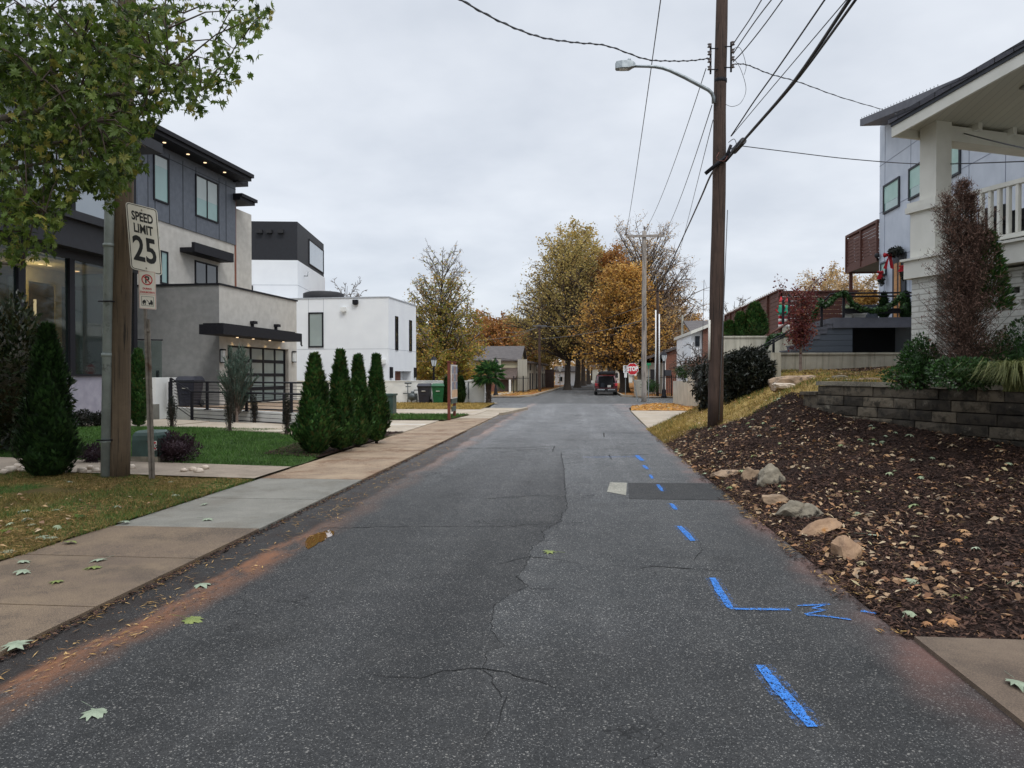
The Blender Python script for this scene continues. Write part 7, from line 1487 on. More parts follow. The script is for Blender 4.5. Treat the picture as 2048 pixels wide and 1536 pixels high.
# brick houses on the right beyond the junction
Yb = 66; T = lambda a, b, c: Vector((X(1320, Yb) + a, Yb + b, c))
w1 = X(1374, Yb) - X(1334, Yb)
b1 = thing('brick_house', 'brown brick gabled house behind the black picket fence', 'house', (X(1334, Yb), Yb, 0)); xa, xb = X(1332, Yb), X(1374, Yb); z0_, z1_ = Z(1334, 707, Yb), Z(1374, 690, Yb)
mb = MB(); mb.prism([(xa, 0), (xb, 0), (xb, z1_), (xa, z0_)], Yb, Yb + 9, lambda a, b, c: Vector((a, c, b))); mb.build('brick_wall', 'brick_red', b1)
mb = MB(); mb.hexa([(xa - 2.4, Yb - .3, z0_ - .75), (xb + .2, Yb - .3, z1_ + .05), (xb + .2, Yb + 9.2, z1_ + .05), (xa - 2.4, Yb + 9.2, z0_ - .75)], [(xa - 2.4, Yb - .3, z0_ - .55), (xb + .2, Yb - .3, z1_ + .25), (xb + .2, Yb + 9.2, z1_ + .25), (xa - 2.4, Yb + 9.2, z0_ - .55)]); mb.build('roof', 'shingle_far', b1)
mb = MB(); mb.box(xa - 1.9, xa - .01, Yb + .6, Yb + 8, 0, z0_ - .8); mb.build('porch_wall', 'siding_far', b1); mb = MB(); mb.box(xa - .28, xa - .02, Yb - .05, Yb + .3, 0, z0_ - .1); mb.build('corner_board', 'white_p', b1)
mb = MB(); mb.box(xa - 1.3, xa - .7, Yb + .55, Yb + .598, .2, 2.2); mb.build('door', 'black_matte', b1); mb = MB(); p_, q_ = P(1328, 740, Yb - .1), P(1343, 752, Yb - .1); mb.box(p_.x, q_.x, Yb - .1, Yb - .02, q_.z, p_.z); mb.build('board', 'seam_dark', b1)
Yb = 52; b2 = thing('brick_house', 'nearer brick and white sided house partly behind the brown pole', 'house', (X(1383, Yb), Yb, 0)); xa, xm_, xb = X(1383, Yb), X(1405, Yb), X(1475, Yb)
z0_ = Z(1383, 668, Yb); z1_ = Z(1452, 640, Yb); zr2 = Z(1400, 633, Yb)
mb = MB(); mb.prism([(xm_, 0), (xb, 0), (xb, Z(1475, 632, Yb)), (xm_, Z(1405, 658, Yb))], Yb, Yb + 9, lambda a, b, c: Vector((a, c, b))); mb.build('brick_wall', 'brick_red', b2)
mb = MB(); mb.prism([(xa, 0), (xm_ - .01, 0), (xm_ - .01, Z(1405, 659, Yb)), (xa, z0_)], Yb + .2, Yb + 8, lambda a, b, c: Vector((a, c, b))); mb.build('siding_wall', 'stucco_white', b2)
mb = MB(); xL_ = X(1380, Yb); mb.hexa([(xL_, Yb - .3, Z(1380, 669, Yb)), (xb, Yb - .3, Z(1475, 631, Yb)), (xb, Yb + 9, Z(1475, 631, Yb)), (xL_, Yb + 9, Z(1380, 669, Yb))], [(xL_, Yb - .3, Z(1380, 669, Yb) + .22), (xb, Yb - .3, Z(1475, 631, Yb) + .22), (xb, Yb + 9, Z(1475, 631, Yb) + .22), (xL_, Yb + 9, Z(1380, 669, Yb) + .22)]); mb.build('roof', 'cream', b2)
mb = MB(); mb.hexa([(X(1390, Yb), Yb + 2, Z(1390, 664, Yb)), (xb, Yb + 2, Z(1475, 650, Yb)), (xb, Yb + 6, zr2), (X(1390, Yb), Yb + 6, zr2 )], [(X(1390, Yb), Yb + 2.01, Z(1390, 660, Yb)), (xb, Yb + 2.01, Z(1475, 648, Yb)), (xb, Yb + 6, zr2 + .15), (X(1390, Yb), Yb + 6, zr2 + .15)]); mb.build('upper_roof', 'shingle_far', b2)
mb = MB(); p_, q_ = P(1391, 672, Yb), P(1400, 692, Yb); mb.box(p_.x, q_.x, Yb + .12, Yb + .198, q_.z, p_.z); mb.build('window', 'glass_dark', b2); mb = MB(); mb.box(X(1388, Yb), X(1390.5, Yb), Yb + 6, Yb + 6.6, zr2 - 1, Z(1388, 630, Yb + 6)); mb.build('chimney', 'siding_far', b2)
# pale building glimpsed down the street
gable('far_house', 'pale low house glimpsed at the far end of the street', lambda a, b, c: Vector((X(1110, 120) + a, 120 + b, c)), 3.4, 6, 2.2, .8, 'stucco_white', 'shingle_far', .2, 'x', windows=((.6, 1.3, .6, 1.5),))
gable('far_house', 'grey house behind the parked red car', lambda a, b, c: Vector((X(1185, 150) + a, 150 + b, c)), 8, 8, 3.2, 1.6, 'siding_far', 'shingle_far', .3, 'x', windows=((1, 2, 1, 2.2), (4, 5.2, 1, 2.2)))
mb = MB(); mb.box(X(1090, 95), X(1108, 95), 95, 95.2, 0, 2.4); simple(mb, 'board_fence', 'room_dark', 'dark board fence at the end of the townhouse row', 'fence', (X(1100, 95), 95, 0))

# ---- parked car with its tailgate open, seen from behind
YC = 62.0; xc = X(1212.5, YC); c0 = Vector((xc, YC, .02)); car = thing('parked_car', 'dark red car with raised tailgate parked under the golden tree', 'car', c0); k_ = 1.88 / 2; T = lambda a, b, c: c0 + Vector((a, b, c))
def sect(mb, secs, m=0):
    """secs: (y, halfwidth low, z low, halfwidth high, z high)"""
    for (y0, a0, z0, b0_, h0), (y1, a1, z1, b1_, h1) in zip(secs, secs[1:]): mb.hexa([T(-a0, y0, z0), T(a0, y0, z0), T(a1, y1, z1), T(-a1, y1, z1)], [T(-b0_, y0, h0), T(b0_, y0, h0), T(b1_, y1, h1), T(-b1_, y1, h1)], m)
mb = MB(); mb.box(-.93, -.60, 0, .5, .32, 1.02, T); mb.box(.60, .93, 0, .5, .32, 1.02, T); mb.box(-.6, .6, .0, .35, .32, .62, T)
sect(mb, [(.5, .93, .3, .90, 1.04), (1.6, .94, .28, .91, 1.05), (3.4, .94, .28, .90, 1.02), (4.2, .9, .3, .84, .88), (4.5, .78, .34, .7, .7)])
mb.box(-.90, -.80, .05, .5, 1.02, 1.25, T); mb.box(.80, .90, .05, .5, 1.02, 1.25, T)
body = mb.build('body', 'car_red', car, bevel=.03)
mb = MB(); sect(mb, [(.45, .80, 1.6, .66, 1.68), (1.2, .82, 1.62, .68, 1.72), (2.4, .82, 1.6, .66, 1.68)]); mb.build('roof', 'car_red', car)
mb = MB(); sect(mb, [(.52, .86, 1.04, .78, 1.6), (2.4, .88, 1.04, .78, 1.6), (3.2, .88, 1.0, .86, 1.04)]); mb.build('side_glass', 'glass_dark', car)
mb = MB(); mb.box(-.6, .6, .36, .5, .62, 1.55, T); mb.box(-.6, .6, .02, .36, .625, .66, T); mb.build('cargo_opening', 'black_matte', car)
for s_ in (-1, 1):
    mb = MB(); mb.hexa([T(s_ * .78, .1, 1.02), T(s_ * .90, .1, 1.02), T(s_ * .90, .4, 1.02), T(s_ * .78, .4, 1.02)], [T(s_ * .62, .38, 1.62), T(s_ * .72, .38, 1.62), T(s_ * .72, .6, 1.62), T(s_ * .62, .6, 1.62)]); mb.build('rear_pillar', 'car_red', car)
    mb = MB(); mb.box(s_ * .93 - (.0 if s_ < 0 else .2), s_ * .93 + (.2 if s_ < 0 else 0), -.03, .06, .78, 1.0, T); mb.build('taillight', 'taillight', car)
    mb = MB(); mb.box(s_ * 1.1 - .11, s_ * 1.1 + .11, 2.6, 2.75, 1.0, 1.2, T); mb.build('mirror', 'sign_tag', car)
    for y_ in (.75, 3.5): mb = MB(); mb.tube([T(s_ * .72, y_, .34), T(s_ * .93, y_, .34)], .34, 18); wl = mb.build('wheel', 'rubber', car); mb = MB(); mb.tube([T(s_ * .935, y_, .34), T(s_ * .945, y_, .34)], .2, 12); mb.build('rim', 'chrome', wl)
mb = MB(); mb.box(-.9, .9, -.14, 0, .28, .56, T); bp = mb.build('bumper', 'rubber', car); 
for s_ in (-1, 1): mb = MB(); mb.box(s_ * .42 - .3, s_ * .42 + .3, -.16, -.141, .42, .52, T); mb.build('bumper_trim', 'chrome', bp)
mb = MB(); mb.hexa([T(-.66, .3, 1.70), T(.66, .3, 1.70), T(.62, -.95, 1.92), T(-.62, -.95, 1.92)], [T(-.66, .3, 1.76), T(.66, .3, 1.76), T(.62, -.95, 1.99), T(-.62, -.95, 1.99)]); mb.hexa([T(-.62, -.95, 1.80), T(.62, -.95, 1.80), T(.6, -1.0, 1.80), T(-.6, -1.0, 1.80)], [T(-.62, -.95, 1.99), T(.62, -.95, 1.99), T(.6, -1.0, 1.97), T(-.6, -1.0, 1.97)]); mb.build('tailgate', 'black_matte', car)
mb = MB(); mb.box(-.45, -.15, .1, .34, .66, 1.0, T); mb.build('cargo_bag', 'seam_dark', car); mb = MB(); mb.box(.1, .38, .1, .34, .66, .84, T); mb.build('cargo_box', 'sign_tag', car)
# ================================================================== vegetation
def leafquad(mb, p, s_, rg, asp=.6, m=0):
    u = Vector((rg.gauss(0, 1), rg.gauss(0, 1), rg.gauss(0, .7))); u.normalize(); v = u.cross(Vector((rg.gauss(0, 1), rg.gauss(0, 1), rg.gauss(0, 1)))); v.normalize(); v *= s_ * asp / 2; u *= s_ / 2
    b = len(mb.v); mb.v += [tuple(p - u), tuple(p + v), tuple(p + u), tuple(p - v)]; mb.f.append([b, b + 1, b + 2, b + 3]); mb.mi.append(m); mb.sm.append(False)
def limb(mb, pts, r0, r1, n=6): mb.tube(pts, [lerp(r0, r1, i / (len(pts) - 1)) for i in range(len(pts))], n, cap=False)
def tree(label, base, H, prof, h0, leaf, bark='bark', twig='twig', tr=.3, tk=1.0, nb=46, ns=9, nt=3, nl=14, ls=.25, seed=1, bare=None, up=.55, spread=.5, name='tree', group=None, lean=(0, 0), sub=.34, fork=1.0, leaf2=None, zsq=.8):
    """deciduous tree: prof(t) crown radius at height fraction t; bare(t) = share of leaves left"""
    rg = random.Random(seed); base = Vector(base); t_ = thing(name, label, 'tree', base, group)
    T = MB(); W = MB(); Lf = MB(); ax = lambda t: base + Vector((lean[0] * t + .12 * math.sin(t * 5 + seed), lean[1] * t + .12 * math.cos(t * 4 + seed), H * t))
    limb(T, [ax(i / 14 * .97) - (Vector((0, 0, .1)) if i == 0 else Vector()) for i in range(15)], tr, tr * .07, 10)
    T.tube([ax(0) - Vector((0, 0, .1)), ax(.015), ax(.04)], [tr * 1.5, tr * 1.15, tr], 10, cap=False)
    for i in range(nb):
        t = h0 + (.99 - h0) * ((i + rg.random()) / nb) ** .9; az = i * 2.3999 + rg.uniform(-.3, .3); Rr = prof(t) * rg.uniform(.72, 1.08)
        ts = max(h0 * .8, t - up * Rr / H * rg.uniform(.8, 1.3)); st = ax(ts); tip = ax(min(1, t)) + Vector((math.cos(az) * Rr, math.sin(az) * Rr, rg.uniform(-.03, .03) * H))
        if t > .93: tip.z = base.z + H * rg.uniform(.96, 1.03)
        mid = st.lerp(tip, .5) + Vector((rg.uniform(-.1, .1), rg.uniform(-.1, .1), .10)) * Rr; br = max(.02, tr * .42 * (1 - ts) ** .8 * fork)
        pts = [st, st.lerp(mid, .5) + Vector((0, 0, .02 * Rr)), mid, mid.lerp(tip, .55) + Vector((0, 0, .04 * Rr)), tip]; limb(T, pts, br, .012 + br * .1, 5)
        for k in range(ns):
            f = .22 + .78 * (k + rg.random()) / ns; q = f * 4; j = min(3, int(q)); s0 = pts[j].lerp(pts[j + 1], q - j)
            d = Vector((rg.gauss(0, 1), rg.gauss(0, 1), rg.gauss(.35, .8))); d += (tip - st).normalized() * .9; d.normalize(); L = max(.35, Rr * sub) * rg.uniform(.5, 1.15); e = s0 + d * L
            m2 = s0.lerp(e, .5) + Vector((rg.gauss(0, .05), rg.gauss(0, .05), .04)) * L; limb(W, [s0, m2, e], max(.009, br * .28) * tk, .005 * tk, 3)
            tp = (e.z - base.z) / H; keep = bare(tp, rg) if bare else 1
            for c in range(nt):
                s1_ = s0.lerp(e, rg.uniform(.3, 1)); d2 = (d + Vector((rg.gauss(0, .8), rg.gauss(0, .8), rg.gauss(.2, .7)))).normalized(); e2 = s1_ + d2 * L * rg.uniform(.3, .7); limb(W, [s1_, e2], (.006 + br * .05) * tk, .004 * tk, 3)
                for l in range(int(nl * keep + rg.random())):
                    p = s1_.lerp(e2, rg.random()) + Vector((rg.gauss(0, spread), rg.gauss(0, spread), rg.gauss(0, spread * zsq))) * .42; leafquad(Lf, p, ls * rg.uniform(.6, 1.3), rg, .62)
    T.build('trunk', bark, t_, rc=False); tw = W.build('twigs', twig, t_, rc=False)
    if Lf.v: Lf.build('crown', leaf, t_, rc=False)
    return t_
def egg(R_, peak=.45, top=.25, bot=.35):
    def f(t):
        return R_ * (lerp(bot, 1, sstep(0, peak, t)) if t < peak else lerp(1, top, sstep(peak, 1.0, t)))
    return f
BT = lambda px, Y, z=0.05: (X(px, Y), Y, z)
# big tree above the white wall, thin at the top
Y = 60; H_ = Z(880, 500, Y); Rw = (X(955, Y) - X(812, Y)) / 2
tree('tall oval tree behind the white wall, golden below with a bare twiggy top', BT(882, Y), H_, egg(Rw * 1.22, .35, .45, .85), .10, 'lf_mix', tr=.22, tk=1.7, nb=115, ns=10, nt=4, nl=9, ls=.19, seed=3, bare=lambda t, r: 1.5 if t < .33 else (.75 if t < .62 else (.22 if t < .8 else .03)), twig='twig_grey', up=1.2, spread=.45)
Y = 100; tree('rust coloured round tree behind the townhouse roof', BT(985, Y), Z(985, 638, Y), egg(6.5, .5, .4, .7), .2, 'lf_rust', nb=44, ns=8, nt=3, nl=13, ls=.34, seed=5, twig='twig_grey', spread=.9, tr=.3)
Y = 104; tree('paler rust tree between the townhouse and the tall olive oak', BT(1040, Y), Z(1040, 640, Y), egg(6.0, .5, .4, .7), .2, 'lf_olive', nb=44, ns=8, nt=3, nl=12, ls=.34, seed=6, twig='twig_grey', spread=.9, tr=.3)
Y = 60; tree('bare twiggy tree top rising behind the white house roof', BT(697, Y), Z(697, 566, Y), egg(2.6, .6, .5, .5), .4, 'lf_rust', nb=40, ns=9, nt=3, nl=0, ls=.2, seed=7, tk=3, twig='twig_grey', tr=.18, up=1.6)
# oaks lining the far street, left row
Y = 84; tree('tallest olive green oak at the head of the left row', BT(1137, Y), Z(1137, 468, Y) * .95, egg((X(1222, Y) - X(1030, Y)) / 2 * 1.16, .52, .5, .6), .24, 'lf_olive', 'bark', 'twig_dark', tr=.40, tk=1.6, nb=110, ns=10, nt=4, nl=3.7, ls=.25, seed=11, spread=.62, up=.8)
O2 = tree('second olive oak of the left street row', BT(1156, 99), 21, egg(6.5, .5, .4, .6), .28, 'lf_olive', 'bark', 'twig_dark', tr=.42, nb=54, ns=9, nt=3, nl=8, ls=.34, seed=12, spread=.9)
grp(O2, 'oaks lining the far street')
dup(O2, BT(1168, 116), 1.2, 'third oak of the left street row', .98); dup(O2, BT(1177, 134), 2.5, 'fourth oak of the left street row', .95); dup(O2, BT(1184, 152), 4, 'last visible oak of the left street row', .92); dup(O2, BT(1095, 108), 5, 'olive oak set back left of the tallest oak', .72)
# right row: golden and rust
Y = 70; G1 = tree('golden orange tree overhanging the parked car', BT(1247, Y), Z(1247, 545, Y), egg((X(1345, Y) - X(1160, Y)) / 2 * 1.0, .42, .45, .85), .20, 'lf_gold', 'bark', 'twig_dark', tr=.48, tk=1.6, nb=95, ns=10, nt=4, nl=5.5, ls=.23, seed=21, spread=.65, up=.35)
Y = 84; tree('rust orange tree rising behind the golden one', BT(1222, Y), Z(1222, 505, Y), egg((X(1290, Y) - X(1168, Y)) / 2, .5, .4, .7), .25, 'lf_rust', 'bark', 'twig_dark', tr=.4, tk=2, nb=75, ns=10, nt=3, nl=6, ls=.26, seed=22, spread=.8)
O3 = tree('golden oak third in the right street row', BT(1228, 104), 17, egg(6, .5, .4, .7), .22, 'lf_gold', 'bark', 'twig_dark', tr=.4, nb=44, ns=8, nt=3, nl=8, ls=.36, seed=23, spread=.9); grp(O3, 'golden trees of the right street row')
dup(O3, BT(1218, 126), 2, 'golden oak fourth in the right street row', .95); dup(O3, BT(1330, 92), 3.3, 'golden tree behind the brick house', .7); dup(O3, BT(1385, 98), 4.3, 'golden tree behind the nearer brick house', .55)
Y = 88; tree('huge nearly bare oak towering over the golden trees', BT(1285, Y), Z(1285, 438, Y) * .93, egg((X(1398, Y) - X(1205, Y)) / 2 * 1.1, .5, .55, .75), .25, 'lf_pale', 'bark', 'twig', tr=.5, tk=1.35, nb=150, ns=12, nt=4, nl=2.2, ls=.22, seed=24, up=1.3, sub=.42, bare=lambda t, r: 2.2 if t < .5 else .5)
Y = 66; tree('small bare crooked tree before the brick houses', BT(1400, 50), Z(1400, 690, 50) , egg(2.2, .6, .7, .5), .25, 'lf_pale', 'bark', 'twig_dark', tr=.14, nb=22, ns=8, nt=3, nl=0, ls=.2, seed=25, tk=2, up=.8)
Y = 75; tree('faint bare tree beyond the wooden fence', BT(1470, Y), Z(1470, 598, Y), egg(3.4, .6, .5, .5), .4, 'lf_pale', 'bark', 'twig_grey', tr=.2, nb=40, ns=9, nt=3, nl=0, ls=.2, seed=26, tk=3, up=1.2)
Y = 60; tree('pale golden tree seen under the balcony', BT(1655, Y), Z(1655, 545, Y), egg(3.0, .65, .6, .5), .3, 'lf_pale', 'bark', 'twig_grey', tr=.2, nb=46, ns=9, nt=3, nl=8, ls=.16, seed=27, spread=.4)
dupp = tree('second pale golden tree seen under the balcony', BT(1712, Y), Z(1712, 552, Y), egg(3.0, .65, .6, .5), .3, 'lf_pale', 'bark', 'twig_grey', tr=.2, nb=46, ns=9, nt=3, nl=8, ls=.16, seed=28, spread=.4)
# distant woodland closing the street
mb = MB(); rg = random.Random(88)
for _ in range(26000):
    x = rg.uniform(-110, 110); y = rg.uniform(175, 215); z = rg.random() ** .8 * (11 + 3.5 * n2(x, y, .06)); leafquad(mb, Vector((x, y, z)), rg.uniform(.7, 1.5), rg)
o = mb.build('distant_woodland', 'lf_pale', rc=False, kind='stuff')  # distance haze is put into the pale leaf colour

# evergreen cones
def cone_bush(label, base, H, Rr, n, leaf='lf_thuja', seed=1, name='arborvitae', group=None, peak=.22, fl=.13, lean=0, power=.95, cat='evergreen', ragged=.12):
    rg = random.Random(seed); base = Vector(base); t_ = thing(name, label, cat, base, group); mb = MB()
    pr = lambda t: Rr * (sstep(-.18, peak, t) if t < peak else max(.0, (1 - (t - peak) / (1 - peak))) ** power)
    for _ in range(n):
        t = rg.random() ** 1.25 * .99; az = rg.uniform(0, 6.283); lump = 1 + .12 * math.sin(az * 3 + t * 9 + seed) + ragged * noise.noise(Vector((math.cos(az) * 2, math.sin(az) * 2, t * 7 + seed)))
        r = (pr(t) + .02) * lump * (1 - .5 * rg.random() ** 2.2); p = base + Vector((r * math.cos(az) + lean * t, r * math.sin(az), H * t + .02)); o_ = Vector((math.cos(az), math.sin(az), 0))
        d = (o_ * rg.uniform(.2, .9) + Vector((rg.gauss(0, .25), rg.gauss(0, .25), rg.uniform(.5, 1.2)))).normalized(); s_ = Vector((-o_.y, o_.x, rg.uniform(-.6, .6))).normalized(); L = fl * rg.uniform(.6, 1.25); w = L * rg.uniform(.16, .30)
        mb.add([p, p + d * L * .45 + s_ * w, p + d * L, p + d * L * .5 - s_ * w], [(0, 1, 2, 3)])
        if rg.random() < .5:
            d3 = (d + s_ * .9).normalized(); mb.add([p + d * L * .2, p + d3 * L * .5 + s_ * w * .3, p + d3 * L * .75, p + d3 * L * .45 - d * w * .4], [(0, 1, 2, 3)])
    for k in range(5):
        c = base + Vector((rg.gauss(0, .03), rg.gauss(0, .03), H * .95)); mb.add([c, c + Vector((.012, 0, .06)), c + Vector((rg.gauss(0, .02), rg.gauss(0, .02), .17 * rg.uniform(.6, 1.3))), c + Vector((-.012, 0, .06))], [(0, 1, 2, 3)])
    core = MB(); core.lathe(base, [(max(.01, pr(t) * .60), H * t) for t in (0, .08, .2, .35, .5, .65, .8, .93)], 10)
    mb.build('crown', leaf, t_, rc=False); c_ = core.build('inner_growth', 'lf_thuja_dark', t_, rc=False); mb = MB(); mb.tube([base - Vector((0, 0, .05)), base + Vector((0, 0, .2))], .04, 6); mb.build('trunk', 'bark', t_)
    return t_
ga = 'four arborvitae along the sidewalk'
for i, (px, pb_, pt, wl, wr, lb) in enumerate([(630, 905, 714, 592, 671, 'nearest and broadest of the four pointed arborvitae by the sidewalk'), (681, 898, 706, 655, 713, 'second pointed arborvitae from the lawn, with the tallest tip'), (717, 889, 716, 690, 745, 'third pointed arborvitae, narrow and dark'), (753, 882, 714, 731, 780, 'last pointed arborvitae, nearest the driveway')]):
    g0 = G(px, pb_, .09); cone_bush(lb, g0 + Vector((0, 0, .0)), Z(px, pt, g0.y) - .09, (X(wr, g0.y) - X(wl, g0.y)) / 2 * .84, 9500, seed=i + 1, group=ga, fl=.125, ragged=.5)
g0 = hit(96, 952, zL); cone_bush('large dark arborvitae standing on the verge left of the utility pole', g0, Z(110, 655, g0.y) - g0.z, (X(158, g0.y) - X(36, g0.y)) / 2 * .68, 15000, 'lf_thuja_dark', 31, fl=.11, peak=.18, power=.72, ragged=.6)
g0 = hit(277, 852, zL); cone_bush('slim arborvitae between the utility pole and the sign post', g0, Z(275, 702, g0.y) - g0.z, .27, 5000, 'lf_thuja', 32, fl=.13, peak=.35, power=.6)
for px, pb_, pt, w_, lb, sd in ((1510, 676, 610, 23, 'largest round coned evergreen before the wooden fence', 41), (1481, 676, 630, 11, 'middle coned evergreen before the wooden fence', 42), (1452, 674, 652, 7, 'smallest coned evergreen nearest the brown pole', 43), (1459, 673, 648, 6, 'small coned evergreen beside the smallest one', 44)):
    Y = 29.1; b_ = P(px, pb_, Y); cone_bush(lb, b_, Z(px, pt, Y) - b_.z, w_ / F * Y, 4500, 'lf_thuja', sd, group='coned evergreens before the wooden fence', peak=.2, power=.6, fl=.16)
for px, w_, lb, sd in ((895, 8, 'left coned evergreen against the white boundary wall', 45), (921, 8.5, 'right coned evergreen against the white boundary wall', 46)):
    Y = 42.2; b_ = P(px, 808, Y); cone_bush(lb, (b_.x, Y, .05), Z(px, 757, Y) - .05, w_ * 1.15 / F * Y, 3000, 'lf_thuja_dark', sd, group='coned evergreens by the white wall', peak=.3, power=.5, fl=.18)

for px, pt, w_, lb, sd in ((1767, 589, 7, 'small potted conifer on the deck beside the grey planter', 47), (1811, 588, 8, 'taller dark conifer on the deck by the wooden door', 48)):
    b_ = Vector((X(px, YD + .9), YD + .9, zDk)); cone_bush(lb, b_, Z(px, pt, YD + .9) - zDk, w_ / F * YD * 1.2, 1600, 'lf_thuja_dark', sd, peak=.2, power=.8, fl=.12)
def bush(label, base, dims, n, leaf, ls=.06, seed=1, name='shrub', group=None, asp=.45, stems=10, core=.62, cat='shrub', updir=.3, shape=None, stemmat='twig_dark'):
    rg = random.Random(seed); base = Vector(base); t_ = thing(name, label, cat, base, group); mb = MB(); dims = Vector(dims); st = MB()
    for _ in range(n):
        d = Vector((rg.gauss(0, 1), rg.gauss(0, 1), rg.gauss(.1, 1))).normalized(); l_ = 1 + .45 * noise.noise(d * 2.2 + Vector((seed, 0, 0))); r = (1 - .6 * rg.random() ** 2) * l_
        p = base + Vector((d.x * dims.x * r, d.y * dims.y * r, dims.z * (1 + d.z * r)))
        if p.z < base.z: continue
        if shape and not shape((p - base).z / (2 * dims.z), rg): continue
        u = (d + Vector((rg.gauss(0, .6), rg.gauss(0, .6), rg.gauss(updir, .6)))).normalized(); v = u.cross(Vector((rg.gauss(0, 1), rg.gauss(0, 1), rg.gauss(0, 1)))).normalized(); L = ls * rg.uniform(.6, 1.3)
        mb.add([p, p + u * L * .5 + v * L * asp / 2, p + u * L, p + u * L * .5 - v * L * asp / 2], [(0, 1, 2, 3)])
    for i in range(stems):
        a = rg.uniform(0, 6.28); e = base + Vector((math.cos(a) * dims.x * .8, math.sin(a) * dims.y * .8, dims.z * rg.uniform(.9, 1.8))); st.tube([base + Vector((rg.gauss(0, .03), rg.gauss(0, .03), 0)), base.lerp(e, .5) + Vector((0, 0, .1 * dims.z)), e], [.012, .009, .004], 4, cap=False)
    mb.build('crown', leaf, t_, rc=False); st.build('stems', stemmat, t_, rc=False)
    if core: c_ = MB(); c_.ball(base + Vector((0, 0, dims.z)), dims * core, n=12, k=8, jit=.1, rg=rg); c_.build('inner_growth', leaf, t_, rc=False)
    return t_
g0 = hit(40, 905, zL); bush('tall dark magnolia at the far left behind the big arborvitae', (X(20, g0.y), g0.y, g0.z), (.95, .8, 1.42), 7500, 'lf_mag', .15, 51, 'magnolia', cat='shrub', asp=.38, updir=.4, core=.7)
g0 = hit(350, 925, zL); bush('dark purple shrub right of the green pedestal', g0, (.42, .36, .26), 3000, 'lf_purple', .05, 52, updir=.8)
g0 = hit(188, 925, zL); bush('small dark purple shrub left of the utility pole', g0, (.24, .24, .16), 1500, 'lf_purple', .045, 53)
for px, py, d_, lb, sd in ((166, 855, .28, 'round dark green shrub by the lilac wall', 54), (196, 853, .22, 'smaller green shrub by the lilac wall beside the conduit', 55), (120, 858, .3, 'green shrub half hidden by the big arborvitae', 56)):
    g0 = hit(px, py, zL); bush(lb, g0, (d_, d_, d_ * .9), 1500, 'lf_dark', .06, sd)
# sheared narrow shrubs along the pads
for px, pb_, pt, w_, lb, sd in ((344, 858, 795, 10, 'narrow sheared shrub at the foot of the entry steps', 61), (459, 864, 780, 11, 'narrow sheared shrub in front of the silvery pine', 62), (508, 846, 788, 8, 'narrow sheared shrub standing between the two railings', 63), (574, 869, 792, 9, 'narrow sheared shrub next to the nearest arborvitae', 64)):
    g0 = G(px, pb_, .12); h = Z(px, pt, g0.y) - .12; bush(lb, g0, (w_ / F * g0.y * .8, w_ / F * g0.y * .8, h / 2), 1500, 'lf_dark', .055, sd, 'clipped_shrub', 'narrow sheared shrubs by the railings', updir=1.4, stems=26, core=.35, asp=.25)
# silvery loose pine
g0 = P(474, 815, 23.6); g0.z = .12; t_ = thing('silvery_pine', 'silvery green feathery pine in front of the garage door', 'tree', g0); rg = random.Random(9); mb = MB(); st = MB(); H_ = Z(474, 690, 23.6) - g0.z; Rw = 38 / F * 23.6
st.tube([g0, g0 + Vector((0, 0, H_ * .5))], [.05, .03], 6)
for i in range(190):
    a = rg.uniform(0, 6.28); t = rg.uniform(.12, .95); s0 = g0 + Vector((0, 0, H_ * t * .55)); rr = Rw * 1.15 * (1 - abs(t - .42) * 1.25) * rg.uniform(.6, 1.05); e = g0 + Vector((math.cos(a) * rr, math.sin(a) * rr, H_ * (.22 + .8 * t))); 
    if t > .8: e.z = g0.z + H_ * rg.uniform(.85, 1.0)
    st.tube([s0, s0.lerp(e, .5) - Vector((0, 0, .05)), e], [.012, .009, .004], 3, cap=False)
    for _ in range(95):
        q = rg.uniform(.3, 1); p = s0.lerp(e, q); d = ((e - s0).normalized() + Vector((rg.gauss(0, .5), rg.gauss(0, .5), rg.gauss(.35, .4)))).normalized(); v = d.cross(Vector((rg.gauss(0, 1), rg.gauss(0, 1), 1))).normalized() * .009; L = rg.uniform(.07, .15); mb.add([p - v, p + v, p + d * L], [(0, 1, 2)])
mb.build('crown', 'lf_silver', t_, rc=False); st.build('trunk', 'twig', t_, rc=False)

# palm
Y = 42.0; pb_ = P(977, 808, Y); pc = P(982, 752, Y); t_ = thing('palm', 'fan palm with a shaggy trunk at the corner of the white wall', 'palm', (pb_.x, Y, .05)); rg = random.Random(4)
mb = MB(); hz = pc.z - .05; mb.lathe(Vector((pb_.x, Y, .05)), [(.17, 0), (.13, hz * .2), (.15, hz * .5), (.18, hz * .8), (.12, hz)], 10)
for _ in range(260): a = rg.uniform(0, 6.28); z_ = rg.uniform(0, hz); p = Vector((pb_.x + .13 * math.cos(a), Y + .13 * math.sin(a), .05 + z_)); mb.add([p + Vector((-.03 * math.sin(a), .03 * math.cos(a), 0)), p + Vector((.03 * math.sin(a), -.03 * math.cos(a), 0)), p + Vector((.14 * math.cos(a), .14 * math.sin(a), .12))], [(0, 1, 2)])
mb.build('trunk', 'twig_dark', t_, rc=False); c0 = Vector((pb_.x, Y, pc.z))
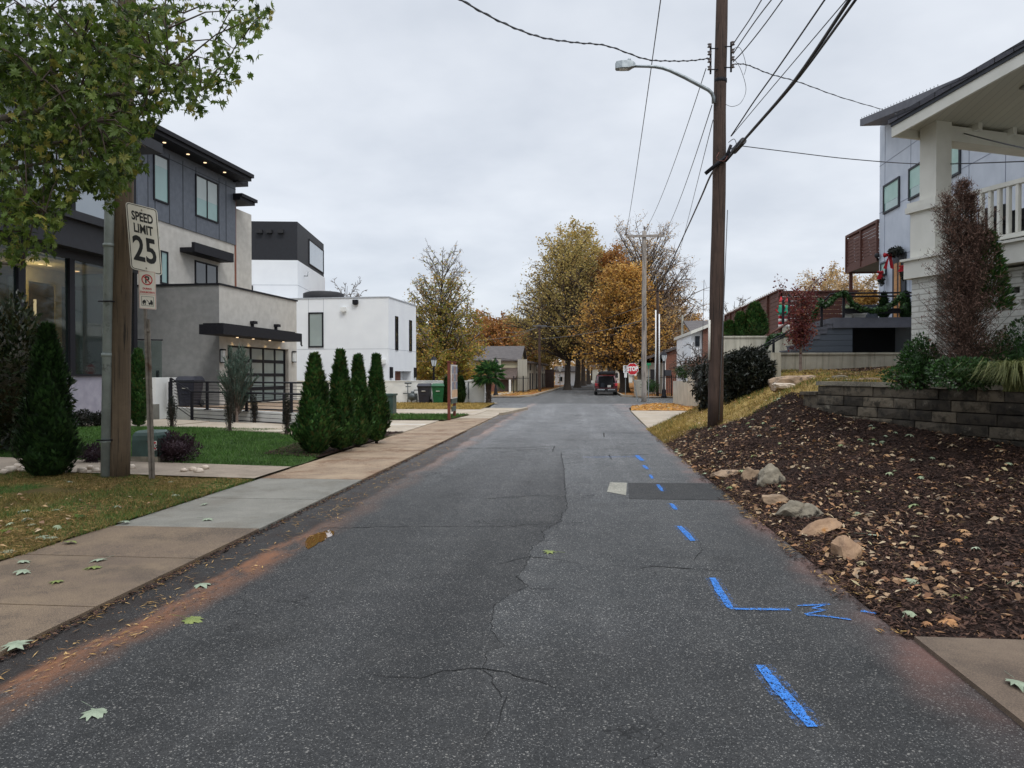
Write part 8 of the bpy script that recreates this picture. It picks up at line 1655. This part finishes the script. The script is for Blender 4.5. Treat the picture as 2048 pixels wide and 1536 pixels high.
for i in range(30):
    mb = MB(); a = i * 2.4; el = lerp(1.25, -.75, (i / 29) ** .9) + rg.uniform(-.1, .1); d = Vector((math.cos(a) * math.cos(el), math.sin(a) * math.cos(el), math.sin(el))); L = rg.uniform(.42, .66); hub = c0 + d * L + Vector((0, 0, .05)); side = d.cross(Vector((0, 0, 1))).normalized(); upv = side.cross(d)
    mb.tube([c0, c0.lerp(hub, .5) + Vector((0, 0, .05)), hub], .015, 4, cap=False)
    for k in range(17):
        b = lerp(-1.9, 1.9, k / 16); bd = (d * math.cos(b) + side * math.sin(b) + upv * .12).normalized(); BL = rg.uniform(.5, .72) * (1 - .12 * abs(b)); tip = hub + bd * BL + Vector((0, 0, -.16 * BL - .1 * rg.random())); m_ = hub + bd * BL * .55 + Vector((0, 0, .02)); wv = bd.cross(upv).normalized() * .022
        mb.add([hub, m_ + wv, tip, m_ - wv], [(0, 1, 2), (0, 2, 3)])
    mb.build('frond', 'lf_palm', t_, rc=False)

# hedge behind the brown pole and its drooping end
def hedge(name, label, boxes, n, leaf, ls, seed, updir=0):
    rg = random.Random(seed); b0 = boxes[0]; t_ = thing(name, label, 'hedge', ((b0[0] + b0[1]) / 2, (b0[2] + b0[3]) / 2, b0[4])); mb = MB(); tot = sum((b[1] - b[0]) * (b[5] - b[4]) for b in boxes)
    for b in boxes:
        k = int(n * (b[1] - b[0]) * (b[5] - b[4]) / tot)
        for _ in range(k):
            x, z = rg.uniform(b[0], b[1]), rg.uniform(b[4], b[5]); f = rg.random()
            y = b[2] - abs(rg.gauss(0, .10)) - .25 * noise.noise(Vector((x * 1.6, z * 1.6, seed))) if f < .6 else rg.uniform(b[2], b[3])
            if f >= .6: z = b[5] + rg.gauss(0, .07) + .18 * noise.noise(Vector((x * 2, y * 2, seed)))
            u = Vector((rg.gauss(0, .7), rg.gauss(-.5, .6), rg.gauss(updir, .8))).normalized(); v = u.cross(Vector((rg.gauss(0, 1), rg.gauss(0, 1), rg.gauss(0, 1)))).normalized(); L = ls * rg.uniform(.6, 1.4); p = Vector((x, y, z)); mb.add([p, p + u * L * .5 + v * L * .17, p + u * L, p + u * L * .5 - v * L * .17], [(0, 1, 2, 3)])
    mb.build('foliage', leaf, t_, rc=False); c = MB()
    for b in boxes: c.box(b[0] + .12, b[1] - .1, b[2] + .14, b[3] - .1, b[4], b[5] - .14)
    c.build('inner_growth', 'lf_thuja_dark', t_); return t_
Y = 21.6
bx = lambda p0, p1, zt, zbm, y0, y1: (X(p0, y0), X(p1, y0), y0, y1, Z(p0, zbm, y0), Z(p0, zt, y0))
hedge('hedge', 'dark dense hedge between the brown pole and the concrete post', [bx(1450, 1546, 722, 832, 21.6, 22.8), bx(1400, 1450, 742, 832, 22.6, 23.4), bx(1392, 1425, 752, 800, 23.8, 24.6), bx(1462, 1540, 709, 730, 21.9, 22.6)], 26000, 'lf_dark', .11, 71, .3)
# drooping sprays left of the pole
t_ = thing('drooping_shrub', 'dark drooping sprays hanging left of the brown pole', 'shrub', (X(1405, 22.4), 22.4, .5)); mb = MB(); rg = random.Random(6); st = MB()
for i in range(40):
    s0 = P(rg.uniform(1398, 1440), rg.uniform(720, 770), 22.4 + rg.uniform(-.3, .4)); e = s0 + Vector((rg.uniform(-.35, .1), rg.uniform(-.4, .2), -rg.uniform(.4, 1.1))); st.tube([s0, s0.lerp(e, .4) + Vector((-.08, 0, .08)), e], [.008, .006, .003], 3, cap=False)
    for _ in range(34):
        q = rg.random(); p = s0.lerp(e, q); u = Vector((rg.gauss(0, .5), rg.gauss(0, .5), rg.gauss(-.8, .4))).normalized(); v = u.cross(Vector((rg.gauss(0, 1), 1, rg.gauss(0, 1)))).normalized(); L = rg.uniform(.09, .17); mb.add([p, p + u * L * .5 + v * L * .16, p + u * L, p + u * L * .5 - v * L * .16], [(0, 1, 2, 3)])
mb.build('crown', 'lf_dark', t_, rc=False); st.build('stems', 'twig_dark', t_, rc=False)
for px, py, Y, d_, lf_, lb, sd in ((1400, 745, 40.5, (.9, .6, .4), 'lf_dead', 'brown shrub on top of the junction retaining wall', 73), (1368, 757, 42.5, (.5, .4, .35), 'lf_holly', 'small green shrub behind the low end of the junction wall', 74), (1300, 785, 56, (.6, .5, .45), 'lf_holly', 'low green shrub beside the thin dark pole', 75), (1412, 775, 30, (.9, .6, .6), 'lf_dark', 'dark shrub between the junction wall and the hedge', 76)):
    p = P(px, py, Y); bush(lb, p, d_, 1400, lf_, .1, sd)
mb = MB(); p = P(1366, 762, 42.3); 
# planting above the block wall
def BP(px, py, Y): p = P(px, py, Y); p.z = HU(p.x, p.y); return p
# dead, lacy conifer with a living green edge
b0 = BP(1925, 770, 11.6); t_ = thing('dying_conifer', 'tall half dead brown conifer in front of the porch', 'tree', b0); rg = random.Random(14); H_ = Z(1915, 368, 11.6) - b0.z; mb = MB(); st = MB(); gm_ = MB()
kx = 11.6 / F
for (dx0, dx1, zt_) in ((-12, -32, .93), (0, -8, 1.0), (8, 4, .99), (14, 14, .94), (22, 34, .80)):
    st.tube([b0 + Vector((dx0 * kx * .3, 0, 0)), b0 + Vector((dx0 * kx, 0, H_ * .4)), b0 + Vector((dx1 * kx, rg.uniform(-.1, .1), H_ * zt_))], [.03, .018, .004], 5, cap=False)
    n_ = 270
    for i in range(n_):
        t = rg.uniform(.06, 1); t2 = t * zt_; c = b0 + Vector((lerp(dx0 * .3, dx1, t) * kx, 0, H_ * t2)); w_ = (.66 * (1 - t2) ** .8 + .05) * rg.uniform(.3, 1.05); a = rg.uniform(0, 6.28); e = c + Vector((math.cos(a) * w_, math.sin(a) * w_, w_ * rg.uniform(.3, 1.1) + .05)); st.tube([c, e], [.005, .002], 3, cap=False)
        for _ in range(25):
            q = rg.uniform(.15, 1.05); p = c.lerp(e, q) + Vector((rg.gauss(0, .025), rg.gauss(0, .025), rg.gauss(0, .025))); d = Vector((rg.gauss(0, .7), rg.gauss(0, .7), rg.gauss(.4, .6))).normalized(); v = d.cross(Vector((rg.gauss(0, 1), rg.gauss(0, 1), 1))).normalized() * .0045; L = rg.uniform(.03, .075); mb.add([p - v, p + v, p + d * L], [(0, 1, 2)])
mb.build('crown', 'lf_dead', t_, rc=False); st.build('trunk', 'twig_dark', t_, rc=False)
for _ in range(3000):
    t = rg.random(); w_ = .22 * (1 - t) ** .6 + .05; a = rg.uniform(0, 6.28); r = w_ * rg.uniform(.4, 1); c = b0 + Vector((lerp(56, 44, t) * kx + math.cos(a) * r, .05 + math.sin(a) * r, lerp(.38, .76, t) * H_)); d = Vector((math.cos(a), math.sin(a), rg.uniform(.3, 1.2))).normalized(); v = d.cross(Vector((rg.gauss(0, 1), rg.gauss(0, 1), 1))).normalized() * .014; L = rg.uniform(.05, .11); gm_.add([c, c + d * L * .5 + v, c + d * L, c + d * L * .5 - v], [(0, 1, 2, 3)])
gm_.build('green_side', 'lf_thuja', t_, rc=False)
b1 = BP(1838, 770, 12.0); bush('glossy dark shrub at the left of the dying conifer', b1, (.28, .28, .38), 2400, 'lf_holly', .06, 81, stems=14, core=.5)
b1 = BP(1815, 772, 11.9); bush('low spreading shrub over the cap of the block wall', b1, (.36, .3, .16), 1200, 'lf_holly', .055, 82, core=.4)
b1 = BP(1930, 775, 11.0); bush('dark green shrub under the dying conifer', b1, (.46, .36, .22), 2900, 'lf_holly', .055, 83, core=.55)
b1 = BP(1975, 760, 11.7); bush('green juniper behind the dying conifer', b1, (.34, .34, .36), 2200, 'lf_holly', .055, 84, core=.5)
b1 = BP(2040, 760, 11.8); bush('upright leafy shrub at the picture edge by the brick base', b1, (.42, .4, .48), 2400, 'lf_holly', .06, 85, core=.35)
# ornamental grass
b1 = BP(2035, 775, 10.4); t_ = thing('ornamental_grass', 'arching tuft of long pale green grass above the block wall', 'grass', b1); mb = MB(); rg = random.Random(15)
for _ in range(900):
    a = rg.uniform(0, 6.28); L = rg.uniform(.5, .85); s_ = b1 + Vector((rg.gauss(0, .06), rg.gauss(0, .06), -.02)); o_ = Vector((math.cos(a), math.sin(a), 0)); sp = rg.uniform(.35, 1); wv = Vector((-o_.y, o_.x, 0)) * .005; p1 = s_ + o_ * L * .35 * sp + Vector((0, 0, L * .48)); p2 = s_ + o_ * L * .8 * sp + Vector((0, 0, L * rg.uniform(.35, .55))); p3 = s_ + o_ * L * 1.1 * sp + Vector((0, 0, L * rg.uniform(.05, .35)))
    mb.add([s_ - wv, s_ + wv, p1 + wv, p1 - wv, p2 + wv * .7, p2 - wv * .7, p3], [(0, 1, 2, 3), (3, 2, 4, 5), (5, 4, 6)])
mb.build('blades', 'lf_orn', t_, rc=False)
# red maple by the stairs
Y = 23.2; b1 = P(1601, 728, Y); b1.z = HU(b1.x, Y); H_ = Z(1601, 535, Y) - b1.z; t_ = thing('red_maple', 'slender young maple with dark red leaves by the dark stairs', 'tree', b1); st = MB(); mb = MB(); rg = random.Random(19); k_ = Y / F
st.tube([b1, b1 + Vector((0, 0, 50 * k_)), b1 + Vector((.02, 0, 110 * k_)), b1 + Vector((-.05, 0, 150 * k_))], [.05, .042, .03, .01], 7)
for i in range(64):
    t = rg.random(); zc_ = lerp(48, 150, t) * k_; s0 = b1 + Vector((0, 0, zc_)); a = rg.uniform(0, 6.28); w_ = (30 if t < .7 else 34) * k_ * rg.uniform(.4, 1) * (1 - .25 * abs(t - .5)); e = s0 + Vector((math.cos(a) * w_, math.sin(a) * w_, w_ * rg.uniform(.2, .9)))
    if i < 5: e = b1 + Vector(((30 + 6 * i) * k_ * .95, 0, (175 + 6 * i) * k_))
    elif i < 9: e = b1 + Vector(((-32 - 3 * i) * k_ * .8, 0, (165 + 2 * i) * k_))
    st.tube([s0, s0.lerp(e, .5) + Vector((0, 0, .03)), e], [.014, .009, .003], 4, cap=False)
    for _ in range(46 if i > 8 else 22):
        q = rg.uniform(.25, 1.05); p = s0.lerp(e, q) + Vector((rg.gauss(0, .09), rg.gauss(0, .09), rg.gauss(0, .09))); leafquad(mb, p, rg.uniform(.05, .11), rg, .6)
mb.build('crown', 'lf_red', t_, rc=False); st.build('trunk', 'twig', t_, rc=False)
for _ in range(1): pass
# ---- near maple overhanging from the left
POLY = [(0, 0), (545, 0), (548, 34), (520, 60), (528, 95), (505, 110), (515, 150), (480, 170), (470, 215), (452, 250), (425, 205), (398, 235), (350, 210), (318, 235), (300, 262), (285, 262), (275, 290), (300, 312), (296, 345), (272, 338), (260, 372), (236, 400), (222, 425), (195, 400), (172, 372), (150, 395), (128, 440), (105, 468), (118, 500), (88, 518), (60, 505), (48, 528), (20, 520), (0, 500), (-900, 560), (-900, -900), (545, -900)]
def inpoly(x, y, P_=POLY):
    c = False; j = len(P_) - 1
    for i in range(len(P_)):
        (xi, yi), (xj, yj) = P_[i], P_[j]
        if (yi > y) != (yj > y) and x < (xj - xi) * (y - yi) / (yj - yi) + xi: c = not c
        j = i
    return c
rg = random.Random(42); root_ = Vector((-9.6, 7.6, .15)); mt = thing('maple_tree', 'broad green maple leaning its leafy boughs in from the left', 'tree', root_)
T_ = MB(); W_ = MB(); L_ = MB()
T_.tube([root_ - Vector((0, 0, .1)), root_ + Vector((0, 0, .4)), root_ + Vector((.1, .1, 2.4)), root_ + Vector((.5, .2, 5.2)), root_ + Vector((1.0, .4, 8.0))], [.34, .27, .22, .14, .05], 12)
nodes = []
for e, s_ in ((Vector((-6.2, 8.6, 4.6)), 2.2), (Vector((-4.6, 8.9, 5.3)), 3.0), (Vector((-6.6, 8.8, 4.4)), 2.0), (Vector((-6.6, 8.2, 3.0)), 1.7), (Vector((-6.8, 9.3, 4.8)), 2.6), (Vector((-5.4, 9.6, 6.2)), 3.6), (Vector((-7.2, 7.4, 5.2)), 3.0), (Vector((-6.4, 8.0, 6.6)), 3.8), (Vector((-7.4, 8.8, 3.3)), 2.0)):
    s0 = root_ + Vector((.1 * s_ / 2, 0, s_)); pts = [s0.lerp(e, q) + Vector((0, 0, .5 * math.sin(q * 3.14))) for q in (0, .25, .5, .75, 1)]
    T_.tube(pts, [.09, .07, .05, .03, .015], 7, cap=False); nodes += pts[1:]
made = 0; tries = 0; up_ = Vector((0, 0, 1)); cen = []
while made < 690 and tries < 30000:
    tries += 1; y = rg.uniform(7.4, 9.9); px = rg.uniform(-380, 560); py = rg.uniform(-420, 530); 
    if not inpoly(px, py): continue
    if px > 0 and py > 0:
        g_ = noise.noise(Vector((px / 60, py / 60, 3)))
        if g_ < -.38: continue
        if px > 300 and rg.random() < .5: continue
    elif rg.random() < .45: continue
    c = P(px, py, y); made += 1; cen.append(c)
    nd = min(nodes, key=lambda q: (q - c).length); 
    W_.tube([nd, nd.lerp(c, .5) + Vector((0, 0, .12)), c + Vector((0, 0, .08))], [.012, .008, .003], 4, cap=False)
    if len(nodes) < 260: nodes.append(nd.lerp(c, .6) + Vector((0, 0, .1)))
    for _ in range(25 if px < 330 else 19):
        p = c + Vector((rg.gauss(0, .13), rg.gauss(0, .15), rg.gauss(0, .12))); q = proj(p)
        if q and q[0] > 0 and q[1] > 0 and not inpoly(q[0], q[1] - 8): continue
        a = rg.uniform(0, 6.28); pet = p + Vector((rg.gauss(0, .03), rg.gauss(0, .03), .07))
        dn_ = Vector((rg.gauss(0, .5), rg.gauss(0, .5), -1)).normalized(); sd_ = dn_.cross(Vector((math.cos(a), math.sin(a), .2))).normalized()
        if rg.random() < .35: dn_ = Vector((math.cos(a), math.sin(a), rg.gauss(-.3, .3))).normalized(); sd_ = dn_.cross(Vector((rg.gauss(0, .5), rg.gauss(0, .5), 1))).normalized()
        maple_leaf(L_, p, sd_ * rg.uniform(.5, 1), dn_, rg.uniform(.08, .165), 0, rg.uniform(.15, .6))
        if rg.random() < .5: W_.tube([pet, p], .0012, 3, cap=False)
T_.build('trunk', 'bark_grey', mt, rc=False); W_.build('twigs', 'twig_dark', mt, rc=False); L_.build('crown', 'lf_maple', mt, rc=False)
# never leave helper properties behind
for o in bpy.data.objects:
    if '_w' in o: del o['_w']
